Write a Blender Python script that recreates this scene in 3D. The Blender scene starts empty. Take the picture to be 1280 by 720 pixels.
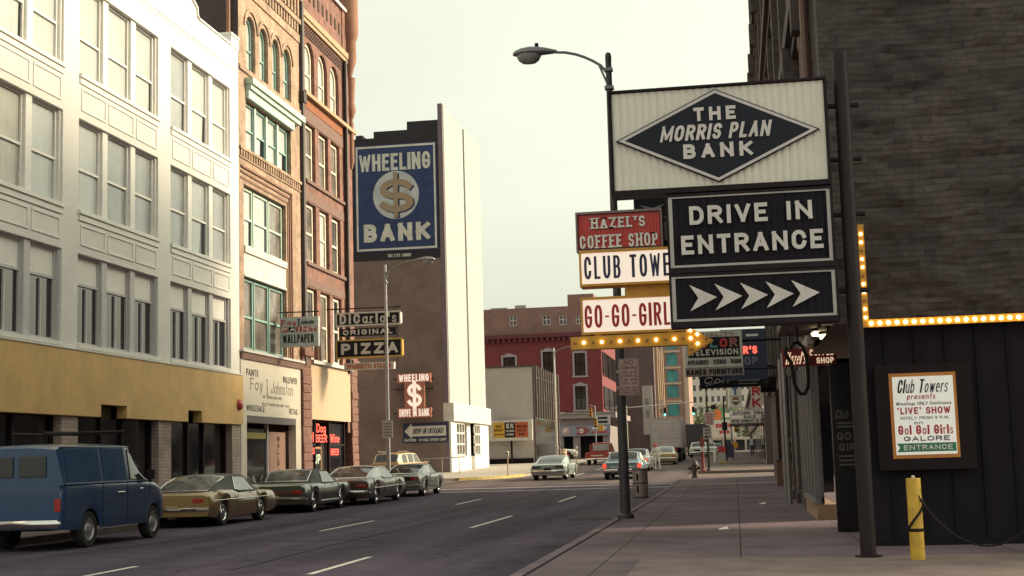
import bpy, bmesh, math, random
from math import sin, cos, pi, radians
from mathutils import Vector, Matrix
random.seed(7)
sc = bpy.context.scene
COL = sc.collection
# ------------------------------------------------------------------ camera, world, sun, exposure
EYE = 1.53
cam_d = bpy.data.cameras.new('camera')
cam = bpy.data.objects.new('camera', cam_d); COL.objects.link(cam); sc.camera = cam
cam_d.sensor_width = 36; cam_d.lens = 1750/1280*36; cam_d.clip_end = 6000; cam_d.clip_start = .1
def _cam():
    f = 1750.; Y = Vector(((920-640)/f, -(564-360)/f, 1)).normalized()
    k = (564-360)+.029*(920-640); Z = Vector((-.029, 1, k/f)); Z = (Z-Y*Z.dot(Y)).normalized()
    X = Y.cross(Z); X = X if X[0] > 0 else -X
    R = Matrix((X, Y, Z)); M = Matrix.Identity(4)
    for i in range(3):
        M[i][0] = R[i][0]; M[i][1] = R[i][1]; M[i][2] = -R[i][2]
    M[2][3] = EYE
    return M
cam.matrix_world = _cam()
SUN_E, SUN_A = radians(24), radians(21)          # elevation; azimuth from +X towards +Y
w = bpy.data.worlds.new('World'); sc.world = w; w.use_nodes = True
nt = w.node_tree; bg = nt.nodes['Background']
sky = nt.nodes.new('ShaderNodeTexSky'); sky.sky_type = 'NISHITA'; sky.sun_disc = False
sky.sun_elevation = SUN_E; sky.sun_rotation = pi/2-SUN_A
sky.dust_density = 9; sky.air_density = 1.0; sky.ozone_density = 1.0; sky.altitude = 200
hs = nt.nodes.new('ShaderNodeHueSaturation'); hs.inputs['Saturation'].default_value = .32
mx = nt.nodes.new('ShaderNodeMix'); mx.data_type = 'RGBA'; mx.blend_type = 'MULTIPLY'
mx.inputs['Factor'].default_value = 1; mx.inputs['B'].default_value = (.985, .985, .745, 1)
nt.links.new(sky.outputs[0], hs.inputs['Color']); nt.links.new(hs.outputs[0], mx.inputs['A'])
tcw = nt.nodes.new('ShaderNodeTexCoord'); cn = nt.nodes.new('ShaderNodeTexNoise'); cn.inputs['Scale'].default_value = 2.2; cn.inputs['Detail'].default_value = 6
mpw = nt.nodes.new('ShaderNodeMapping'); mpw.inputs['Scale'].default_value = (1, 1, 3.5); nt.links.new(tcw.outputs['Generated'], mpw.inputs['Vector']); nt.links.new(mpw.outputs[0], cn.inputs['Vector'])
cr = nt.nodes.new('ShaderNodeMapRange'); cr.inputs['From Min'].default_value = .35; cr.inputs['From Max'].default_value = .65; cr.inputs['To Min'].default_value = .955; cr.inputs['To Max'].default_value = 1.045; nt.links.new(cn.outputs['Fac'], cr.inputs['Value'])
cs_ = nt.nodes.new('ShaderNodeVectorMath'); cs_.operation = 'SCALE'; hm = nt.nodes.new('ShaderNodeMix'); hm.data_type = 'RGBA'; hm.inputs['Factor'].default_value = .6; hm.inputs['B'].default_value = (2.12, 2.2, 1.86, 1)   # pale even veil of haze over the sky
nt.links.new(mx.outputs['Result'], hm.inputs['A']); nt.links.new(hm.outputs['Result'], cs_.inputs[0]); nt.links.new(cr.outputs[0], cs_.inputs['Scale'])   # thin high haze, slightly uneven
nt.links.new(cs_.outputs[0], bg.inputs['Color']); bg.inputs['Strength'].default_value = .141
sl = bpy.data.lights.new('sun', 'SUN'); sl.energy = 1.5; sl.angle = radians(10); sl.color = (1, .80, .55)   # low sun in thick haze
sun = bpy.data.objects.new('sun', sl); COL.objects.link(sun)
sun.rotation_euler = Vector((-cos(SUN_A)*cos(SUN_E), -sin(SUN_A)*cos(SUN_E), -sin(SUN_E))).to_track_quat('-Z', 'Y').to_euler()
sc.view_settings.view_transform = 'Standard'; sc.view_settings.look = 'None'
sc.view_settings.exposure = 1.61; sc.view_settings.gamma = 1
sc.render.engine = 'CYCLES'

# ------------------------------------------------------------------ materials
def nodes(m):
    t = m.node_tree; return t, t.nodes['Principled BSDF']
MC = {}
def M(name, col, rough=.7, metal=0, var=.12, scale=6, bump=0, coat=0, emit=0, spec=.5, streak=0):
    if name in MC: return MC[name]
    m = bpy.data.materials.new(name); m.use_nodes = True; t, b = nodes(m); MC[name] = m
    b.inputs['Roughness'].default_value = rough; b.inputs['Metallic'].default_value = metal
    b.inputs['Coat Weight'].default_value = coat; b.inputs['Coat Roughness'].default_value = .04
    b.inputs['Specular IOR Level'].default_value = spec
    c = (*col, 1); N = t.nodes.new; L = t.links.new
    geo = N('ShaderNodeNewGeometry')
    nz = N('ShaderNodeTexNoise'); nz.inputs['Scale'].default_value = scale; nz.inputs['Detail'].default_value = 6
    nz.inputs['Roughness'].default_value = .65
    if streak:
        mp = N('ShaderNodeMapping'); mp.inputs['Scale'].default_value = (1, 1, streak); L(geo.outputs['Position'], mp.inputs['Vector']); L(mp.outputs[0], nz.inputs['Vector'])
    else: L(geo.outputs['Position'], nz.inputs['Vector'])
    mr = N('ShaderNodeMapRange'); mr.inputs['From Min'].default_value = .3; mr.inputs['From Max'].default_value = .7
    mr.inputs['To Min'].default_value = 1-var; mr.inputs['To Max'].default_value = 1+var
    L(nz.outputs['Fac'], mr.inputs['Value'])
    mm = N('ShaderNodeVectorMath'); mm.operation = 'SCALE'; mm.inputs[0].default_value = col; L(mr.outputs[0], mm.inputs['Scale'])
    L(mm.outputs[0], b.inputs['Base Color'])
    if bump:
        bp = N('ShaderNodeBump'); bp.inputs['Strength'].default_value = bump; bp.inputs['Distance'].default_value = .02
        L(nz.outputs['Fac'], bp.inputs['Height']); L(bp.outputs[0], b.inputs['Normal'])
    if emit:
        b.inputs['Emission Color'].default_value = c; b.inputs['Emission Strength'].default_value = emit
    return m
def brick(name, c1, c2, mortar, bw=.21, bh=.075, ms=.012, rough=.85, var=.25, bump=.25, warp=0, big=.7):
    if name in MC: return MC[name]
    m = bpy.data.materials.new(name); m.use_nodes = True; t, b = nodes(m); MC[name] = m
    N = t.nodes.new; L = t.links.new
    geo = N('ShaderNodeNewGeometry'); sp = N('ShaderNodeSeparateXYZ'); L(geo.outputs['Position'], sp.inputs[0])
    ad = N('ShaderNodeMath'); L(sp.outputs[0], ad.inputs[0]); L(sp.outputs[1], ad.inputs[1])
    cb = N('ShaderNodeCombineXYZ'); L(ad.outputs[0], cb.inputs[0]); L(sp.outputs[2], cb.inputs[1])
    br = N('ShaderNodeTexBrick')
    if warp:
        wn = N('ShaderNodeTexNoise'); wn.inputs['Scale'].default_value = 1.6; wn.inputs['Detail'].default_value = 4; L(geo.outputs['Position'], wn.inputs['Vector'])
        ws = N('ShaderNodeVectorMath'); ws.operation = 'SCALE'; ws.inputs['Scale'].default_value = warp; L(wn.outputs['Color'], ws.inputs[0])
        wa = N('ShaderNodeVectorMath'); L(cb.outputs[0], wa.inputs[0]); L(ws.outputs[0], wa.inputs[1]); L(wa.outputs[0], br.inputs['Vector'])
    else: L(cb.outputs[0], br.inputs['Vector'])
    br.inputs['Color1'].default_value = (*c1, 1); br.inputs['Color2'].default_value = (*c2, 1); br.inputs['Mortar'].default_value = (*mortar, 1)
    br.inputs['Scale'].default_value = 1; br.inputs['Brick Width'].default_value = bw; br.inputs['Row Height'].default_value = bh
    br.inputs['Mortar Size'].default_value = ms; br.inputs['Bias'].default_value = -.1
    nz = N('ShaderNodeTexNoise'); nz.inputs['Scale'].default_value = big; nz.inputs['Detail'].default_value = 9; nz.inputs['Roughness'].default_value = .7; L(geo.outputs['Position'], nz.inputs['Vector'])
    mr = N('ShaderNodeMapRange'); mr.inputs['From Min'].default_value = .3; mr.inputs['From Max'].default_value = .7; mr.inputs['To Min'].default_value = 1-var; mr.inputs['To Max'].default_value = 1+var
    L(nz.outputs['Fac'], mr.inputs['Value'])
    mm = N('ShaderNodeVectorMath'); mm.operation = 'SCALE'; L(br.outputs['Color'], mm.inputs[0]); L(mr.outputs[0], mm.inputs['Scale'])
    L(mm.outputs[0], b.inputs['Base Color']); b.inputs['Roughness'].default_value = rough
    bp = N('ShaderNodeBump'); bp.inputs['Strength'].default_value = bump; bp.inputs['Distance'].default_value = .01; bp.invert = True
    L(br.outputs['Fac'], bp.inputs['Height']); L(bp.outputs[0], b.inputs['Normal'])
    return m
def lines_mat(name, col, col2, period, width, rough=.6, axis='u', var=.08, bump=.5):
    """board / corrugation lines: a thin darker groove every `period` metres along x+y (or z)"""
    if name in MC: return MC[name]
    m = bpy.data.materials.new(name); m.use_nodes = True; t, b = nodes(m); MC[name] = m
    N = t.nodes.new; L = t.links.new
    geo = N('ShaderNodeNewGeometry'); sp = N('ShaderNodeSeparateXYZ'); L(geo.outputs['Position'], sp.inputs[0])
    if axis == 'u':
        ad = N('ShaderNodeMath'); L(sp.outputs[0], ad.inputs[0]); L(sp.outputs[1], ad.inputs[1]); src = ad.outputs[0]
    else: src = sp.outputs[2]
    dv = N('ShaderNodeMath'); dv.operation = 'DIVIDE'; L(src, dv.inputs[0]); dv.inputs[1].default_value = period
    fr = N('ShaderNodeMath'); fr.operation = 'FRACT'; L(dv.outputs[0], fr.inputs[0])
    lt = N('ShaderNodeMath'); lt.operation = 'LESS_THAN'; L(fr.outputs[0], lt.inputs[0]); lt.inputs[1].default_value = width
    nz = N('ShaderNodeTexNoise'); nz.inputs['Scale'].default_value = 1.3; nz.inputs['Detail'].default_value = 6; L(geo.outputs['Position'], nz.inputs['Vector'])
    mr = N('ShaderNodeMapRange'); mr.inputs['From Min'].default_value = .3; mr.inputs['From Max'].default_value = .7; mr.inputs['To Min'].default_value = 1-var; mr.inputs['To Max'].default_value = 1+var
    L(nz.outputs['Fac'], mr.inputs['Value'])
    mix = N('ShaderNodeMix'); mix.data_type = 'RGBA'; L(lt.outputs[0], mix.inputs['Factor']); mix.inputs['A'].default_value = (*col, 1); mix.inputs['B'].default_value = (*col2, 1)
    mm = N('ShaderNodeVectorMath'); mm.operation = 'SCALE'; L(mix.outputs['Result'], mm.inputs[0]); L(mr.outputs[0], mm.inputs['Scale'])
    L(mm.outputs[0], b.inputs['Base Color']); b.inputs['Roughness'].default_value = rough
    return m

# ------------------------------------------------------------------ mesh builder
class MB:
    def __init__(s): s.v = []; s.f = []; s.cut = []
    def add(s, vs, fs):
        o = len(s.v); s.cut.append((o, len(s.f))); s.v += [tuple(p) for p in vs]; s.f += [tuple(i+o for i in f) for f in fs]; return s
    def box(s, x0, x1, y0, y1, z0, z1):
        x0, x1 = sorted((x0, x1)); y0, y1 = sorted((y0, y1)); z0, z1 = sorted((z0, z1))
        return s.add([(x0,y0,z0),(x1,y0,z0),(x1,y1,z0),(x0,y1,z0),(x0,y0,z1),(x1,y0,z1),(x1,y1,z1),(x0,y1,z1)],
                     [(0,3,2,1),(4,5,6,7),(0,1,5,4),(1,2,6,5),(2,3,7,6),(3,0,4,7)])
    def cyl(s, p0, p1, r0, r1=None, n=12, cap=True):
        r1 = r0 if r1 is None else r1
        p0, p1 = Vector(p0), Vector(p1); d = (p1-p0).normalized()
        a = d.orthogonal().normalized(); b = d.cross(a)
        vs = [p0+(a*cos(2*pi*i/n)+b*sin(2*pi*i/n))*r0 for i in range(n)]+[p1+(a*cos(2*pi*i/n)+b*sin(2*pi*i/n))*r1 for i in range(n)]
        fs = [(i, (i+1) % n, n+(i+1) % n, n+i) for i in range(n)]
        if cap: fs += [tuple(range(n-1, -1, -1)), tuple(range(n, 2*n))]
        return s.add(vs, fs)
    def tube(s, pts, r, n=8):
        pts = [Vector(p) for p in pts]; rs = r if isinstance(r, (list, tuple)) else [r]*len(pts)
        vs = []; fs = []; up = None
        for i, p in enumerate(pts):
            d = (pts[min(i+1, len(pts)-1)]-pts[max(i-1, 0)]).normalized()
            a = d.orthogonal().normalized() if up is None else (up-d*up.dot(d)).normalized()
            up = a; b = d.cross(a)
            vs += [p+(a*cos(2*pi*k/n)+b*sin(2*pi*k/n))*rs[i] for k in range(n)]
        for i in range(len(pts)-1):
            fs += [(i*n+k, i*n+(k+1) % n, (i+1)*n+(k+1) % n, (i+1)*n+k) for k in range(n)]
        fs += [tuple(range(n-1, -1, -1)), tuple(range((len(pts)-1)*n, len(pts)*n))]
        return s.add(vs, fs)
    def lathe(s, prof, c=(0,0,0), n=20, axis='z'):
        vs = []; fs = []; m = len(prof)
        for i in range(n):
            a = 2*pi*i/n
            for r, h in prof:
                if axis == 'z': vs.append((c[0]+r*cos(a), c[1]+r*sin(a), c[2]+h))
                elif axis == 'x': vs.append((c[0]+h, c[1]+r*cos(a), c[2]+r*sin(a)))
                else: vs.append((c[0]+r*cos(a), c[1]+h, c[2]+r*sin(a)))
        for i in range(n):
            j = (i+1) % n
            fs += [(i*m+k, j*m+k, j*m+k+1, i*m+k+1) for k in range(m-1)]
        return s.add(vs, fs)
    def prism(s, poly, axis, d0, d1):
        """poly of 2-D points; axis 'x': (y,z), 'y': (x,z), 'z': (x,y)"""
        def P(p, d): return {'x': (d, p[0], p[1]), 'y': (p[0], d, p[1]), 'z': (p[0], p[1], d)}[axis]
        n = len(poly)
        return s.add([P(p, d0) for p in poly]+[P(p, d1) for p in poly],
                     [tuple(range(n)), tuple(range(2*n-1, n-1, -1))]+[(i, n+i, n+(i+1) % n, (i+1) % n) for i in range(n)])
    def quad(s, a, b, c, d): return s.add([a, b, c, d], [(0,1,2,3)])
    def each(s, name, mat, parent=None, **kw):
        """every added shape becomes an object of its own"""
        out = []; ends = s.cut[1:]+[(len(s.v), len(s.f))]
        for (v0, f0), (v1, f1) in zip(s.cut, ends):
            m = MB(); m.add(s.v[v0:v1], [tuple(i-v0 for i in f) for f in s.f[f0:f1]]); out.append(m.build(name, mat, parent, **kw))
        return out
    def build(s, name, mat, parent=None, smooth=False, bevel=0, mats=None, fmat=None):
        me = bpy.data.meshes.new(name)
        if parent is not None:
            o = parent_loc(parent); s.v = [(x-o[0], y-o[1], z-o[2]) for x, y, z in s.v]
        me.from_pydata(s.v, [], s.f); me.update()
        bm = bmesh.new(); bm.from_mesh(me); bmesh.ops.recalc_face_normals(bm, faces=bm.faces); bm.to_mesh(me); bm.free()
        for m_ in (mats or [mat]): me.materials.append(m_)
        if fmat: me.polygons.foreach_set('material_index', fmat)
        ob = bpy.data.objects.new(name, me); COL.objects.link(ob)
        if parent is not None: ob.parent = parent
        if smooth:
            me.polygons.foreach_set('use_smooth', [True]*len(me.polygons))
            me.set_sharp_from_angle(angle=radians(38))
        if bevel:
            b = ob.modifiers.new('bevel', 'BEVEL'); b.width = bevel; b.segments = 2; b.limit_method = 'ANGLE'
        return ob
def parent_loc(o):
    l = Vector((0,0,0))
    while o is not None: l = l+o.location; o = o.parent
    return l
def thing(name, label, cat, loc=(0,0,0), group=None):
    o = bpy.data.objects.new(name, None); COL.objects.link(o); o.location = loc; o.empty_display_size = .2
    return tag(o, label, cat, group)
def tag(o, label, cat, group=None):
    o['label'] = label; o['category'] = cat
    if group: o['group'] = group
    return o
def single(o, loc=None):
    """put the origin of a one-mesh thing at its base"""
    vs = [v.co for v in o.data.vertices]
    c = Vector(((min(v.x for v in vs)+max(v.x for v in vs))/2, (min(v.y for v in vs)+max(v.y for v in vs))/2, min(v.z for v in vs)))
    o.data.transform(Matrix.Translation(-c)); o.location = c; return o
def struct(o, kind='structure'): o['kind'] = kind; return o
def copy_tree(o, parent=None):
    c = o.copy(); COL.objects.link(c)
    if parent is not None: c.parent = parent
    for ch in o.children: copy_tree(ch, c)
    return c
def gz(Y):
    if Y < 40: return 0.
    if Y < 60: return .0125*(Y-40)**2/40
    if Y < 130: return .125+.0125*(Y-60)
    return 1.0+.004*(Y-130)

# ------------------------------------------------------------------ stroke lettering
def arc(cx, cy, rx, ry, a0, a1, n=7): return [(cx+rx*cos(radians(a0+(a1-a0)*i/n)), cy+ry*sin(radians(a0+(a1-a0)*i/n))) for i in range(n+1)]
_O = arc(.5,.68,.5,.32,0,180)+arc(.5,.32,.5,.32,180,360)+[(1,.68)]
_S = arc(.5,.745,.48,.255,20,270,10)+arc(.5,.255,.5,.255,90,-160,10)[1:]
_C = arc(.5,.68,.5,.32,5,180)+arc(.5,.32,.5,.32,180,355)
_b = lambda cx, rx: arc(cx,.33,rx,.33,0,360,12)
G = {'A': (1, [[(0,0),(.5,1),(1,0)], [(.2,.33),(.8,.33)]]), 'B': (.95, [[(0,0),(0,1)], [(.0,1),(.55,1)]+arc(.55,.76,.38,.24,90,-90)+[(.1,.52)], [(.55,.52)]+arc(.6,.26,.4,.26,90,-90)+[(0,0)]]),
 'C': (.95, [_C]), 'D': (.95, [[(0,0),(0,1)], [(0,1),(.45,1)]+arc(.45,.6,.55,.4,90,0)+arc(.45,.4,.55,.4,0,-90)+[(0,0)]]), 'E': (.85, [[(1,1),(0,1),(0,0),(1,0)], [(0,.52),(.8,.52)]]),
 'F': (.8, [[(1,1),(0,1),(0,0)], [(0,.52),(.8,.52)]]), 'G': (.97, [_C+[(1,.45),(.6,.45)]]), 'H': (1, [[(0,0),(0,1)], [(1,0),(1,1)], [(0,.52),(1,.52)]]), 'I': (.3, [[(.5,0),(.5,1)]]),
 'J': (.75, [[(1,1),(1,.3)]+arc(.5,.3,.5,.3,0,-180)]), 'K': (1, [[(0,0),(0,1)], [(1,1),(0,.42)], [(.3,.58),(1,0)]]), 'L': (.8, [[(0,1),(0,0),(1,0)]]), 'M': (1.25, [[(0,0),(0,1),(.5,.15),(1,1),(1,0)]]),
 'N': (1.02, [[(0,0),(0,1),(1,0),(1,1)]]), 'O': (1, [_O]), 'P': (.9, [[(0,0),(0,1)], [(0,1),(.55,1)]+arc(.55,.73,.45,.27,90,-90)+[(.1,.46)]]), 'Q': (1, [_O, [(.6,.3),(1.02,-.05)]]),
 'R': (.97, [[(0,0),(0,1)], [(0,1),(.55,1)]+arc(.55,.75,.43,.25,90,-90)+[(.1,.5)], [(.5,.5),(1,0)]]), 'S': (.92, [_S]), 'T': (.9, [[(0,1),(1,1)], [(.5,1),(.5,0)]]),
 'U': (.98, [[(0,1),(0,.32)]+arc(.5,.32,.5,.32,180,360)+[(1,1)]]), 'V': (1, [[(0,1),(.5,0),(1,1)]]), 'W': (1.35, [[(0,1),(.25,0),(.5,.9),(.75,0),(1,1)]]), 'X': (.95, [[(0,0),(1,1)], [(0,1),(1,0)]]),
 'Y': (.95, [[(0,1),(.5,.5),(1,1)], [(.5,.5),(.5,0)]]), 'Z': (.9, [[(0,1),(1,1),(0,0),(1,0)]]),
 '0': (.9, [_O]), '1': (.5, [[(.2,.8),(.6,1),(.6,0)]]), '2': (.9, [arc(.5,.72,.48,.28,170,-30)+[(0,0),(1,0)]]), '3': (.9, [arc(.48,.76,.45,.24,160,-90), arc(.48,.26,.5,.26,90,-160)]),
 '4': (.9, [[(.7,0),(.7,1),(0,.3),(1,.3)]]), '5': (.9, [[(.95,1),(.1,1),(.06,.55)]+arc(.48,.32,.5,.32,130,-160)]), '6': (.9, [arc(.5,.68,.5,.32,30,180)+arc(.5,.3,.5,.3,180,540,14)]),
 '7': (.85, [[(0,1),(1,1),(.4,0)]]), '8': (.9, [arc(.5,.76,.42,.24,0,360,12), arc(.5,.26,.5,.26,0,360,12)]), '9': (.9, [arc(.5,.7,.48,.3,0,360,12), [(.98,.7),(.9,.2),(.3,0)]]),
 '$': (.95, [_S, [(.5,-.12),(.5,1.12)]]), '-': (.6, [[(.1,.48),(.9,.48)]]), "'": (.25, [[(.5,1),(.5,.75)]]), '"': (.4, [[(.2,1),(.2,.75)], [(.8,1),(.8,.75)]]), '.': (.25, [[(.5,0),(.5,.08)]]),
 '!': (.3, [[(.5,1),(.5,.3)], [(.5,0),(.5,.08)]]), '/': (.6, [[(0,0),(1,1)]]), '&': (1, [[(1,0),(.2,.75),(.45,1),(.7,.78),(.05,.3),(.4,0),(1,.45)]]), '%': (1, [[(0,0),(1,1)], arc(.18,.8,.18,.2,0,360,8), arc(.82,.2,.18,.2,0,360,8)]),
 'a': (.75, [_b(.5,.5), [(1,.66),(1,0)]]), 'b': (.75, [_b(.5,.5), [(0,1),(0,0)]]), 'c': (.7, [arc(.5,.33,.5,.33,45,315,10)]), 'd': (.75, [_b(.5,.5), [(1,1),(1,0)]]), 'e': (.75, [[(0,.35),(1,.35)]+arc(.5,.33,.5,.33,5,310,11)]),
 'h': (.72, [[(0,1),(0,0)], [(0,.4)]+arc(.5,.4,.5,.26,180,0)+[(1,0)]]), 'i': (.36, [[(.5,.60),(.5,0)], [(.5,.98),(.5,.95)]]), 'l': (.25, [[(.5,1),(.5,0)]]), 'n': (.72, [[(0,.66),(0,0)], [(0,.4)]+arc(.5,.4,.5,.26,180,0)+[(1,0)]]),
 'o': (.78, [_b(.5,.5)]), 'r': (.5, [[(0,.66),(0,0)], [(0,.4),(.4,.62),(1,.64)]]), 's': (.62, [arc(.5,.5,.46,.16,20,270,8)+arc(.5,.17,.5,.17,90,-160,8)[1:]]), 't': (.5, [[(.5,1),(.5,0)], [(0,.68),(1,.68)]]), 'u': (.72, [[(0,.66),(0,.25)]+arc(.5,.25,.5,.25,180,360)+[(1,.66)], [(1,.66),(1,0)]]),
 'v': (.7, [[(0,.66),(.5,0),(1,.66)]]), 'w': (1, [[(0,.66),(.25,0),(.5,.6),(.75,0),(1,.66)]]), 'y': (.7, [[(0,.66),(.5,0)], [(1,.66),(.3,-.3)]]), 'z': (.7, [[(0,.66),(1,.66),(0,0),(1,0)]]), 'p': (.75, [_b(.5,.5), [(0,.66),(0,-.3)]]), 'm': (1.1, [[(0,.66),(0,0)], [(0,.45),(.25,.66),(.5,.45),(.5,0)], [(.5,.45),(.75,.66),(1,.45),(1,0)]]),
 'g': (.75, [_b(.5,.5), [(1,.66),(1,-.15)]+arc(.5,-.15,.5,.15,0,-160)]), ' ': (.45, [])}
def _split(st):
    """cut a stroke at its acute corners, so that every piece can be mitred"""
    st = [q for i, q in enumerate(st) if i == 0 or abs(q[0]-st[i-1][0])+abs(q[1]-st[i-1][1]) > 1e-4]
    out = []; cur = [st[0]]
    for i in range(1, len(st)):
        cur.append(st[i])
        if i < len(st)-1:
            a = Vector(st[i])-Vector(st[i-1]); b = Vector(st[i+1])-Vector(st[i])
            if a.length and b.length and a.normalized().dot(b.normalized()) < -.12: out.append(cur); cur = [st[i]]
    out.append(cur); return out
G.update({c.lower(): v for c, v in G.items() if c.isalpha() and c.lower() not in G})
def letters(mb, s, org, u, v, width, height, sw=.16, gap=.28, serif=False, shear=0, depth=.02):
    """strokes of string s in the box (width x height) at org along unit vectors u, v; raised along u x v"""
    org, u, v = Vector(org), Vector(u).normalized(), Vector(v).normalized(); n = u.cross(v)
    ws = [G[c][0] for c in s]; tot = sum(ws)+gap*(len(s)-1)*.9
    k = (width-shear*height)/tot; sw_ = sw*height; x = 0; lvl = 0
    for c, wd in zip(s, ws):
        W = wd*k; hw = min(sw_/2, W*(.105 if c in 'MWmw' else .21 if c in 'EFLTZ' else .135 if c in 'abdeghnopqsu%&8' else .18)) if c not in "I'.1il!" else min(sw_/2, k*.19)
        for st in [q for s_ in G[c][1] for q in _split(s_)]:
            st = [q for i, q in enumerate(st) if i == 0 or abs(q[0]-st[i-1][0])+abs(q[1]-st[i-1][1]) > 1e-4]
            if len(st) < 2: continue
            pts = [(x+hw+px*(W-2*hw), hw+py*(height-2*hw)) for px, py in st]
            closed = len(pts) > 4 and abs(pts[0][0]-pts[-1][0])+abs(pts[0][1]-pts[-1][1]) < 1e-5
            P = pts[:-1] if closed else pts
            m = len(P); Lp = []; Rp = []
            for i in range(m):
                a = P[i-1] if (i or closed) else None; b = P[(i+1) % m] if (i < m-1 or closed) else None
                def un(p, q):
                    dx, dy = q[0]-p[0], q[1]-p[1]; l = math.hypot(dx, dy) or 1; return dx/l, dy/l
                d1 = un(a, P[i]) if a else None; d2 = un(P[i], b) if b else None
                if d1 is None: d1 = d2
                if d2 is None: d2 = d1
                n1 = (-d1[1], d1[0]); n2 = (-d2[1], d2[0]); mx_, my_ = n1[0]+n2[0], n1[1]+n2[1]; l2 = mx_*mx_+my_*my_
                sc_ = 2/l2 if l2 > .45 else 2/.45
                ex = (0, 0)
                if not closed and i == 0: ex = (-d1[0]*hw, -d1[1]*hw)
                if not closed and i == m-1: ex = (d2[0]*hw, d2[1]*hw)
                Lp.append((P[i][0]+mx_*sc_*hw+ex[0], P[i][1]+my_*sc_*hw+ex[1])); Rp.append((P[i][0]-mx_*sc_*hw+ex[0], P[i][1]-my_*sc_*hw+ex[1]))
            dz = depth*(1+.08*(lvl % 3)); lvl += 1
            if not closed and c not in '$-,':
                lo = -.35*height if c in 'gypj' else 0
                Lp = [(a, min(max(b, lo), height)) for a, b in Lp]; Rp = [(a, min(max(b, lo), height)) for a, b in Rp]
            W3 = lambda p, d: org+u*(p[0]+shear*p[1])+v*p[1]+n*d
            vs = [W3(p, dz) for p in Lp]+[W3(p, dz) for p in Rp]+[W3(p, 0) for p in Lp]+[W3(p, 0) for p in Rp]
            fs = []
            for i in range(m if closed else m-1):
                j = (i+1) % m
                fs += [(i, j, m+j, m+i), (i, j, 2*m+j, 2*m+i), (m+i, m+j, 3*m+j, 3*m+i)]
            if not closed: fs += [(0, m, 3*m, 2*m), (m-1, 2*m-1, 4*m-1, 3*m-1)]
            mb.add(vs, fs)
            if serif:
                th = sw_*.55; ln = sw_*1.35
                ends = []
                if not closed:
                    for i, j in ((0, 1), (-1, -2)):
                        if abs(pts[i][1]-pts[j][1]) > abs(pts[i][0]-pts[j][0])*1.1: ends.append(pts[i])
                for i, (gx, gy) in enumerate(st):
                    if gx == 0 and gy in (0, 1): ends.append(pts[i])
                for ex, ey in set(ends):
                    if ey < height*.1: y0, y1 = 0, th
                    elif ey > height*.9: y0, y1 = height-th, height
                    else: continue
                    dz = depth*1.3
                    q = [(ex-hw-ln*.55, y0), (ex+hw+ln*.55, y0), (ex+hw+ln*.55, y1), (ex-hw-ln*.55, y1)]
                    mb.add([W3(p, dz) for p in q]+[W3(p, 0) for p in q], [(0,1,2,3),(0,1,5,4),(1,2,6,5),(2,3,7,6),(3,0,4,7)])
        x += W+gap*k*.9
    return mb
FX = ((1,0,0), (0,0,1))       # lettering that faces the camera side (-Y)
EX = ((0,1,0), (0,0,1))       # lettering on a facade that faces +X
def lettering(parent, mat, s, x0, x1, z0, z1, y, name='lettering', **kw):
    """line of letters on a face that looks towards -Y"""
    mb = MB(); letters(mb, s, (x0, y, z0), *FX, x1-x0, z1-z0, **kw); return mb.build(name, mat, parent)
def letteringX(parent, mat, s, y0, y1, z0, z1, x, name='lettering', **kw):
    mb = MB(); letters(mb, s, (x, y0, z0), *EX, y1-y0, z1-z0, **kw); return mb.build(name, mat, parent)
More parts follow.
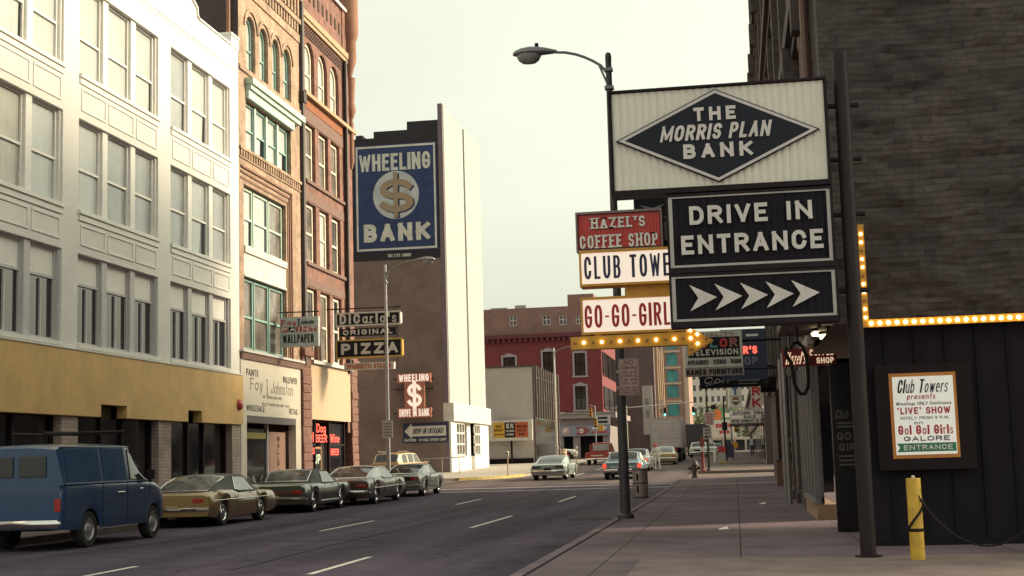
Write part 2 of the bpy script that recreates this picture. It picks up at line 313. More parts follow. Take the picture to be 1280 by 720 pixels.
# ------------------------------------------------------------------ palette
asphalt = M('asphalt', (.078,.061,.086), .9, spec=.08, var=.22, scale=1.6, bump=.25)
def wear(m, base, stretch, lo, hi, fine=60):
    """multiply a material's colour by long wheel-track streaks and by coarse aggregate grain"""
    t, b = nodes(m); N = t.nodes.new; L = t.links.new; src = b.inputs['Base Color'].links[0].from_socket
    geo = N('ShaderNodeNewGeometry'); mp = N('ShaderNodeMapping'); mp.inputs['Scale'].default_value = stretch; L(geo.outputs['Position'], mp.inputs['Vector'])
    n1 = N('ShaderNodeTexNoise'); n1.inputs['Scale'].default_value = 1; n1.inputs['Detail'].default_value = 7; L(mp.outputs[0], n1.inputs['Vector'])
    r1 = N('ShaderNodeMapRange'); r1.inputs['From Min'].default_value = .36; r1.inputs['From Max'].default_value = .64; r1.inputs['To Min'].default_value = lo; r1.inputs['To Max'].default_value = hi; L(n1.outputs['Fac'], r1.inputs['Value'])
    n2 = N('ShaderNodeTexNoise'); n2.inputs['Scale'].default_value = fine; n2.inputs['Detail'].default_value = 2; L(geo.outputs['Position'], n2.inputs['Vector'])
    r2 = N('ShaderNodeMapRange'); r2.inputs['From Min'].default_value = .3; r2.inputs['From Max'].default_value = .7; r2.inputs['To Min'].default_value = .7; r2.inputs['To Max'].default_value = 1.3; L(n2.outputs['Fac'], r2.inputs['Value'])
    vo = N('ShaderNodeTexVoronoi'); vo.feature = 'DISTANCE_TO_EDGE'; vo.inputs['Scale'].default_value = .32
    wn = N('ShaderNodeTexNoise'); wn.inputs['Scale'].default_value = .9; wn.inputs['Detail'].default_value = 5; L(geo.outputs['Position'], wn.inputs['Vector'])
    ws = N('ShaderNodeVectorMath'); ws.operation = 'SCALE'; ws.inputs['Scale'].default_value = 1.6; L(wn.outputs['Color'], ws.inputs[0]); wa = N('ShaderNodeVectorMath'); L(geo.outputs['Position'], wa.inputs[0]); L(ws.outputs[0], wa.inputs[1]); L(wa.outputs[0], vo.inputs['Vector'])
    r3 = N('ShaderNodeMapRange'); r3.inputs['From Min'].default_value = .004; r3.inputs['From Max'].default_value = .012; r3.inputs['To Min'].default_value = .6; r3.inputs['To Max'].default_value = 1; L(vo.outputs['Distance'], r3.inputs['Value'])
    f = r1.outputs[0]
    for o in (r2.outputs[0], r3.outputs[0]):
        k = N('ShaderNodeMath'); k.operation = 'MULTIPLY'; L(f, k.inputs[0]); L(o, k.inputs[1]); f = k.outputs[0]
    mm = N('ShaderNodeVectorMath'); mm.operation = 'SCALE'; L(src, mm.inputs[0]); L(f, mm.inputs['Scale']); L(mm.outputs[0], b.inputs['Base Color'])
wear(asphalt, None, (.8,.05,1), .72, 1.3)
concrete = M('sidewalk_concrete', (.15,.115,.11), .95, spec=.08, var=.2, scale=1.2, bump=.2)
concrete_l = M('pale_concrete', (.36,.31,.26), .85, var=.15, scale=1.5, bump=.2)
white_line = M('road_paint', (.62,.58,.52), .7, var=.3, scale=5)
white_brick = brick('white_painted_brick', (.74,.71,.675), (.77,.74,.70), (.65,.62,.60), bump=.3, var=.09, big=.3)
white_wood = M('white_painted_wood', (.74,.71,.68), .6, var=.06, scale=2)
white_trim = M('white_trim', (.74,.71,.675), .55, var=.06)
grey_trim = M('grey_white_trim', (.52,.49,.49), .6, var=.08)
glass_dark = M('dark_window_glass', (.012,.012,.016), .06, var=.3, spec=.8)
glass_blind = lines_mat('blind_behind_glass', (.43,.45,.445), (.33,.335,.335), .43, .05, rough=.22)
glass_mid = M('grey_window_glass', (.10,.095,.10), .08, var=.7, scale=1.1, spec=.7)
glass_warm = M('curtained_window_glass', (.17,.15,.135), .15, var=.6, scale=.9, spec=.6)
tan_brick = brick('tan_brick', (.33,.215,.15), (.44,.305,.22), (.26,.18,.135), var=.5, big=1.6, ms=.016)
red_brick = brick('red_brick', (.19,.080,.060), (.265,.12,.088), (.155,.083,.07), var=.48, big=1.6, ms=.016)
dark_brick = brick('dark_brick', (.055,.038,.038), (.075,.05,.05), (.05,.04,.04))
red_stone = M('red_sandstone', (.16,.075,.06), .85, var=.3, scale=3, bump=.7)
tan_stone = M('tan_stone', (.36,.245,.155), .75, var=.15, scale=3)
brown_stone = M('brown_stone_lintel', (.15,.085,.07), .8, var=.2)
mint = M('mint_green_paint', (.43,.54,.475), .55, var=.1)
teal_trim = M('teal_trim', (.22,.36,.33), .5, var=.1)
yellow_board = lines_mat('yellow_siding', (.64,.405,.155), (.48,.29,.105), .2, .07, rough=.6, var=.13)
pale_brick = brick('pale_pink_brick', (.33,.25,.22), (.42,.33,.29), (.26,.21,.19), bw=.3, bh=.11, ms=.015)
beige = M('beige_panel', (.45,.325,.215), .6, var=.05)
cream = M('cream_panel', (.60,.54,.46), .55, var=.05)
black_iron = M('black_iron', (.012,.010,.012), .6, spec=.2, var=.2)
dark_metal = M('dark_brown_metal', (.022,.015,.018), .6, spec=.12, var=.2)
galv = M('galvanised_steel', (.30,.29,.30), .42, .5, var=.15)
chrome = M('chrome', (.72,.70,.68), .12, 1, var=.02)
rubber = M('tyre_rubber', (.018,.017,.018), .8, var=.2)
black_paint = M('black_paint', (.010,.008,.011), .7, spec=.15, var=.2)
navy = M('navy_paint', (.022,.028,.075), .6, var=.2)
blue_paint = M('faded_blue_paint', (.020,.038,.115), .75, var=.25, scale=1.5)
sign_white = M('sign_white', (.60,.57,.515), .5, var=.14, scale=2.5)
sign_red = M('sign_red', (.50,.035,.03), .4, var=.08)
letter_white = M('letter_white', (.74,.71,.65), .5, var=.05)
letter_black = M('letter_black', (.014,.012,.018), .6, spec=.2)
letter_navy = M('letter_navy', (.022,.022,.07), .5)
letter_red = M('letter_red', (.45,.02,.025), .45)
bulb_on = M('lit_bulb', (1,.72,.36), .3, emit=4, var=0)
bulb_off = M('unlit_bulb', (.30,.16,.06), .3)
neon_red = M('neon_red', (.8,.09,.06), .4, emit=.7, var=0)
lightbox = M('lit_plastic_face', (.70,.58,.48), .45, emit=.30, var=.04, scale=1)
yellow_sign = M('yellow_ochre_metal', (.62,.30,.03), .45, var=.12)
XL = -18.9

# ------------------------------------------------------------------ ground
def strip(xs, y0, y1, dz, name, mat, step=3.):
    """sheet that follows the grade between y0 and y1; xs = (x0, x1)"""
    n = max(1, int((y1-y0)/step)); mb = MB()
    for i in range(n):
        a = y0+(y1-y0)*i/n; b = y0+(y1-y0)*(i+1)/n
        mb.quad((xs[0],a,gz(a)+dz), (xs[1],a,gz(a)+dz), (xs[1],b,gz(b)+dz), (xs[0],b,gz(b)+dz))
    bm_ = mb; return bm_
def ysteps(): return [-60,-20,0,20,40]+list(range(44,62,2))+list(range(66,134,8))+[160,220,320,600,1500,3000]
mb = MB(); ys = ysteps()
for a, b in zip(ys, ys[1:]): mb.quad((-1500,a,gz(a)-.012), (1500,a,gz(a)-.012), (1500,b,gz(b)-.012), (-1500,b,gz(b)-.012))
struct(mb.build('ground', concrete_l))
# asphalt carriageway, the cross street and the lot
mb = MB()
for a, b in zip(ys, ys[1:]):
    if b <= 66: mb.quad((-15.2,a,gz(a)), (-2.5,a,gz(a)), (-2.5,b,gz(b)), (-15.2,b,gz(b)))
struct(mb.build('road', asphalt))
mb = MB(); sunlit_road = M('pale_sunlit_paving', (.115,.088,.088), .95, spec=.08, var=.2, scale=1.4, bump=.2); wear(sunlit_road, None, (.8,.05,1), .8, 1.2)  # pale paving, lightened further so its colour carries the sunlit stretch
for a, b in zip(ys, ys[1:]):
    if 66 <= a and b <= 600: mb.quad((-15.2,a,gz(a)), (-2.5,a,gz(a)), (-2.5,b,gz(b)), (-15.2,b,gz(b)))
struct(mb.build('road_ahead', sunlit_road))
mb = strip((-90,-15.2), 69.2, 86, 0, '', None); mb2 = strip((-2.5, 90), 67, 78, 0, '', None); mb.add(mb2.v, mb2.f)
mb2 = strip((-90,-15.2), 137.2, 159, 0, '', None); mb.add(mb2.v, mb2.f)
struct(mb.build('cross_street', M('cross_asphalt', (.16,.125,.115), .95, spec=.08, var=.2, scale=1.2)))  # lightened as well: sunshine on the crossing is put into the colour
def walk(name, poly_fn, y0, y1, mat, kerb=.15, step=2.):
    """raised pavement slab: poly_fn(y) -> (x0, x1)"""
    n = max(1, int((y1-y0)/step)); mb = MB(); P = []
    for i in range(n+1):
        y = y0+(y1-y0)*i/n; a, b = poly_fn(y); P.append((a, b, y, gz(y)))
    for (a,b,y,z), (c,d,y2,z2) in zip(P, P[1:]):
        mb.quad((a,y,z+kerb), (b,y,z+kerb), (d,y2,z2+kerb), (c,y2,z2+kerb))
        mb.quad((a,y,z-.05), (a,y,z+kerb), (c,y2,z2+kerb), (c,y2,z2-.05)); mb.quad((b,y,z-.05), (b,y,z+kerb), (d,y2,z2+kerb), (d,y2,z2-.05))
    for (a,b,y,z) in (P[0], P[-1]): mb.quad((a,y,z-.05), (b,y,z-.05), (b,y,z+kerb), (a,y,z+kerb))
    return struct(mb.build(name, mat))
def sw_mat():
    m = M('paving_slabs', (.152,.114,.133), .95, spec=.08, var=.18, scale=1.3, bump=.15); t, b = nodes(m); N = t.nodes.new; L = t.links.new
    geo = N('ShaderNodeNewGeometry'); br = N('ShaderNodeTexBrick'); L(geo.outputs['Position'], br.inputs['Vector']); br.offset = 0
    br.inputs['Scale'].default_value = 1; br.inputs['Brick Width'].default_value = 1.75; br.inputs['Row Height'].default_value = 4.2; br.inputs['Mortar Size'].default_value = .012
    src = b.inputs['Base Color'].links[0].from_socket
    n2 = N('ShaderNodeTexNoise'); n2.inputs['Scale'].default_value = .35; n2.inputs['Detail'].default_value = 8; L(geo.outputs['Position'], n2.inputs['Vector'])
    mr = N('ShaderNodeMapRange'); mr.inputs['From Min'].default_value = .35; mr.inputs['From Max'].default_value = .65; mr.inputs['To Min'].default_value = .78; mr.inputs['To Max'].default_value = 1.15; L(n2.outputs['Fac'], mr.inputs['Value'])
    mm = N('ShaderNodeVectorMath'); mm.operation = 'SCALE'; L(src, mm.inputs[0]); L(mr.outputs[0], mm.inputs['Scale'])
    mix = N('ShaderNodeMix'); mix.data_type = 'RGBA'; L(br.outputs['Fac'], mix.inputs['Factor']); L(mm.outputs[0], mix.inputs['A']); mix.inputs['B'].default_value = (.05,.038,.038,1)
    L(mix.outputs['Result'], b.inputs['Base Color']); return m
slabs = sw_mat()
def rx(y):
    if y > 64.2: return (-2.7+.9*(1-math.sqrt(max(0, 1-((y-64.2)/2.8)**2))), 30)
    return (-2.7, 30)
walk('sidewalk_near', rx, -30, 66.9, slabs, .15, .6 if False else 1.2)
walk('sidewalk_far', lambda y: (-2.5+(1.0*(1-math.sqrt(max(0, 1-((79.5-y)/1.5)**2))) if y < 79.5 else 0), 30), 78, 420, concrete, .15, 1.5)
walk('sidewalk_across', lambda y: (-60, -14.85), -30, 69, concrete, .15)
walk('sidewalk_bank', lambda y: (-60 if y > 86 else -19.5, -12.3-(5*(1-math.sqrt(max(0, 1-((83-y)/6.2)**2))) if y < 83 else 0)), 76.9, 137, concrete_l, .15, 1.)
walk('sidewalk_beyond', lambda y: (-60, -14.2), 159, 420, concrete, .15)
# kerb stones
def kerb(name, x0, x1, y0, y1, mat=M('kerb_stone', (.165,.125,.145), .95, spec=.08, var=.3, scale=3)):
    mb = strip((x0,x1), y0, y1, .156, '', None); mb2 = MB()
    struct(mb.build(name, mat))
kerb('kerb_right', -2.699, -2.53, -20, 64.2); kerb('kerb_left', -15.02, -14.851, -20, 68.9); kerb('kerb_bank', -12.5, -12.302, 83, 137)
mb = strip((-2.535,-2.505), -20, 64.2, .16, '', None); m3 = strip((-2.72,-2.699), -20, 64.2, .01, '', None); mb.add(m3.v, m3.f)
struct(mb.build('kerb_joint', M('joint_dirt', (.022,.016,.020), .95, spec=.05)))
mb = MB(); mb.quad((-1.3,14,.156),(6,14,.156),(6,18.45,.156),(-1.3,18.75,.156)); struct(mb.build('driveway_apron', M('apron_concrete', (.19,.15,.145), .95, spec=.08, var=.25, scale=1.5)))
# painted lines
mb = MB()
def dash(x, y0, y1, w_=.11): mb.quad((x-w_/2,y0,gz(y0)+.005), (x+w_/2,y0,gz(y0)+.005), (x+w_/2,y1,gz(y1)+.005), (x-w_/2,y1,gz(y1)+.005))
for x, yy in ((-5.93, ((19.1,22.4),(31.1,37),(47.0,52))), (-9.4, ((12,21.2),(31.1,35.9),(46.8,51.6)))):
    for a, b in yy: dash(x, a, b)
for a in (82, 94, 106, 118, 132, 148): dash(-5.9, a, a+4.5); dash(-9.3, a, a+4.5)
for y in (59.6, 63.4):
    for x0 in (-14.2,-11,-8,-5.5): mb.quad((x0,y,gz(y)+.006), (min(x0+3.2,-2.8),y,gz(y)+.006), (min(x0+3.2,-2.8),y+.3,gz(y+.3)+.006), (x0,y+.3,gz(y+.3)+.006))
struct(mb.build('road_markings', white_line))
# tar seams and oil spots on the road
mb = MB(); rs = random.Random(11)
for x0, y0_, x1, y1_ in ((-7.4,20,-7.9,58),(-12.2,24,-10.6,46),(-5.2,36,-8.8,37.5),(-3.0,42,-9.2,44.5),(-10.8,28,-6.6,27),(-4.4,46,-4.1,62)):
    n = 26; P = []; dx, dy = 0, 0
    for i in range(n+1):
        t = i/n; dx += rs.gauss(0,.035); dy += rs.gauss(0,.05); P.append((x0+(x1-x0)*t+dx, y0_+(y1_-y0_)*t+dy))
    for (a, b), (c, d) in zip(P, P[1:]):
        l = math.hypot(c-a, d-b) or 1; nx_, ny_ = -(d-b)/l*.022, (c-a)/l*.022; z = gz(b)+.003; z2 = gz(d)+.003
        mb.quad((a-nx_,b-ny_,z),(a+nx_,b+ny_,z),(c+nx_,d+ny_,z2),(c-nx_,d-ny_,z2))
struct(mb.build('road_tar_seams', M('tar', (.018,.013,.018), .95, spec=.05)))
# manhole
mb = MB(); mb.lathe([(.0,.006),(.46,.006),(.46,.012),(.55,.012),(.55,0)], (-3.55,34.2,0), 28)
tag(single(mb.build('manhole_cover', M('worn_iron', (.075,.066,.075), .9, spec=.1, var=.3), smooth=True)), 'round iron manhole cover in the road by the kerb near the near lamp post', 'manhole cover')
# gutter litter on the pavement
for i, (x, y) in enumerate(((-.35,25.4),(.55,37),(.62,52.))):
    mb = MB(); mb.add([(x,y,.16),(x+.16,y+.05,.165),(x+.13,y+.3,.2),(x-.03,y+.2,.165)], [(0,1,2),(0,2,3)])
    tag(single(mb.build('paper_scrap', sign_white)), ['white paper scrap on the sidewalk, nearest the camera', 'flattened paper scrap mid-sidewalk near the club front', 'paper scrap on the sidewalk nearest the brown bins'][i], 'litter', 'scraps of paper on the sidewalk')

# ------------------------------------------------------------------ facade helpers (facade in plane X = x, facing +X)
def wall_cells(mb, x, y0, y1, z0, z1, holes, depth=.25, plane='x', sgn=1):
    """wall sheet with rectangular holes (y0,y1,z0,z1[,arch]) and their reveals going back by depth"""
    yc = sorted({y0, y1, *[v for h in holes for v in h[:2] if y0 < v < y1]}); zc = sorted({z0, z1, *[v for h in holes for v in h[2:4] if z0 < v < z1]})
    P = (lambda d, a, b: (x-sgn*d, a, b)) if plane == 'x' else (lambda d, a, b: (a, x+sgn*d, b))
    for a, b in zip(yc, yc[1:]):
        for c, d in zip(zc, zc[1:]):
            my, mz = (a+b)/2, (c+d)/2
            if any(h[0] < my < h[1] and h[2] < mz < h[3] for h in holes): continue
            mb.quad(P(0,a,c), P(0,b,c), P(0,b,d), P(0,a,d))
    for h in holes:
        a, b, c, d = h[:4]
        if len(h) > 4:
            r = (b-a)/2; m = (a+b)/2; zs = d-r*h[4]; pts = [(m+r*cos(t), zs+r*h[4]*sin(t)) for t in [pi*i/12 for i in range(13)]]
            rp = pts[:7]; lp = pts[6:]
            mb.add([P(0,*p) for p in rp]+[P(0,b,d)], [tuple(range(8))]); mb.add([P(0,*p) for p in lp]+[P(0,a,d)], [tuple(range(8))])
            for p, q in zip(pts, pts[1:]): mb.quad(P(0,*p), P(0,*q), P(depth,*q), P(depth,*p))
        else: zs = d; mb.quad(P(0,a,d), P(0,b,d), P(depth,b,d), P(depth,a,d))
        mb.quad(P(0,a,c), P(0,a,zs), P(depth,a,zs), P(depth,a,c)); mb.quad(P(0,b,c), P(0,b,zs), P(depth,b,zs), P(depth,b,c)); mb.quad(P(0,a,c), P(0,b,c), P(depth,b,c), P(depth,a,c))
def window(parent, x, y0, y1, z0, z1, glass, frame, meet=None, vbars=(), fw=.07, arch=0, depth=.25, lower=None):
    """one sash window in a +X facade: the pane mesh is the part, its frame the sub-part"""
    xg = x-depth+.03; mb = MB()
    if arch:
        r = (y1-y0)/2; m = (y0+y1)/2; zs = z1-r*arch; pts = [(y0,z0),(y1,z0)]+[(m+r*cos(t), zs+r*arch*sin(t)) for t in [pi*i/12 for i in range(13)]]
        mb.add([(xg,*p) for p in pts], [tuple(range(len(pts)))])
    else: mb.quad((xg,y0,z0), (xg,y1,z0), (xg,y1,z1), (xg,y0,z1))
    win = mb.build('window', glass, parent); mb = MB(); a, b = xg+.004, xg+.07
    mb.box(a,b,y0,y0+fw,z0,z1 if not arch else zs); mb.box(a,b,y1-fw,y1,z0,z1 if not arch else zs); mb.box(a,b-.004,y0+fw,y1-fw,z0,z0+fw)
    if arch:
        for i in range(12):
            t0, t1 = pi*i/12, pi*(i+1)/12
            q = [(m+(r-d)*cos(t), zs+(r-d)*arch*sin(t)) for t, d in ((t0,0),(t1,0),(t1,fw*1.2),(t0,fw*1.2))]; mb.prism(q, 'x', a, b)
    else: mb.box(a,b-.004,y0+fw,y1-fw,z1-fw,z1)
    if meet: mb.box(a,b-.006,y0+fw,y1-fw,meet-fw*.45,meet+fw*.45)
    for v in vbars: mb.box(a,b-.008,v-fw*.4,v+fw*.4,z0+fw,(lower or z1)-fw)
    mb.build('frame', frame, win)
    if (glass is glass_blind or glass in [MC.get(k) for k in ('upper_blind_glass','warm_blind_glass','grey_blind_glass')]) and random.random() < .55 and not arch:
        g = random.choice((.08,.14,.3)); top = meet if (meet and random.random() < .75) else z1; mb = MB(); yr = y1-fw
        mb.quad((xg+.003,yr-g*(y1-y0),z0+fw),(xg+.003,yr,z0+fw),(xg+.003,yr,top-fw*.5),(xg+.003,yr-g*(y1-y0)*random.uniform(.5,1.1),top-fw*.5)); mb.build('curtain_gap', glass_dark, win)
    return win
def shell(mb, x0, x1, y0, y1, z0, z1, skip=''):
    """closed block faces except those named in skip (x1 = facade)"""
    if 'x1' not in skip: mb.quad((x1,y0,z0),(x1,y1,z0),(x1,y1,z1),(x1,y0,z1))
    mb.quad((x0,y0,z0),(x0,y1,z0),(x0,y1,z1),(x0,y0,z1))
    if 'y0' not in skip: mb.quad((x0,y0,z0),(x1,y0,z0),(x1,y0,z1),(x0,y0,z1))
    if 'y1' not in skip: mb.quad((x0,y1,z0),(x1,y1,z0),(x1,y1,z1),(x0,y1,z1))
    mb.quad((x0,y0,z1),(x1,y0,z1),(x1,y1,z1),(x0,y1,z1))

# ------------------------------------------------------------------ white three-storey building
B = thing('white_building', 'white painted three-storey building with grouped sash windows above yellow siding', 'building', (XL, 39, .15))
bays = [(31.55,37.4),(38.4,44.25),(45.3,51.15),(24.6,30.5)]
floors = [(5.2,7.9,None),(9.2,11.98,10.5),(13.35,16.2,14.55)]
mb = MB(); shell(mb, -45, XL-.36, 23, 52.1, 3.6, 17.2, 'x1 y1')
holes = [(a, b, f[0]-.32, f[1]) for a, b in bays for f in floors]
wall_cells(mb, XL, 23, 52.1, 3.6, 17.97, holes, .26)
mb.quad((XL-.35,23,17.2),(XL-.35,52.1,17.2),(XL-.35,52.1,17.97),(XL-.35,23,17.97)); mb.quad((XL-.35,23,17.97),(XL,23,17.97),(XL,52.1,17.97),(XL-.35,52.1,17.97))
mb.prism([(47.95,17.97),(47.75,18.1),(47.72,18.35),(47.3,18.5),(23,18.5),(23,17.97)], 'x', XL-.36, XL)
mb.box(XL-.6, XL+.03, 51.25, 52.12, 17.97, 18.4)
mb.build('wall', white_brick, B)
mb = MB(); mb.box(XL-.4,XL+.05,47.9,51.25,17.97,18.04); mb.box(XL-.64,XL+.07,51.2,52.14,18.4,18.5)
mb.prism([(47.99,17.97),(47.8,18.1),(47.77,18.37),(47.32,18.57),(23,18.57),(23,18.5),(47.28,18.5),(47.7,18.33),(47.73,18.08),(47.93,17.97)], 'x', XL-.4, XL+.06)
mb.build('coping', white_trim, B)
mb = MB(); mb.box(XL,XL+.025,23,52.1,17.1,17.14); mb.box(XL,XL+.018,23,52.1,16.96,17.0); mb.build('string_course', white_wood, B)
glass_var = [lines_mat('warm_blind_glass', (.40,.385,.34), (.31,.30,.27), .31, .06, rough=.25, var=.14), lines_mat('grey_blind_glass', (.31,.325,.33), (.24,.25,.255), .52, .04, rough=.2, var=.14)]
glass_up = lines_mat('upper_blind_glass', (.43,.45,.44), (.33,.335,.33), .87, .035, rough=.25)
for a, b in bays:
    wds = [(a+.12,a+1.75),(a+2.1,a+3.8),(a+4.15,b-.08)]
    for fi, (z0, z1, meet) in enumerate(floors):
        for wi, (c, d) in enumerate(wds):
            if fi == 0:
                m = (c+d)/2
                wn = window(B, XL, c, d, z0, z1, glass_dark, grey_trim, 7.02, (m,), .09, lower=7.02, depth=.26)
                q = MB(); q.box(XL-.226,XL-.20,c+.09,d-.09,7.06,z1-.09); q.build('transom_panel', white_wood, wn)
            else: window(B, XL, c, d, z0, z1, random.choice([glass_up if fi == 2 else glass_blind]*3+glass_var), white_trim, meet, (), .08, depth=.26)
        mb = MB()
        for c, d in ((a,a+.12),(a+1.75,a+2.1),(a+3.8,a+4.15),(b-.08,b)): mb.box(XL-.24,XL-.07,c+.003,d-.003,z0,z1-.004)
        mb.each('mullion', white_trim if fi else grey_trim, B)
        mb = MB(); mb.box(XL-.24,XL+.09,a+.01,b-.01,z0-.12,z0-.005); mb.box(XL-.24,XL+.04,a+.02,b-.02,z0-.31,z0-.12); mb.build('sill', white_trim, B)
        if fi:
            mb = MB(); zb = floors[fi-1][1]
            for c, d in ((a+.15,a+1.8),(a+2.0,a+3.85),(a+4.05,b-.15)):
                e = .06; z2 = zb+.25; z3 = z0-.42
                for q in ((c,d,z2,z2+e),(c,d,z3-e,z3),(c,c+e,z2+e,z3-e),(d-e,d,z2+e,z3-e)): mb.box(XL,XL+.028,*q)
            mb.build('panel_moulding', white_wood, B)
# yellow siding with its two notches
Yf = [(23,3.1),(39.72,3.1),(39.72,3.48),(41.54,3.48),(41.54,3.1),(46.54,3.1),(46.54,3.5),(47.81,3.5),(47.81,3.1),(52.1,3.1),(52.1,5.12),(23,5.12)]
mb = MB()
for a, b, z0 in ((23,39.72,3.1),(39.72,41.54,3.48),(41.54,46.54,3.1),(46.54,47.81,3.5),(47.81,52.1,3.1)): mb.box(XL-.2,XL+.14,a,b,z0,5.0)
mb.build('yellow_fascia', yellow_board, B)
mb = MB(); mb.box(XL,XL+.17,23,52.1,5.0,5.04); mb.build('fascia_cap', white_trim, B)
mb = MB()
for a, b in ((44.2,45.25),(51.1,52.0),(37.4,38.4)): mb.box(XL-.5,XL+.05,a,b,.1,3.1)
mb.each('brick_pier', pale_brick, B)
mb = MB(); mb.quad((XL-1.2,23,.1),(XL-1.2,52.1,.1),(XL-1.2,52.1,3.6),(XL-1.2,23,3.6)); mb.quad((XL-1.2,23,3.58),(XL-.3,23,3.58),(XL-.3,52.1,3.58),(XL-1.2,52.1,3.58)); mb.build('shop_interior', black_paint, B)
for a, b in ((38.4,44.2),(45.25,51.1),(31.5,37.4)):
    mb = MB(); mb.box(XL-.32,XL-.30,a,b,.55,3.5); wn = mb.build('shop_window', glass_dark, B)
    mb = MB()
    for t in (.0,.36,.62,1): y = a+(b-a-.09)*t; mb.box(XL-.29,XL-.2,y,y+.09,.55,3.5)
    mb.box(XL-.34,XL-.1,a,b,.1,.55); mb.build('frame', dark_metal, wn)
mb = MB(); mb.lathe([(0,.16),(.1,.15),(.19,.10),(.22,.03),(.22,0)], (XL+.141,51.6,3.85), 20, 'x'); mb.build('alarm_bell', M('bell_red', (.40,.06,.05), .35), B, True)

# ------------------------------------------------------------------ tan brick building
B = thing('tan_brick_building', 'tan brick building with four narrow arched windows and a mint green cornice', 'building', (XL, 56, .15))
mb = MB(); shell(mb, -45, XL, 52.13, 60.1, 4, 23, 'x1 y0')
ar = [(53.05,54.17),(54.69,55.79),(56.32,57.34),(57.81,58.93)]
holes = [(a, b, 17.5, 19.86, 1) for a, b in ar]+[(52.95,58.8,14.2,16.25),(52.66,58.0,6.05,12.7)]
wall_cells(mb, XL, 52.13, 60.1, 5.98, 23, holes, .27)
for i in range(16): y = 52.6+i*.46; mb.box(XL,XL+.16,y,y+.2,21.75,22.6)
mb.box(XL,XL+.13,52.13,60.1,21.5,21.72); mb.box(XL,XL+.2,52.13,60.1,22.6,23)
for i in range(20): y = 52.4+i*.38; mb.box(XL,XL+.08,y,y+.19,21.05,21.48)
mb.box(XL,XL+.06,52.13,60.1,20.65,21.02)
mb.box(XL,XL+.08,52.13,60.1,17.3,17.48); mb.box(XL,XL+.09,52.13,60.1,14.05,14.17); mb.box(XL,XL+.05,52.13,60.1,13.7,13.76)
for i in range(26): y = 52.25+i*.3; mb.box(XL,XL+.06,y,y+.14,13.78,14.04)
for a, b in ar:     # raised hood mouldings over the arches
    r = (b-a)/2+.16; m = (a+b)/2; zs = 19.86-(b-a)/2
    for i in range(10):
        t0, t1 = pi*i/10, pi*(i+1)/10; mb.prism([(m+r*cos(t0),zs+r*sin(t0)),(m+r*cos(t1),zs+r*sin(t1)),(m+(r+.14)*cos(t1),zs+(r+.14)*sin(t1)),(m+(r+.14)*cos(t0),zs+(r+.14)*sin(t0))], 'x', XL, XL+.06)
mb.build('wall', tan_brick, B)
mb = MB(); mb.quad((-45,52.128,3.5),(XL,52.128,3.5),(XL,52.128,23),(-45,52.128,23)); mb.build('side_wall', dark_brick, B)
mb = MB(); mb.tube([(-19.25,51.95,18.3),(-19.25,51.95,23)], .09); mb.build('downpipe', M('rusty_pipe', (.22,.11,.07), .7), B)
for a, b in ar: window(B, XL, a+.02, b-.02, 17.5, 19.84, glass_blind, teal_trim, 18.47, (), .09, arch=1, depth=.27)
yy = [52.97,54.4,55.85,57.3,58.78]
for a, b in zip(yy, yy[1:]): window(B, XL, a+.05, b-.05, 14.22, 16.2, glass_blind, teal_trim, 15.1, (), .1, depth=.27)
mb = MB()
for y in yy[1:-1]: mb.box(XL-.24,XL-.1,y-.1,y+.1,14.22,16.2)
mb.box(XL,XL+.34,52.9,59.95,16.85,17.1); mb.box(XL,XL+.24,52.95,59.6,16.65,16.85); mb.box(XL,XL+.14,52.95,58.95,16.28,16.65); mb.build('green_cornice', mint, B)
yy = [52.68,54.2,56.1,57.98]
for k, (a, b) in enumerate(zip(yy, yy[1:])):
    window(B, XL, a+.06, b-.06, 10.25, 12.65, glass_blind if k < 2 else glass_warm, mint, 11.4, (), .1, depth=.27)
    window(B, XL, a+.06, b-.06, 6.1, 8.95, glass_warm, teal_trim, 7.42, (), .1, depth=.27)
mb = MB(); mb.box(XL-.24,XL-.02,52.68,57.98,9.05,10.2); mb.box(XL-.24,XL+.06,52.68,57.98,9.95,10.22); mb.box(XL-.24,XL+.02,52.68,57.98,9.0,9.08); mb.build('spandrel', sign_white, B)
mb = MB()
for k, e in enumerate((.16,.4,.62)): mb.box(XL-.02,XL+.03+.02*k,58.0+e,58.12+e,6.05,12.75+e); mb.box(XL-.02,XL+.03+.02*k,52.3,58.12+e,12.70+e,12.79+e)
mb.build('recess_moulding', M('brown_moulding', (.17,.08,.05), .7), B)
mb = MB(); mb.box(XL-.3,XL+.1,52.13,60.0,5.68,5.98); mb.build('lintel', brown_stone, B)
mb = MB(); mb.box(XL,XL+.16,52.1,60.05,5.95,6.05); mb.build('sill', grey_trim, B)
mb = MB(); mb.box(XL-.3,XL+.03,52.13,59.75,3.48,5.68); mb.box(XL-.3,XL+.031,52.13,52.78,.1,3.48); mb.box(XL-.3,XL+.031,59.03,59.75,.1,3.48); mb.build('shop_front_panel', cream, B)
lf = M('faded_letter', (.22,.19,.17), .7, var=.3)
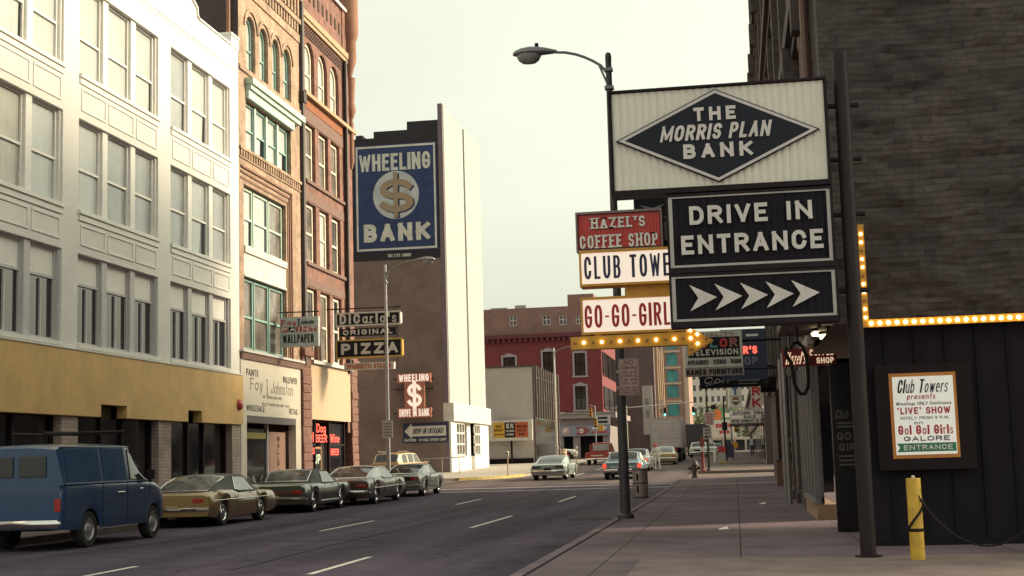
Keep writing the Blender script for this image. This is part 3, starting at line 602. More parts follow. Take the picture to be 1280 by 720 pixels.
for s, a, b, c, d, m_, kw in (('PAINTS',52.75,54.15,5.05,5.32,letter_black,{}),('WALLPAPER',57.3,59.2,4.98,5.25,letter_black,{}),('Foy',53.2,54.7,4.5,4.98,lf,dict(serif=True,sw=.12)),('I',55.1,55.4,4.35,5.0,lf,dict(serif=True,sw=.12)),
    ('Johnston',55.7,58.7,4.45,4.95,lf,dict(shear=.25,sw=.1)),('OF WHEELING INC.',54.7,57.2,4.22,4.34,lf,{}),('BEST PAINTS IN ANY TEST',54.6,58.2,3.92,4.04,lf,{}),('WHOLESALE',52.75,54.9,3.66,3.9,letter_black,{}),('RETAIL',58.1,59.3,3.66,3.9,letter_black,{})):
    letteringX(B, m_, s, a, b, c, d, XL+.032, depth=.006, **kw)
mb = MB(); mb.box(XL-.28,XL+.02,52.78,59.03,3.2,3.48); mb.build('shop_lintel', M('lintel_grey', (.10,.085,.09), .7), B)
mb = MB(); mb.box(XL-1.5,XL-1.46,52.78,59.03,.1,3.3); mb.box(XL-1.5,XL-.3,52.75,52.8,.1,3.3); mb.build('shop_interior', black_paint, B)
mb = MB(); mb.box(XL-.5,XL-.48,52.9,56.6,.75,3.0); sw_ = mb.build('shop_window', glass_dark, B)
mb = MB(); mb.box(XL-.55,XL-.4,52.8,52.92,.1,3.2); mb.box(XL-.55,XL-.4,56.5,56.62,.1,3.2); mb.box(XL-.55,XL-.4,52.9,56.5,.1,.75); mb.build('frame', grey_trim, sw_)
mb = MB(); mb.box(XL-.47,XL-.44,53,56.4,2.6,2.85); mb.build('shop_banner', M('olive_banner', (.22,.17,.02), .6), B)
mb = MB(); mb.box(XL-.6,XL-.4,56.7,58.9,.1,2.9); mb.build('notice_panel', M('pink_panel', (.30,.17,.13), .7), B)
mb = MB()
for i, c in enumerate('WALLPAPER'): letters(mb, c, (XL-.395, 57.75, 2.5-i*.27), *EX, .3, .22, sw=.2, depth=.006)
mb.build('lettering', letter_black, B)
mb = MB()
for i in range(22): y = 53.1+random.random()*3.1; z = .8+random.random()*.05; mb.box(XL-.475,XL-.44,y,y+.13,z,z+.1+random.random()*.22)
mb.build('paint_cans', M('can_labels', (.20,.17,.16), .5, var=.9, scale=5), B)

# ------------------------------------------------------------------ red brick building
B = thing('red_brick_building', 'red brick building with three wide arched top windows and a round corner turret', 'building', (XL, 64.6, .15))
mb = MB(); shell(mb, -45, XL, 60.5, 68.95, 3, 24.6, 'x1')
cols = [(61.1,62.67),(63.25,64.81),(65.29,66.83)]
holes = [(a, b, 18.62, 21.2, 1) for a, b in cols]+[(a, b, z0, z1) for a, b in cols for z0, z1 in ((14.55,17.25),(10.72,13.5),(6.25,9.55))]
wall_cells(mb, XL-.05, 61.0, 67.5, 6.1, 24.6, holes, .25)
for a, b in ((60.5,61.0),(67.5,68.95)): mb.quad((XL,a,3),(XL,b,3),(XL,b,24.6),(XL,a,24.6)); mb.quad((XL,a,3),(XL-.06,a,3),(XL-.06,a,24.6),(XL,a,24.6)); mb.quad((XL,b,3),(XL-.06,b,3),(XL-.06,b,24.6),(XL,b,24.6))
mb.build('wall', red_brick, B)
mb = MB()
for i in range(9): y = 61.15+i*.72; mb.box(XL-.05,XL-.02,y,y+.26,23.2,23.75)
mb.each('parapet_recess_shade', M('recess_shade', (.06,.03,.025), .9), B)  # raised dark blocks: the shade of parapet recesses painted as colour
mb = MB()
for r in range(5):
    for i in range(22): y = 61.05+i*.29+(r % 2)*.14; mb.box(XL-.05,XL-.01,y,y+.15,21.35+r*.1,21.44+r*.1)
mb.build('diaper_brickwork', M('diaper_brick', (.10,.055,.05), .9), B)
mb = MB(); mb.box(XL-.05,XL+.12,60.5,68.3,22.15,22.45); mb.box(XL-.05,XL+.06,60.5,68.3,21.95,22.15); mb.box(XL-.05,XL+.2,60.55,69.2,18.4,18.58); mb.build('stone_band', tan_stone, B)
mb = MB()
for a, b in ((67.9,24.75),): mb.box(XL-.3,XL+.1,60.5,68.0,24.6,24.75)
mb.build('coping', white_trim, B)
mb = MB()
for i in range(6): mb.box(XL-.05,XL-.015,61.1,67.3,17.95+i*.07,17.99+i*.07)
mb.build('vent_band', M('terracotta', (.40,.15,.07), .7), B)
mb = MB()
for z0, z1 in ((17.3,17.85),(13.55,13.98),(9.6,9.98)): mb.box(XL-.05,XL+.0-.02,61.0,67.4,z0,z1)
for z in (14.38,10.55): mb.box(XL-.05,XL+.06,61.0,67.4,z,z+.16)
mb.build('lintel', brown_stone, B)
for k, (a, b) in enumerate(cols):
    window(B, XL-.05, a+.08, b-.08, 18.64, 21.16, glass_blind, M('cream_frame', (.62,.55,.45), .6), 19.7, (), .12, arch=1, depth=.25)
    for z0, z1, mz in ((14.57,17.2,15.8),(10.74,13.45,12.1),(6.27,9.5,7.9)): window(B, XL-.05, a+.08, b-.08, z0, z1, [glass_mid, glass_warm, glass_blind][(k+int(z0)) % 3] if z0 < 14 else glass_warm, MC['cream_frame'], mz, (), .12, depth=.25)
mb = MB(); mb.lathe([(0,21.2),(.12,21.25),(.2,21.6),(.38,22.2),(.36,23.2),(.42,23.3),(.5,23.7),(.5,26)], (XL+.05,68.55,0), 16); mb.lathe([(.08,19.0),(.2,19.3),(.3,19.6),(.22,20.0),(.3,21.3)], (XL+.02,68.75,0), 12); mb.lathe([(.06,16.5),(.17,16.9),(.17,19.0)], (XL+.02,68.75,0), 12)
mb.build('turret', M('turret_terracotta', (.27,.13,.085), .8, var=.25), B, True)
mb = MB(); mb.tube([(XL+.05,60.29,5.9),(XL+.05,60.29,23.5)], .15); mb.box(XL-.02,XL+.24,60.06,60.5,17.9,18.4); mb.build('downpipe', M('black_pipe', (.03,.02,.02), .6), B)
mb = MB(); mb.tube([(XL+.1,67.55,5.9),(XL+.1,67.55,21.9)], .1); mb.build('downpipe', MC['black_pipe'], B)
for a, b in ((59.85,61.15),(67.9,69.0)):
    z = .1; mb = MB()
    while z < 6.6: mb.box(XL-.3,XL+.1+random.random()*.05,a,b,z+.02,z+.37); z += .38
    mb.box(XL-.3,XL+.09,a+.03,b-.03,.1,6.6); mb.box(XL-.2,XL+.24,a-.05,b+.05,6.3,6.62)
    mb.build('rusticated_pier', red_stone, B, bevel=.03)
mb = MB(); mb.box(XL-.25,XL+.05,61.2,67.86,3.52,6.05); mb.build('beige_fascia', beige, B)
mb = MB(); mb.box(XL-.2,XL+.22,61.2,67.86,6.05,6.2); mb.build('sill', grey_trim, B)
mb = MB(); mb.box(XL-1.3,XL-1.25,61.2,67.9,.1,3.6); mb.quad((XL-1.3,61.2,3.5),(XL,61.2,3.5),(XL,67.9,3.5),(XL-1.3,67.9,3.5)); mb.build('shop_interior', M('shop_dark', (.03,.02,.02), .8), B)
for a, b in ((61.25,62.4),(64.6,67.3)):
    mb = MB(); mb.box(XL-.22,XL-.20,a,b,.9,3.4); wn = mb.build('shop_window', glass_dark, B)
    mb = MB(); mb.box(XL-.25,XL-.1,a,b,.1,.9); mb.build('stall_riser', M('riser', (.36,.22,.13), .7), wn)
    mb = MB()
    for y in (a, b-.1): mb.box(XL-.26,XL-.12,y,y+.1,.9,3.5)
    mb.box(XL-.26,XL-.13,a,b,2.35,2.43); mb.build('frame', dark_metal, wn)
mb = MB(); mb.box(XL-.5,XL-.45,62.55,64.4,.15,2.3); dr = mb.build('door', M('tan_door', (.30,.17,.09), .6), B)
mb = MB(); mb.box(XL-.44,XL-.42,62.7,64.2,1.25,2.2); pn = mb.build('door_pane', black_paint, dr)
letteringX(pn, M('pale_green_letter', (.55,.66,.5), .5), "'UP", 62.9, 64.1, 1.5, 1.95, XL-.415, sw=.22, depth=.006)
for s, a, b, c, d in (('Hot',61.35,62.2,2.5,2.95),('DOGS',61.35,62.3,1.95,2.25),('Dog',62.7,64.1,2.95,3.35),('BEER',62.6,64.3,2.5,2.85),('Wine',64.9,66.4,2.5,2.9),('BEER',65.0,66.3,1.9,2.2)):
    letteringX(B, neon_red, s, a, b, c, d, XL-.16, name='neon_lettering', sw=.12, depth=.02)
mb = MB(); mb.tube([(XL+.9,66.4,1.2),(XL+.9,69.6,1.2)], .03, 6); mb.tube([(XL+.9,66.4,.15),(XL+.9,66.4,1.2)], .03, 6); mb.tube([(XL+.9,69.6,.15),(XL+.9,69.6,1.2)], .03, 6)
tag(single(mb.build('handrail', galv)), 'low metal handrail at the pizza shop corner', 'railing')

# ------------------------------------------------------------------ bank tower with the painted wall
TY = 92.6
B = thing('bank_tower', 'tall slab with white front and brown side wall carrying a blue bank advert', 'building', (XL, TY, gz(TY)))
mb = MB(); mb.quad((-60,TY,.3),(-19.2,TY,.3),(-19.2,TY,15.2),(-60,TY,15.2))
mb.quad((-60,TY,0),(-60,TY,24),(-60,106.8,24),(-60,106.8,0)); mb.quad((-60,106.8,0),(-60,106.8,24),(XL-.3,106.8,24),(XL-.3,106.8,0)); mb.build('side_wall', brick('brown_side_wall', (.178,.126,.108), (.19,.135,.115), (.168,.118,.102), bw=.4, bh=.2, ms=.006, var=.34, big=.33), B)
mb = MB()
for a, b, z in ((-60,-25.45,23.4),(-25.45,-25.08,23.8),(-25.08,-24.58,24.05),(-24.58,-23.8,23.8),(-23.8,-21.43,24.25),(-21.43,-19.25,24.82)):
    mb.quad((a,TY-.004,15.2),(b,TY-.004,15.2),(b,TY-.004,z),(a,TY-.004,z)); mb.quad((a,TY-.004,z),(b,TY-.004,z),(b,106.8,z),(a,106.8,z)); mb.quad((b,TY,15.2),(b,106.8,15.2),(b,106.8,z),(b,TY,z))
mb.build('upper_side_wall', M('black_wall_paint', (.020,.016,.022), .8, var=.3), B)
mb = MB(); mb.box(-19.25,-18.93,TY-.02,TY+.3,.6,25.95); mb.build('corner_trim', M('purple_grey_trim', (.16,.12,.13), .7), B)
white_metal = lines_mat('white_metal_panel', (.37,.385,.38), (.30,.31,.305), 2.35, .012, rough=.95, axis='z', var=.05)
nodes(white_metal)[1].inputs['Specular IOR Level'].default_value = .03
mb = MB()
mb.box(-19.25,XL,TY+.3,99.7,4.9,25.9); mb.box(-19.25,XL,100.4,106.8,4.9,25.9); mb.box(-19.25,XL-.12,99.7,100.4,4.9,25.85)
mb.build('front_panels', white_metal, B)
mb = MB()
for k in range(5): z = 5+k*4.16; mb.box(XL-.12,XL-.10,99.72,100.38,z,z+4.0)
mb.build('vertical_slot', M('grey_slot', (.30,.28,.28), .6), B)
mb = MB(); mb.box(-19.3,XL+.32,TY-.03,107.1,4.1,5.32); mb.build('base_fascia', sign_white, B)
mb = MB(); mb.box(-19.25,XL+.1,TY-.01,94.4,.4,4.1); mb.box(-19.25,XL+.1,97.4,99.7,.4,1.75) ; mb.box(-19.25,XL+.1,94.4,97.4,.4,1.75); mb.box(-19.25,XL+.1,103.5,107.0,.4,4.1); mb.box(-19.25,XL-.2,99.7,101.2,.4,4.1); mb.box(-19.25,XL+.1,101.2,103.5,.4,1.75); mb.build('base_wall', white_trim, B)
for a, b in ((94.4,97.4),(101.2,103.5)):
    mb = MB(); mb.quad((XL,a,1.75),(XL,b,1.75),(XL,b,4.1),(XL,a,4.1)); wn = mb.build('window', glass_mid, B); mb = MB()
    for i in range(4): y = a+(b-a-.14)*i/3; mb.box(XL+.005,XL+.1,y,y+.14,1.75,4.1)
    for z in (1.75,2.5,3.25,3.95): mb.box(XL+.006,XL+.096,a,b,z,z+.13)
    mb.build('frame', sign_white, wn)
yb = TY-.01
mb = MB(); mb.box(-25.17,-19.40,yb-.02,yb,15.82,23.3); adv = mb.build('painted_advert', blue_paint, B)
lw = M('weathered_white_paint', (.56,.55,.49), .8, var=.2, scale=1.5)
mb = MB()
for q in ((-25.1,-19.47,15.9,16.04),(-25.1,-19.47,23.08,23.22),(-25.1,-24.97,16.04,23.08),(-19.6,-19.47,16.04,23.08)): mb.box(q[0],q[1],yb-.026,yb-.02,q[2],q[3])
mb.build('border', lw, adv)
lettering(adv, lw, 'WHEELING', -24.85, -19.82, 21.45, 22.65, yb-.022, sw=.27, gap=.2, depth=.012)
lettering(adv, lw, 'BANK', -24.6, -19.95, 16.5, 17.75, yb-.022, sw=.27, gap=.3, depth=.012)
mb = MB(); mb.add([(-22.28+1.62*cos(2*pi*i/40),yb-.03,19.72+1.68*sin(2*pi*i/40)) for i in range(40)], [tuple(range(40))]); mb.build('disc', M('disc_pale_blue', (.45,.48,.49), .8, var=.2, scale=1.5), adv)
mb = MB(); letters(mb, 'S', (-23.45,yb-.034,18.5), *FX, 2.4, 2.35, sw=.19, depth=.03); mb.box(-22.45,-22.15,yb-.085,yb-.034,18.15,21.3); mb.build('dollar_mark', M('ochre_paint', (.31,.235,.155), .8), adv)
mb = MB(); letters(mb, 'S', (-23.35,yb-.032,18.42), *FX, 2.4, 2.35, sw=.19, depth=.012); mb.box(-22.33,-22.03,yb-.05,yb-.032,18.1,21.2); mb.build('dollar_shadow', navy, adv)
lettering(B, lw, 'TRI LITE SIGNS', -22.95, -21.3, 15.4, 15.62, yb-.012, sw=.2, depth=.008)
mb = MB(); mb.box(-22.1,-19.02,yb-.05,yb,2.72,4.03); ent = mb.build('entrance_board', navy, B)
mb = MB(); mb.prism([(-22.0,3.5),(-21.5,4.0),(-21.5,3.82),(-19.14,3.82),(-19.14,3.14),(-21.5,3.14),(-21.5,2.98)], 'y', yb-.058, yb-.05); mb.build('arrow', sign_white, ent)
lettering(ent, letter_navy, 'DRIVE-IN ENTRANCE', -21.45, -19.25, 3.3, 3.66, yb-.06, sw=.17, shear=.25, depth=.006)
lettering(ent, sign_white, 'CAUTION - 10 MILE SPEED LIMIT', -22.0, -19.12, 2.8, 2.98, yb-.055, sw=.18, depth=.006)
# neon bank sign on brackets
N_ = thing('bank_neon_sign', 'small red and white neon drive-in bank sign with a dollar mark on the brown wall', 'sign', (-21.1, TY-.7, 4.4))
fr = M('salmon_frame', (.42,.16,.11), .5); sy = TY-.75
mb = MB(); mb.box(-22.28,-19.98,sy,sy+.3,6.72,7.35); mb.box(-21.78,-20.42,sy+.003,sy+.297,5.04,6.72); mb.box(-22.26,-19.98,sy,sy+.3,4.38,5.04); mb.build('cabinet', fr, N_)
lettering(N_, lightbox, 'WHEELING', -22.15, -20.1, 6.8, 7.28, sy-.002, sw=.26, depth=.03)
lettering(N_, lightbox, 'DRIVE IN BANK', -22.15, -20.1, 4.46, 4.96, sy-.002, sw=.24, depth=.03)
lettering(N_, lightbox, '$', -21.6, -20.6, 5.1, 6.65, sy-.002, sw=.15, depth=.04)
mb = MB()
for z in (7.0,6.3,4.7): mb.tube([(-22.6,sy+.2,z),(-19.8,sy+.2,z)], .03, 6); mb.tube([(-22.4,sy+.2,z),(-22.4,TY,z)], .03, 6); mb.tube([(-20,sy+.2,z),(-20,TY,z)], .03, 6)
mb.build('bracket', black_iron, N_)
# ------------------------------------------------------------------ grey office block with billboard
GY = 120.
B = thing('grey_office_block', 'low grey block with a blank wall and a gold vertical-slat street front', 'building', (-17, GY, gz(GY)))
mb = MB(); mb.box(-45,-17.05,GY,GY+.3,.9,9.3); mb.box(-45,-17.05,GY+.3,136.5,.9,9.25); mb.build('wall', M('grey_render', (.46,.425,.405), .8, var=.1, scale=.8), B)
mb = MB(); mb.box(-17.1,-16.95,GY-.02,GY+.1,.9,9.45); mb.box(-45,-16.96,GY-.05,GY+.1,9.3,9.45); mb.box(-17.1,-16.9,136.2,136.6,.9,9.5); mb.each('edge_trim', M('trim_brown', (.08,.06,.06), .6), B)
mb = MB(); mb.box(-17.04,-17.0,GY+.3,136.3,4.9,9.4); mb.build('slat_panel', M('gold_panel', (.50,.40,.27), .5), B)
mb = MB()
for i in range(11): y = GY+.4+i*1.55; mb.box(-17,-16.8,y,y+.3,4.9,9.4)
for z in (6.6,8.4): mb.box(-17,-16.9,GY+.3,136.3,z,z+.1)
mb.build('slats', M('dark_slat', (.06,.045,.045), .5), B)
mb = MB(); mb.box(-17.04,-16.99,GY+.5,136,.9,4.88); mb.build('shop_window', glass_dark, B)
mb = MB(); mb.box(-40,-17.2,GY-.25,GY,.9,1.45); mb.build('plinth', black_paint, B)
BB = thing('billboard', 'white framed billboard in yellow, black and red panels in front of the grey wall', 'billboard', (-19, GY-.8, gz(GY)))
by = GY-.7
mb = MB(); mb.box(-20.9,-17.15,by,by+.3,2.98,4.74); mb.build('frame', sign_white, BB)
for a, b, m_ in ((-20.55,-19.54,M('billboard_yellow', (.60,.36,.04), .5)),(-19.54,-18.62,letter_black),(-18.62,-17.5,M('billboard_red', (.48,.10,.035), .5))):
    mb = MB(); mb.box(a,b,by-.02,by,3.25,4.55); mb.build('panel', m_, BB)
for s, a, b, c, d, m_ in (('5%',-19.4,-18.75,4.02,4.45,sign_white),('PASSBOOK',-19.45,-18.7,3.72,3.9,sign_white),('SAVINGS',-19.4,-18.75,3.42,3.6,sign_white),('SAVE',-20.3,-19.8,4.1,4.35,letter_black),('REGULARLY',-20.45,-19.65,3.8,4.0,letter_black),('DAY IN DAY OUT',-20.45,-19.65,3.45,3.6,letter_black),('WHEELING',-18.5,-17.6,4.05,4.28,letter_black),('DOLLAR',-18.4,-17.7,3.75,3.95,letter_black),('BANK',-18.3,-17.8,3.42,3.62,letter_black)):
    lettering(BB, m_, s, a, b, c, d, by-.021, sw=.22, depth=.006)
mb = MB(); mb.cyl((-19,by+.2,gz(GY)),(-19,by+.2,3),.09); mb.build('post', dark_metal, BB)

# ------------------------------------------------------------------ red corner building and its neighbours up the street
RY = 160.
B = thing('red_corner_building', 'dark red painted three-storey corner building with grey window surrounds and a shop below', 'building', (-22, RY, gz(RY)))
red_paint = brick('red_painted_brick', (.165,.026,.030), (.18,.032,.035), (.145,.027,.031), var=.18, bump=.1)
rw = [(-26.15,-24.75,11.2,13.1),(-21.5,-20.25,10.7,13.55),(-17.85,-16.6,10.65,13.25),(-17.9,-16.65,6.75,9.45),(-21.5,-20.25,6.75,9.45),(-26.15,-24.75,6.75,9.45)]
mb = MB(); wall_cells(mb, RY, -34, -14.73, 6.5, 15.7, rw, .3, 'y')
mb.quad((-14.73,RY,6.5),(-14.73,182,6.5),(-14.73,182,15.7),(-14.73,RY,15.7)); mb.quad((-34,RY,6.5),(-34,182,6.5),(-34,182,15.7),(-34,RY,15.7)); mb.build('wall', red_paint, B)
def fwindow(parent, x0, x1, z0, z1, y, glass, frame, sur=None):
    mb = MB(); mb.quad((x0,y+.26,z0),(x1,y+.26,z0),(x1,y+.26,z1),(x0,y+.26,z1)); wn = mb.build('window', glass, parent)
    mb = MB(); m = (x0+x1)/2; zm = (z0+z1)/2
    for a, b in ((x0,x0+.1),(x1-.1,x1),(m-.05,m+.05)): mb.box(a,b,y+.16,y+.25,z0,z1)
    for z in (z0,zm,z1-.1): mb.box(x0+.1,x1-.1,y+.165,y+.245,z,z+.1)
    mb.build('frame', frame, wn)
    if sur:
        mb = MB(); mb.box(x0-.22,x0,y-.08,y+.05,z0,z1); mb.box(x1,x1+.22,y-.08,y+.05,z0,z1); mb.box(x0-.3,x1+.3,y-.12,y+.05,z0-.2,z0); mb.box(x0-.22,x1+.22,y-.085,y+.05,z1,z1+.22); mb.prism([(x0+.1,z1+.22),(x1-.1,z1+.22),((x0+x1)/2+.2,z1+.42),((x0+x1)/2-.2,z1+.42)], 'y', y-.08, y+.05); mb.build('surround', sur, wn)
    return wn
sur = M('grey_stone_surround', (.30,.25,.27), .7, var=.1)
for a, b, c, d in rw: fwindow(B, a, b, c, d, RY, glass_dark, dark_metal, sur)
mb = MB()
for k in range(3):
    for z0, z1 in ((10.7,13.4),(6.8,9.4)): y = RY+.8+k*6.6; mb.box(-14.75,-14.6,y,y+5.6,z0,z1)
mb.each('street_window', glass_dark, B)
mb = MB(); mb.box(-34,-14.5,RY-.5,RY,15.2,15.65); mb.box(-14.73,-14.3,RY-.5,182,15.2,15.65)
for i in range(30): x = -33.8+i*.64; mb.box(x,x+.3,RY-.4,RY,14.75,15.2)
mb.build('cornice', M('dark_red_cornice', (.10,.018,.025), .7), B)
att = brick('attic_brick', (.20,.10,.085), (.24,.125,.105), (.19,.12,.105))
aw = [(-25.4,-24.5,16.75,18.0),(-21.5,-20.55,16.7,17.9),(-19.55,-18.65,16.65,17.8),(-17.6,-16.85,16.65,17.7)]
mb = MB(); wall_cells(mb, RY+.6, -34, -14.9, 15.65, 18.8, aw, .3, 'y'); mb.box(-18.5,-15.5,RY+.7,RY+5,18.8,20.15); mb.quad((-14.9,RY+.6,15.6),(-14.9,182,15.6),(-14.9,182,18.8),(-14.9,RY+.6,18.8)); mb.quad((-34,RY+.6,18.8),(-14.9,RY+.6,18.8),(-14.9,182,18.8),(-34,182,18.8)); mb.build('attic', att, B)
for a, b, c, d in aw: fwindow(B, a, b, c, d, RY+.6, glass_mid, grey_trim)
mb = MB(); mb.box(-28,-26,RY+3,RY+5,18.8,19.2); mb.box(-24.9,-23.6,RY+2,RY+4,18.8,19.3); mb.box(-22,-20.6,RY+4,RY+6,18.8,19.1); mb.each('roof_vent', galv, B)
mb = MB(); mb.box(-34,-13.3,RY-.35,RY+.2,5.75,6.4); mb.box(-34,-13.3,RY+.2,182,5.75,6.4); mb.box(-34,-13.25,RY-.45,RY-.35,6.25,6.45); mb.build('shop_cornice', M('grey_stone', (.27,.22,.21), .8, var=.2), B)
mb = MB(); mb.box(-34,-14.1,RY,RY+.25,4.9,5.75); mb.build('shop_frieze', M('grey_frieze', (.20,.16,.165), .7), B)
mb = MB(); mb.box(-19.8,-14.0,RY-.2,RY,3.75,4.95); sg = mb.build('shop_sign', M('grey_blue_sign', (.22,.23,.28), .6), B)
mb = MB(); mb.lathe([(0,0),(.5,0)], (-19.1,RY-.22,4.35), 20, 'y'); mb.build('roundel', M('pale_pink', (.42,.28,.27), .5), sg)
mb = MB(); mb.prism([(-18.0,3.9),(-16.9,3.9),(-16.3,4.35),(-16.9,4.8),(-18.0,4.8),(-17.6,4.35)], 'y', RY-.23, RY-.2); mb.build('arrow', M('maroon', (.28,.06,.07), .5), sg)
lettering(sg, letter_white, 'F', -19.35, -18.9, 4.1, 4.6, RY-.23, sw=.2); lettering(sg, letter_white, 'S', -17.55, -17.05, 4.1, 4.6, RY-.24, sw=.2); MB().box(-16.1,-14.4,RY-.215,RY-.2,4.5,4.7).build('text_lines', letter_white, sg); MB().box(-16.1,-14.3,RY-.215,RY-.2,4.05,4.22).build('text_lines', letter_red, sg)
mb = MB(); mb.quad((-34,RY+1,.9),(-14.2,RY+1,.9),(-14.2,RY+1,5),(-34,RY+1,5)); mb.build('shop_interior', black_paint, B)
mb = MB()
for x in (-20.2,-18.3,-14.9,-26,-30): mb.box(x,x+.8,RY,RY+.4,.9,4.9)
mb.box(-14.9,-14.2,RY+.4,182,.9,4.9); mb.each('shop_pier', M('grey_pier', (.24,.20,.20), .75), B)
mb = MB(); mb.box(-15.45,-13.85,RY-2,RY-1.8,4.95,6.0); o = mb.build('sign_board', M('grey_sign_face', (.40,.38,.40), .5)); s = thing('corner_shop_sign', 'small grey projecting sign with two dark lines at the red corner building', 'sign', (-14.6,RY-1.9,4.95)); o.data.transform(Matrix.Translation((14.6,-RY+1.9,-4.95))); o.parent = s
MB().box(-15.2,-14.1,RY-2.01,RY-2,5.56,5.8).build('text_lines', letter_black, s); MB().box(-15.2,-14.1,RY-2.01,RY-2,5.12,5.36).build('text_lines', letter_black, s)
mb = MB(); mb.tube([(-14.7,RY-1.9,5.6),(-14.7,RY-.1,5.6)], .05); mb.build('bracket', dark_metal, s)
# dark brick neighbour
def far_block(name, label, x0, x1, y0, y1, z1, wall, wins, glass, frame=None, cat='building', cornice=None):
    B = thing(name, label, cat, ((x0+x1)/2, y0, gz(y0))); mb = MB(); wall_cells(mb, y0, x0, x1, gz(y0), z1, wins, .3, 'y')
    xs = x1 if x1 < 0 else x0
    for x in (x0, x1): mb.quad((x,y0,.5),(x,y1,.5),(x,y1,z1),(x,y0,z1))
    mb.quad((x0,y0,z1),(x1,y0,z1),(x1,y1,z1),(x0,y1,z1)); mb.build('wall', wall, B)
    for a, b, c, d, *_ in wins: 
        mb = MB(); mb.quad((a,y0+.25,c),(b,y0+.25,c),(b,y0+.25,d),(a,y0+.25,d)); wn = mb.build('window', glass, B)
        if frame: mb = MB(); m = (a+b)/2; mb.box(m-.07,m+.07,y0+.18,y0+.24,c,d); mb.box(a,b,y0+.17,y0+.23,(c+d)/2-.07,(c+d)/2+.07); mb.box(a-.15,b+.15,y0-.12,y0,c-.2,c); mb.build('frame', frame, wn)
    if cornice: mb = MB(); mb.box(x0-.2,x1+.2,y0-.4,y0,z1-.6,z1+.1); mb.build('cornice', cornice, B)
    return B
B = far_block('dark_brick_block', 'dark purple-brown brick block past the red corner building', -24, -11.0, 200, 228, 17, brick('purple_brick', (.105,.062,.062), (.125,.075,.072), (.10,.07,.07)), [(-22+i*3.2,-20.6+i*3.2,8.5,11) for i in range(2)], glass_dark, grey_trim)
mb = MB()
for i in range(4): y = 203+i*5.5; mb.box(-11,-10.6,y,y+1,1.2,17)
mb.each('pilaster', tan_stone, B)
B = thing('pale_signpost_slab', 'tall pale vertical sign slab projecting from the dark brick block', 'sign', (-12, 197, 5))
mb = MB(); mb.box(-12.6,-11.2,197,197.4,4.2,11); mb.build('slab', M('pale_slab', (.40,.34,.30), .6), B); mb = MB(); mb.box(-12.2,-11.7,196.96,197,8.2,9.2); mb.box(-12.2,-11.7,196.96,197,6.6,7.6); mb.build('lettering', M('grey_letter', (.2,.18,.18), .6), B)
mb = MB(); mb.tube([(-11.3,197.2,9),(-11.0,200,9)], .08); mb.build('bracket', dark_metal, B)
B = thing('narrow_pale_sign', 'narrow pale vertical sign beyond the taller pale sign slab', 'sign', (-10.4, 204, 5))
mb = MB(); mb.box(-10.9,-9.95,204,204.3,3.8,9.4); mb.build('slab', MC['pale_slab'], B); mb = MB(); mb.box(-10.7,-10.2,203.96,204,7.2,7.9); mb.box(-10.7,-10.2,203.96,204,6,6.7); mb.build('lettering', MC['grey_letter'], B)
tw = [(-12.0,-9.9,z,z+2.3,.35) for z in (2.2,5.2,8.3,11.7,14.5,17.6,20.6)]
B = far_block('teal_window_building', 'narrow brick building with a column of teal filled arched windows far up the street', -16, -8.2, 260, 290, 25, brick('orange_brick', (.30,.16,.125), (.34,.19,.15), (.26,.17,.14)), tw, M('teal_panel', (.055,.24,.24), .35, var=.3, scale=1))
mb = MB(); mb.box(-12.9,-12.45,259.7,260,2,25); mb.box(-8.9,-8.55,259.7,260,2,25); mb.box(-8.55,-8.0,259.5,260,2,26)
mb.each('stone_strip', M('pale_strip', (.48,.36,.28), .6), B)
mb = MB()
for z in (4.6,7.6,10.8,14.1,17,20): mb.box(-12.4,-9.3,259.85,260,z,z+.35)
mb.each('stone_band', MC['pale_strip'], B)
hw = [(-24+i*1.75,-23.15+i*1.75,z,z+1.7) for i in range(27) for z in (6,9.4,12.8,16.2,19.6,23,26.4,29.8)]
B = thing('white_high_rise', 'white high-rise with rows of small windows closing the far end of the street', 'building', (0, 420, 2))
mb = MB(); wall_cells(mb, 420, -26, 24, 1.5, 37, hw, .3, 'y'); mb.quad((24,420,1),(24,450,1),(24,450,37),(24,420,37)); mb.quad((-26,420,1),(-26,450,1),(-26,450,37),(-26,420,37)); mb.quad((-26,420,37),(24,420,37),(24,450,37),(-26,450,37)); mb.build('wall', M('pale_high_rise', (.55,.50,.44), .7), B)
for z in (6,9.4,12.8,16.2,19.6,23,26.4,29.8):
    mb = MB(); mb.quad((-25,420.25,z),(23,420.25,z),(23,420.25,z+1.7),(-25,420.25,z+1.7)); mb.build('window_row', glass_mid, B)

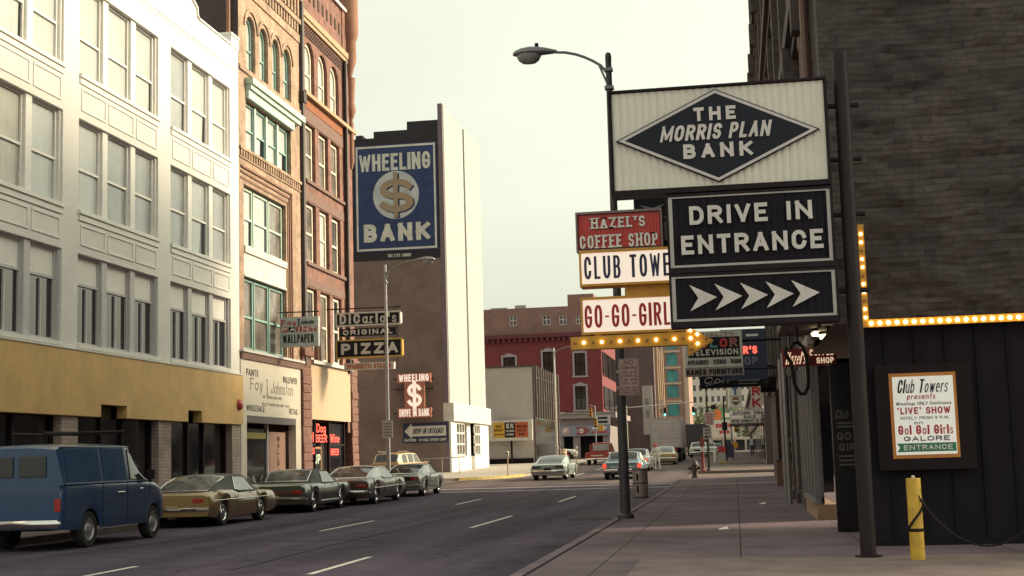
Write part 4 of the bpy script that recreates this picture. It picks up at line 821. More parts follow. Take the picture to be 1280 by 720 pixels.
# ------------------------------------------------------------------ trees at the far end
leaf_a = M('leaf_green', (.075,.095,.035), .7, var=.4, scale=.6); leaf_b = M('leaf_olive', (.11,.11,.045), .7, var=.4, scale=.6); bark = M('bark', (.07,.05,.04), .9)
def tree(name, label, x, y, h, r, seed, n=900, leaf=.34):
    rnd = random.Random(seed); z0 = gz(y); T = thing(name, label, 'tree', (x, y, z0), 'trees at the far end of the street'); mb = MB()
    pts = [(x,y,z0),(x+.1,y,z0+h*.25),(x-.05,y+.1,z0+h*.5),(x+.1,y,z0+h*.75)]; mb.tube(pts, [.26,.2,.15,.06], 7)
    cl = []
    for i in range(11):
        a = rnd.random()*2*pi; zz = h*(.38+.5*rnd.random()); rr = r*(.35+.5*rnd.random())*(1.15-abs(zz/h-.6)); c = Vector((x+rr*cos(a), y+rr*sin(a), z0+zz)); cl.append((c, r*(.28+.25*rnd.random())))
        mb.tube([(x,y,z0+h*(.25+.3*rnd.random())), tuple((Vector((x,y,z0+zz*.85))+c)/2), tuple(c)], [.09,.06,.03], 5)
    mb.build('trunk', bark, T); mb = MB(); fm = []
    for i in range(n):
        c, cr = cl[i % 11]; d = Vector((rnd.gauss(0,1),rnd.gauss(0,1),rnd.gauss(0,.8))).normalized()*cr*rnd.random()**.4*1.15; p = c+d
        u = Vector((rnd.gauss(0,1),rnd.gauss(0,1),rnd.gauss(0,1))).normalized(); v = u.orthogonal(); s = leaf*(.6+.8*rnd.random())
        mb.add([p-u*s, p+v*s*.6, p+u*s, p-v*s*.6], [(0,1,2,3)]); fm.append(0 if (i % 11) % 3 else 1)
    mb.build('crown', None, T, mats=[leaf_a, leaf_b], fmat=fm)
tree('street_tree', 'leafy green tree behind the far green traffic signal', -9.3, 335, 9, 3.6, 1)
tree('street_tree', 'round leafy tree below the furniture sign, left of the orange numeral sign', -4.4, 345, 11.5, 4, 2)
tree('street_tree', 'sunlit olive tree in front of the white high-rise behind the burger sign', 1.0, 350, 11.0, 3.8, 3)
tree('street_tree', 'dark green tree behind the theatre marquee at the end of the street', 6.2, 330, 9.5, 3.6, 4)

# ------------------------------------------------------------------ right hand side: club building
rough = brick('rough_rubble_stone', (.054,.041,.040), (.076,.058,.056), (.046,.035,.035), bw=.36, bh=.095, ms=.014, var=.5, bump=.9, warp=.16, big=.55)
dark_board = M('dark_boarding', (.014,.010,.016), .7, spec=.15, var=.2, streak=.2)
B = thing('club_building', 'tall dark rubble-stone walled building with black boarded club front on the right', 'building', (1.6, 20.5, .15))
SY = 20.5
mb = MB()
nx, nz_ = 110, 150; X0, X1, Z0, Z1 = 1.47, 14, 3.3, 21.5   # uneven rubble face: a displaced sheet of real bumps
rnd = random.Random(5); from mathutils import noise as NS
vs = []; fs = []
for i in range(nx+1):
    for j in range(nz_+1):
        x = X0+(X1-X0)*(i/nx)**1.6; z = Z0+(Z1-Z0)*(j/nz_)**1.25; d = NS.noise((x*1.2, z*2.8, 0))*.07+NS.noise((x*3.2, z*7, 3))*.05+NS.noise((x*7, z*15, 5))*.03
        vs.append((x, SY-.0-(d if 0 < i < nx else 0), z))
for i in range(nx):
    for j in range(nz_): a = i*(nz_+1)+j; fs.append((a, a+nz_+1, a+nz_+2, a+1))
mb.add(vs, fs); mb.quad((X0,SY,Z0),(X0,SY+.5,Z0),(X0,SY+.5,Z1),(X0,SY,Z1)); mb.build('stone_wall', rough, B)
mb = MB(); mb.quad((X0,SY,3.3),(X1,SY,3.3),(X1,SY+8,3.3),(X0,SY+8,3.3)); mb.build('soffit', M('entry_soffit', (.10,.065,.05), .8), B)
# street front, X = 1.56
mb = MB(); hol = [(a, a+1.5, z, z+2.6) for a in (24,28,32,36,40,44,48,52) for z in (6.2,10.2,14.2,18)]
def rwall(y0, y1, z0, z1, holes, mat, parent, x=1.56, depth=.3, xb=14):
    mb = MB(); wall_cells(mb, x, y0, y1, z0, z1, holes, depth, 'x', -1); mb.quad((x,y0,z1),(xb,y0,z1),(xb,y1,z1),(x,y1,z1)); mb.quad((x,y1,z0),(xb,y1,z0),(xb,y1,z1),(x,y1,z1)); return mb.build('street_wall', mat, parent)
rwall(21, 58.5, 3.905, 21.5, hol, brick('sooty_brick', (.060,.042,.042), (.075,.052,.050), (.05,.036,.036)), B)
mb = MB()
for a, b, c, d in hol: mb.quad((1.84,a,c),(1.84,b,c),(1.84,b,d),(1.84,a,d))
mb.build('upper_windows', glass_dark, B)
mb = MB()
for a, b, c, d in hol: mb.box(1.44,1.56,a-.15,b+.15,c-.18,c); mb.box(1.46,1.56,a-.1,b+.1,d,d+.3)
for z in (9.3,13.3,17.2,21.2): mb.box(1.3,1.56,21,58.4,z,z+.35); mb.box(1.42,1.56,21,58.4,z-.25,z)
for y in (23.2,27,31,35,39,43,47,51,55,57.8): mb.box(1.4,1.56,y,y+.5,4,21.2)
for y in (23.2,27,31,35,39,43,47,51,55,57.8): mb.box(1.2,1.56,y+.05,y+.45,16.4,17.2); mb.box(1.25,1.56,y+.05,y+.45,8.5,9.3)
mb.build('cornices', M('sooty_stone', (.085,.062,.060), .85, var=.4), B)
mb = MB(); mb.tube([(1.42,22.6,3.9),(1.42,22.6,21)], .07); mb.tube([(1.45,24.0,3.9),(1.45,24.0,21)], .06); mb.each('downpipe', M('red_brown_pipe', (.15,.075,.06), .6), B)
# boarded club front facing the camera
mb = MB(); mb.box(1.72,14,SY+.03,SY+.3,.1,3.3)
mb.build('boarding', dark_board, B)
mb = MB()
for i in range(20): x = 1.72+i*.42; mb.box(x,x+.035,SY,SY+.03,.1,3.2)
mb.box(1.72,14,SY-.02,SY+.03,.1,.22); mb.build('batten', black_paint, B)
bf = thing('bulb_band', 'amber painted fascia band with a row of small lit bulbs over the club front', 'light band', (3, SY-.1, 3.24))
mb = MB(); mb.box(1.9,6.2,SY-.16,SY-.03,3.22,3.33); mb.box(1.86,1.95,SY-.165,SY-.03,3.22,4.7); mb.build('band', yellow_sign, bf)
def bulb(parent, x, y, z, on=True, r=.028):
    mb = MB(); mb.lathe([(0,-r*1.5),(r*.8,-r*1.1),(r,0),(r*.5,r*.8)], (x,y,z), 10, 'y'); return mb.build('bulb', bulb_on if on else bulb_off, parent, True)
for i in range(36): bulb(bf, 1.98+i*.118, SY-.165, 3.275)
for i in range(11): bulb(bf, 1.905, SY-.17, 3.36+i*.12, i % 3 < 2, .02)
P = thing('club_poster', 'framed white club poster with black, red and green lettering on the black boarding', 'poster', (2.6, SY-.05, 1.2))
mb = MB(); mb.box(1.98,3.3,SY-.16,SY-.05,1.2,2.68); mb.build('case', M('case_brown', (.016,.010,.012), .6, spec=.15), P)
mb = MB(); mb.box(2.17,3.08,SY-.168,SY-.162,1.36,2.55); mb.build('border', M('amber_border', (.55,.20,.04), .5), P)
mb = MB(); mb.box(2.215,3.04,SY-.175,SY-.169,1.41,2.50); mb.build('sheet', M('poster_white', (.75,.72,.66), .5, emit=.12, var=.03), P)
py = SY-.1765; green = M('letter_green', (.04,.20,.11), .5)
for s, a, b, c, d, m_, kw in (('Club Towers',2.27,2.99,2.27,2.46,letter_black,dict(shear=.2,sw=.12)),('presents',2.4,2.8,2.18,2.26,letter_red,dict(shear=.2)),('Wheelings ONLY Continuous',2.25,3.0,2.10,2.145,letter_black,{}),('"LIVE" SHOW',2.26,2.98,1.975,2.07,letter_red,dict(sw=.2)),('NITELY FROM 9 P.M.',2.3,2.96,1.90,1.94,letter_black,{}),('of',2.48,2.6,1.83,1.88,letter_black,{}),('Go! Go! Girls',2.26,3.0,1.69,1.82,letter_red,dict(sw=.2)),('GALORE',2.33,2.95,1.60,1.665,letter_black,dict(sw=.2))):
    mb = MB()
    s2 = s.replace('of','on') if s == 'of' else s
    letters(mb, s2, (a,py,c), *FX, b-a, d-c, depth=.003, **({'sw':.16}|kw)); mb.build('lettering', m_, P)
mb = MB(); mb.prism([(2.23,1.45),(3.03,1.45),(3.03,1.57),(2.23,1.57),(2.27,1.51)], 'y', SY-.178, SY-.1755); mb.build('banner', green, P)
lettering(P, letter_white, 'ENTRANCE', 2.32, 2.98, 1.475, 1.545, SY-.179, sw=.2, depth=.003)
# recessed entry: panel with painted lettering, soffit lamps
E_ = thing('club_door_panel', 'black panel with faint painted go-go girls lettering beside the entry', 'door panel', (1.9, 24.1, .15))
mb = MB(); mb.box(1.61,2.4,24.1,24.2,.15,2.95); mb.build('panel', M('black_gloss', (.014,.011,.014), .3), E_)
fl = M('faint_letter', (.13,.115,.115), .6)
lettering(E_, fl, 'Club Towers', 1.66, 2.33, 2.02, 2.17, 24.095, shear=.2, sw=.13, depth=.004); lettering(E_, fl, 'GO-GO', 1.68, 2.25, 1.66, 1.79, 24.095, sw=.2, depth=.004); lettering(E_, fl, 'GIRLS', 1.70, 2.2, 1.48, 1.61, 24.095, sw=.2, depth=.004)
for i, z in enumerate((1.93,1.87,1.38,1.31,1.24)): MB().box(1.69,2.3-.05*(i%2),24.09,24.1,z,z+.03).build('text_lines', fl, E_)
mb = MB(); mb.box(1.62,2.4,24.05,24.1,.15,.5); mb.build('kick_plate', dark_metal, E_)
for i, (x, y) in enumerate(((1.62,26.2),(1.7,25.2))):
    L_ = thing('entry_lamp', ['oval ceiling lamp over the club entry, upper of two', 'oval ceiling lamp over the club entry, lower of two'][i], 'ceiling lamp', (x,y,3.6-i*.12))
    mb = MB(); mb.lathe([(0,-.05),(.14,-.03),(.16,.02),(.1,.05)], (x,y,3.62-i*.14), 16); mb.build('lens', M('entry_lens', (1,.75,.42), .4, emit=1.6, var=0), L_, True); mb = MB(); mb.lathe([(.1,.05),(.17,.06),(.17,.1),(0,.1)], (x,y,3.62-i*.14), 16); mb.cyl((x,y,3.7-i*.14),(x,y,3.9),.02); mb.build('fitting', dark_metal, L_)
HZ = thing('coffee_shop_neon', 'dark red hanging sign with script neon coffee shop lettering over the sidewalk', 'sign', (1.45,27,3.1))
mb = MB(); mb.box(.95,1.95,27,27.12,3.09,3.43); mb.build('board', M('deep_red', (.17,.012,.018), .4), HZ)
nw = M('cream_neon', (.8,.62,.42), .4, emit=.25, var=0)
lettering(HZ, nw, "Hazel's", 1.0, 1.42, 3.13, 3.36, 26.99, shear=.25, sw=.13, depth=.01); lettering(HZ, nw, 'COFFEE', 1.46, 1.9, 3.28, 3.40, 26.99, sw=.18, depth=.01); lettering(HZ, nw, 'SHOP', 1.58, 1.9, 3.13, 3.24, 26.99, sw=.18, depth=.01)
mb = MB(); mb.tube([(1.1,27.06,3.43),(1.1,27.06,3.9)], .012, 6); mb.tube([(1.8,27.06,3.43),(1.8,27.06,3.9)], .012, 6); mb.build('hanger', black_iron, HZ)
mb = MB(); mb.box(.9,1.56,24.6,27.6,3.72,3.9); mb.box(1.56,4,24.6,28,3.66,3.72); o = mb.build('entry_canopy', M('canopy_dark', (.03,.02,.022), .6)); tag(single(o), 'shallow dark canopy over the club and coffee shop entry', 'canopy')
lp = [(1.06,3.33),(1.10,3.42),(1.19,3.44),(1.28,3.36),(1.33,3.2),(1.35,2.95),(1.35,2.75),(1.33,2.62),(1.27,2.52),(1.2,2.52),(1.14,2.6),(1.1,2.72),(1.09,2.9),(1.06,3.1),(1.0,3.2),(.97,3.3),(1.0,3.38)]
mb = MB(); mb.tube([(a,25.6+.02*i,b) for i, (a, b) in enumerate(lp)], .035, 8); mb.tube([(1.19,25.7,3.44),(1.19,25.7,3.72)], .02, 6); tag(single(mb.build('hose_loop', black_iron, smooth=True)), 'thick black hose hanging in a long loop in front of the coffee shop sign', 'hose')
# ground-floor shop fronts along the sidewalk (dark piers, pale metal frames)
S = thing('storefront', 'row of pale metal shop-window frames and dark piers along the sidewalk', 'shop front', (1.6, 36, .15))
pale_m = M('pale_aluminium', (.26,.225,.23), .35, .4)
mb = MB()
for y in (28.4,29.6,30.8,32.0): mb.box(1.5,1.62,y,y+.14,.5,3.7)
mb.box(1.5,1.62,28.3,33,3.6,3.8); mb.box(1.48,1.6,28.3,33,.45,.55); mb.build('frame', pale_m, S)
mb = MB(); mb.box(1.52,1.9,28.2,33,.1,.45); mb.build('tan_riser', M('tan_riser', (.30,.19,.12), .7), S)
mb = MB(); mb.quad((1.66,28.2,.4),(1.66,33,.4),(1.66,33,3.8),(1.66,28.2,3.8)); mb.quad((1.7,33,.4),(1.7,41,.4),(1.7,41,3.9),(1.7,33,3.9)); mb.quad((2.7,41,.3),(2.7,58.5,.3),(2.7,58.5,3.9),(2.7,41,3.9)); mb.quad((1.7,41,.3),(2.7,41,.3),(2.7,41,3.9),(1.7,41,3.9)); mb.build('shop_window', glass_dark, S)
mb = MB()
for y in (33,37.2,40.2): mb.box(1.563,1.8,y,y+.6,.1,3.9)
mb.each('pier', M('sooty_pier', (.075,.056,.058), .7, var=.3), S); mb = MB()
for y in (33,37.2,40.2): mb.box(1.5,1.8,y-.06,y+.66,.1,.42)
mb.each('pier_base', MC['sooty_pier'], S); mb = MB()
for y in (45,49.5,54,57.8): mb.box(2.45,2.7,y,y+.5,.1,3.9)
mb.each('pale_pier', M('pale_pier', (.26,.22,.21), .7, var=.25), S); mb = MB(); mb.quad((1.56,33,3.9),(2.7,33,3.9),(2.7,58.5,3.9),(1.56,58.5,3.9)); mb.build('soffit', black_paint, S)
mb = MB()
for y in (35,36,38.9,39.6): mb.box(1.6,1.68,y,y+.12,.3,3.8)
for y in (36.6,39.2): mb.tube([(1.3,y,.15),(1.3,y,4)], .06)
mb.each('mullion', pale_m, S)
mb = MB(); mb.box(1.57,1.75,33,41,3.55,3.895); mb.box(1.6,1.75,33,41,.1,.5); mb.box(1.57,1.6,41,58.5,3.7,3.895); mb.build('fascia', M('sooty_fascia', (.06,.045,.048), .7), S)
# second building on the right, before the cross street
B = thing('corner_store_building', 'lower dark building on the right at the cross street corner, behind the store signs', 'building', (1.6, 62, .2))
hol = [(a, a+1.3, z, z+2.2) for a in (59.6,62,64.4) for z in (5.4,9,12)]
rwall(58.5, 66.5, gz(60), 15, hol, MC['sooty_brick'], B, 1.7)
mb = MB(); mb.quad((1.6,58.5,21.6),(1.6,58.5,4),(14,58.5,4),(14,58.5,21.6)); mb.build('party_wall', MC['sooty_brick'], B)
mb = MB()
for a, b, c, d in hol: mb.quad((1.95,a,c),(1.95,b,c),(1.95,b,d),(1.95,a,d))
mb.build('windows', glass_dark, B)
mb = MB(); mb.box(1.4,1.7,58.5,66.5,14.4,15.1); mb.box(1.5,1.7,58.5,66.5,4.0,4.4); mb.build('cornice', MC['sooty_stone'], B)
# far right block
B = thing('far_store_block', 'pale fronted two-storey store block beyond the cross street on the right', 'building', (2.0, 100, .4))
hol = [(a, a+2, 4.9, 6.8) for a in range(93, 200, 5)]
rwall(91, 200, .3, 7.8, hol, M('pale_stucco', (.34,.29,.27), .8, var=.2, scale=.8), B, 1.9, .3, 16)
mb = MB(); mb.quad((1.9,91,.3),(16,91,.3),(16,91,7.8),(1.9,91,7.8)); mb.build('side_wall', MC['sooty_brick'], B)
mb = MB()
for a, b, c, d in hol: mb.quad((2.15,a,c),(2.15,b,c),(2.15,b,d),(2.15,a,d))
mb.build('windows', glass_mid, B)
mb = MB()
for a in range(93, 196, 7): mb.box(1.82,1.88,a,a+5.6,.9,3.4)
mb.build('shop_windows', glass_dark, B)
mb = MB()
for a, b in ((2.2,200),): mb.box(1.7,1.9,91.1,200,3.5,3.8); mb.box(1.6,1.9,91,200,7.4,7.85)
mb.build('fascia', M('dull_fascia', (.15,.12,.12), .7), B)
# ------------------------------------------------------------------ bank drive-in sign on the brown post
def corr(mb, x0, x1, z0, z1, y, period, amp):
    n = int((x1-x0)/period)*6; v = []; f = []
    for i in range(n+1):
        x = x0+(x1-x0)*i/n; d = amp*(abs(sin(pi*(x-x0)/period))**.6); v += [(x,y-d,z0),(x,y-d,z1)]
    for i in range(n): f.append((2*i,2*i+2,2*i+3,2*i+1))
    mb.add(v, f)
S = thing('drive_in_bank_sign', 'stack of three bank drive-in sign panels held out from the tall brown post', 'sign', (1.58, 18.4, .15)); y0 = 18.3
def panel(z0, z1, xa, xb, face, fcol, period, bord):
    mb = MB(); t = .05; mb.box(xa+t,xb-t,y0+.06,y0+.3,z0+t,z1-t); q = mb.build('sign_panel', dark_metal, S)
    mb = MB(); corr(mb, xa+.04, xb-.04, z0+.04, z1-.04, y0+.03, period, .018); mb.build('corrugated_face', fcol, q)
    mb = MB(); mb.box(xa,xb,y0-.02,y0+.32,z1-.03,z1); mb.box(xa,xb,y0-.02,y0+.32,z0,z0+.07); mb.box(xa,xa+.025,y0-.02,y0+.32,z0+.07,z1-.03); mb.box(xb-.03,xb,y0-.02,y0+.32,z0+.07,z1-.03); mb.build('frame', dark_metal, q)
    if bord:
        mb = MB(); e = .05; a, b, c, d = xa+.03, xb-.035, z0+.075, z1-.035
        mb.box(a,b,y0-.005,y0+.01,d-.022,d); mb.box(a,b,y0-.005,y0+.01,c,c+.03); mb.box(a,a+e,y0-.006,y0+.01,c,d); mb.box(b-.045,b,y0-.006,y0+.01,c,d); mb.build('border', M('pale_border', (.42,.38,.37), .45), q)
    return q
fw_ = M('sign_corrugated_white', (.68,.64,.56), .5, var=.05); fb_ = M('sign_corrugated_black', (.010,.008,.014), .6, spec=.15)
q = panel(4.93, 6.36, -1.47, 1.39, 0, fw_, .1, False)
mb = MB(); c = (-.055,5.665); A = lambda s: [(c[0]-1.33*s,c[1]),(c[0],c[1]-.625*s),(c[0]+1.33*s,c[1]),(c[0],c[1]+.625*s)]
mb.prism(A(1), 'y', y0-.03, y0+.02); dm = mb.build('diamond', letter_black, q)
mb = MB()
for s0, s1 in ((.975,.91),):
    P0, P1 = A(s0), A(s1); yy = y0-.036
    for i in range(4): j = (i+1) % 4; mb.quad((P0[i][0],yy,P0[i][1]),(P0[j][0],yy,P0[j][1]),(P1[j][0],yy,P1[j][1]),(P1[i][0],yy,P1[i][1]))
mb.build('diamond_border', M('border_silver', (.55,.50,.49), .4), dm)
mb = MB(); P1 = A(.90); mb.add([(a,y0-.037,b) for a, b in P1], [(0,1,2,3)]); mb.build('diamond_field', M('ink_navy', (.009,.011,.022), .5, spec=.25), dm)
lt = M('sign_letter_pale', (.60,.55,.53), .45)
lettering(dm, lt, 'THE', -.345, .205, 5.865, 6.045, y0-.04, serif=True, sw=.24, gap=.5); lettering(dm, lt, 'MORRIS PLAN', -.80, .67, 5.61, 5.82, y0-.04, shear=.22, sw=.19, gap=.25); lettering(dm, lt, 'BANK', -.50, .40, 5.365, 5.56, y0-.04, serif=True, sw=.25, gap=.5)
q = panel(3.86, 4.91, -.76, 1.39, 0, fb_, .1, True)
lettering(q, lt, 'DRIVE', -.46, .55, 4.49, 4.735, y0-.008, sw=.21, gap=.3); lettering(q, lt, 'IN', .79, 1.12, 4.49, 4.735, y0-.008, sw=.21, gap=.3); lettering(q, lt, 'ENTRANCE', -.58, 1.24, 4.10, 4.35, y0-.008, sw=.21, gap=.3)
q = panel(3.15, 3.85, -.76, 1.40, 0, fb_, .1, True)
mb = MB()
for i in range(5): x = -.50+i*.327; mb.prism([(x,3.70),(x+.35,3.525),(x,3.355),(x+.11,3.525)], 'y', y0-.02, y0-.002)
mb.build('arrow', lt, q)
mb = MB(); mb.cyl((1.595,18.47,.1),(1.595,18.47,6.72),.1,.1,20); mb.build('post', M('post_brown', (.027,.018,.022), .55, spec=.2, var=.2), S, True)
mb = MB()
for z in (6.0,5.28,4.55,3.55): mb.cyl((1.39,18.47,z),(1.8,18.47,z),.035,.035,10)
mb.build('bracket', dark_metal, S)
mb = MB(); mb.lathe([(.0,.02),(.17,.02),(.17,0)], (1.595,18.47,.152), 16); mb.build('base_flange', dark_metal, S)
# dark jamb right beside the post
# ------------------------------------------------------------------ coffee shop / club / go-go sign stack
GY_ = 23.0
H = thing('coffee_shop_sign', 'red corrugated coffee shop sign with white slab lettering, topmost of the club stack', 'sign', (-1.7, GY_, 4.9))
mb = MB(); mb.box(-2.46,-1.04,GY_+.05,GY_+.35,4.93,5.55); mb.build('cabinet', black_iron, H)
mb = MB(); corr(mb, -2.43, -1.07, 4.95, 5.52, GY_+.045, .055, .008); mb.build('face', sign_red, H)
mb = MB()
for q in ((-2.47,-1.03,5.53,5.57),(-2.47,-1.03,4.9,4.93),(-2.47,-2.44,4.93,5.53),(-1.06,-1.03,4.93,5.53)): mb.box(q[0],q[1],GY_,GY_+.36,q[2],q[3])
mb.build('frame', M('frame_grey', (.22,.15,.15), .5), H)
lettering(H, letter_white, "HAZEL'S", -2.21, -1.31, 5.28, 5.46, GY_+.03, serif=True, sw=.18, gap=.4); lettering(H, letter_white, 'COFFEE SHOP', -2.41, -1.11, 4.95, 5.17, GY_+.03, serif=True, sw=.16, gap=.35)
mb = MB(); mb.tube([(-1.1,GY_+.2,5.4),(1.6,GY_+.2,5.4)], .035); mb.build('bracket', black_iron, H)
def lit_sign(name, label, xa, xb, z0, z1, txt, lm, tx0, tx1, tz0, tz1, **kw):
    S = thing(name, label, 'sign', ((xa+xb)/2, GY_-.1, z0)); y = GY_-.12
    mb = MB(); mb.box(xa,xb,y+.04,y+.4,z0+.04,z1-.04); mb.box(xa,xb,y,y+.42,z1-.04,z1); mb.box(xa,xb,y,y+.42,z0,z0+.04); mb.box(xa,xa+.03,y,y+.42,z0+.04,z1-.04); mb.box(xb-.03,xb,y,y+.42,z0+.04,z1-.04); mb.build('cabinet', yellow_sign, S)
    mb = MB(); mb.box(xa+.035,xb-.035,y+.02,y+.04,z0+.045,z1-.045); mb.build('lit_face', lightbox, S)
    lettering(S, lm, txt, tx0, tx1, tz0, tz1, y+.019, depth=.008, **kw)
    mb = MB(); mb.tube([(xb,y+.2,(z0+z1)/2),(1.6,y+.2,(z0+z1)/2)], .035); mb.build('bracket', yellow_sign, S); return S
lit_sign('club_sign', 'lit white sign with navy club lettering, between the red coffee sign and the go-go sign', -2.42, -.55, 4.30, 4.90, 'CLUB TOWERS', letter_navy, -2.34, -.60, 4.42, 4.80, sw=.17, gap=.45)
T = lit_sign('dance_club_sign', 'lit white sign with red go-go girls lettering above the yellow bulb arrow', -2.42, -.72, 3.50, 4.12, 'GO-GO-GIRLS', letter_red, -2.36, -.80, 3.61, 3.99, sw=.17, gap=.35)
mb = MB(); mb.box(-1.69,-.75,GY_,GY_+.3,4.12,4.30); mb.build('spacer_box', yellow_sign, T)
AR = thing('bulb_arrow', 'yellow arrow pointing right, studded with bulbs lit and unlit, under the go-go sign', 'sign', (-1.4, GY_, 3.1))
mb = MB(); mb.prism([(-2.60,3.26),(-.69,3.27),(-.69,3.09),(-.28,3.33),(-.69,3.57),(-.69,3.48),(-2.60,3.47)], 'y', GY_-.16, GY_+.1); mb.build('arrow_body', yellow_sign, AR)
for i in range(13):
    x = -2.53+i*.148; bulb(AR, x, GY_-.165, 3.37, i % 2 == 1, .024)
for i, (x, z) in enumerate(((-.64,3.5),(-.64,3.37),(-.64,3.2),(-.53,3.43),(-.53,3.28),(-.4,3.36))): bulb(AR, x, GY_-.165, z, i in (0,1,3,4), .024)
mb = MB(); mb.box(-2.2,-2.1,GY_-.1,GY_,3.47,3.52); mb.each('hanger', yellow_sign, AR); mb = MB(); mb.box(-1,-.9,GY_-.1,GY_,3.47,3.52); mb.build('hanger', yellow_sign, AR)
mb = MB(); mb.box(-1.52,-.9,23.5,23.7,4.95,5.83); o = thing('dark_bar_sign', 'black sign with faint eagle and lettering half hidden behind the coffee shop sign', 'sign', (-1.2,23.6,4.95)); mb.build('cabinet', black_paint, o)
mb = MB(); mb.prism([(-1.42,5.72),(-1.2,5.66),(-1.0,5.72),(-1.12,5.62),(-1.2,5.6),(-1.3,5.62)], 'y', 23.48, 23.495); mb.build('emblem', fl, o)
MB().box(-1.02,-.97,23.485,23.5,5.1,5.5).build('text_lines', fl, o)
mb = MB(); mb.tube([(-.95,23.6,5.6),(1.6,23.6,5.6)], .03); mb.build('bracket', black_iron, o)
# ------------------------------------------------------------------ store signs further on
S = thing('television_sign', 'white cabinet sign advertising colour television, appliances, stereo and radio', 'sign', (-.5, 42, 4.03)); y = 42.
mb = MB(); mb.box(-1.37,.33,y,y+.4,4.03,5.10); mb.build('cabinet', M('pale_green_cabinet', (.55,.54,.46), .5), S)
mb = MB(); mb.box(-1.28,.25,y-.02,y,4.33,4.92); mb.build('dark_band', letter_black, S)
lettering(S, M('faded_red', (.42,.16,.12), .5), 'QUALITY', -1.0, .1, 4.95, 5.06, y-.005, serif=True, sw=.16)
for i, (ch, m_) in enumerate(zip('COLOR', (M('letter_orange', (.5,.2,.04), .5), letter_red, M('letter_teal', (.05,.22,.25), .5), letter_red, M('letter_brown', (.30,.10,.07), .5)))): lettering(S, m_, ch, -1.2+i*.29, -.97+i*.29, 4.6, 4.88, y-.022, sw=.26)
lettering(S, sign_white, 'TELEVISION', -1.2, .2, 4.38, 4.56, y-.022, sw=.2); lettering(S, letter_black, 'APPLIANCES - STEREO - RADIO', -1.3, .27, 4.12, 4.25, y-.005, sw=.18)
mb = MB(); mb.tube([(.33,y+.2,4.8),(1.6,y+.2,4.8)], .04); mb.build('bracket', black_iron, S)
S = thing('furniture_sign', 'pinkish sign board with dark furniture store lettering hung under the television sign', 'sign', (-.5, 42, 3.77))
mb = MB(); mb.box(-1.38,.35,y,y+.3,3.77,4.02); mb.build('board', M('pink_board', (.33,.25,.23), .6), S); lettering(S, letter_black, 'KANES FURNITURE', -1.34, .3, 3.81, 3.98, y-.003, sw=.2)
mb = MB(); mb.tube([(.35,y+.15,3.95),(1.6,y+.15,3.95)], .03); mb.build('bracket', black_iron, S)
S = thing('navy_shop_sign', 'navy blue projecting sign with red and grey lettering partly behind the television sign', 'sign', (.6, 47, 3.88)); y = 47.
mb = MB(); mb.box(-.35,1.16,y,y+.35,3.88,5.55); mb.build('cabinet', M('sign_navy', (.02,.03,.07), .4), S)
MB().box(.5,.9,y-.01,y,5.3,5.38).build('text_lines', letter_white, S); lettering(S, neon_red, "ER'S", .2, .85, 4.72, 4.98, y-.003, sw=.24, depth=.03); lettering(S, M('grey_blue_letter', (.16,.18,.22), .5), 'OP', .42, .85, 4.35, 4.62, y-.003, sw=.22)
mb = MB(); mb.tube([(1.16,y+.2,5.2),(1.75,y+.2,5.2)], .04); mb.tube([(1.16,y+.2,4.3),(1.75,y+.2,4.3)], .04); mb.build('bracket', black_iron, S)
S = thing('black_slanted_sign', 'long black sign board with looping silver script under the furniture sign', 'sign', (0, 52, 3.8)); y = 52.
mb = MB(); mb.prism([(-1.2,3.84),(1.14,3.88),(1.14,4.24),(-1.2,4.3)], 'y', y, y+.3); mb.build('board', black_paint, S)
lettering(S, M('silver_script', (.32,.30,.32), .4), 'Con', -1.05, -.1, 4.02, 4.26, y-.003, sw=.14, shear=.3); mb = MB(); mb.prism([(-1.0,3.93),(.1,4.2),(.1,4.215),(-1.0,3.95)], 'y', y-.01, y); mb.build('stripe', MC['silver_script'], S); MB().box(.2,1.0,y-.006,y,4.06,4.11).build('text_lines', fl, S); MB().box(.2,.9,y-.006,y,3.96,4.0).build('text_lines', fl, S)
mb = MB(); mb.tube([(1.14,y+.15,4.1),(1.75,y+.15,4.1)], .04); mb.build('bracket', black_iron, S)
# hanging store signs beyond the cross street
S = thing('vertical_park_sign', 'tall white vertical sign of stacked red capitals over the far sidewalk', 'sign', (1.5, 95, 4.25)); y = 95.
mb = MB(); mb.box(1.15,1.85,y,y+.3,4.25,7.4); mb.build('cabinet', sign_white, S); mb = MB()
for i, c in enumerate('PARK'): letters(mb, c, (1.22, y-.003, 6.68-i*.76), *FX, .56, .62, sw=.24)
mb.build('lettering', letter_red, S)
mb = MB(); mb.tube([(1.7,y+.15,6.5),(2.0,y+.15,6.5)], .04); mb.build('bracket', black_iron, S)
S = thing('square_emblem_sign', 'white lit sign with a blue letter box over a round brown emblem, above the marquee', 'sign', (.15, 95, 4.4))
mb = MB(); mb.box(-.3,.55,y-.4,y-.1,4.42,6.0); mb.build('cabinet', sign_white, S); lettering(S, M('letter_blue', (.05,.10,.22), .5), 'T', -.05, .3, 5.25, 5.75, y-.403, sw=.25)
mb = MB(); mb.lathe([(0,0),(.26,0),(.26,.03)], (.13,y-.43,4.85), 20, 'y'); em = mb.build('emblem', M('brown_emblem', (.17,.07,.03), .5), S); mb = MB(); mb.box(-.08,.34,y-.45,y-.435,4.8,4.92); mb.build('emblem_bar', sign_white, em); mb = MB(); mb.box(-.28,.53,y-.415,y-.401,5.14,5.18); mb.build('divider', galv, S)
mb = MB(); mb.tube([(.55,y-.2,5.8),(1.2,y+.1,5.8)], .04); mb.build('bracket', black_iron, S)
S = thing('theatre_marquee', 'white changeable-letter marquee announcing an autumn sale over the far sidewalk', 'marquee', (1, 92, 3.24)); y = 92.
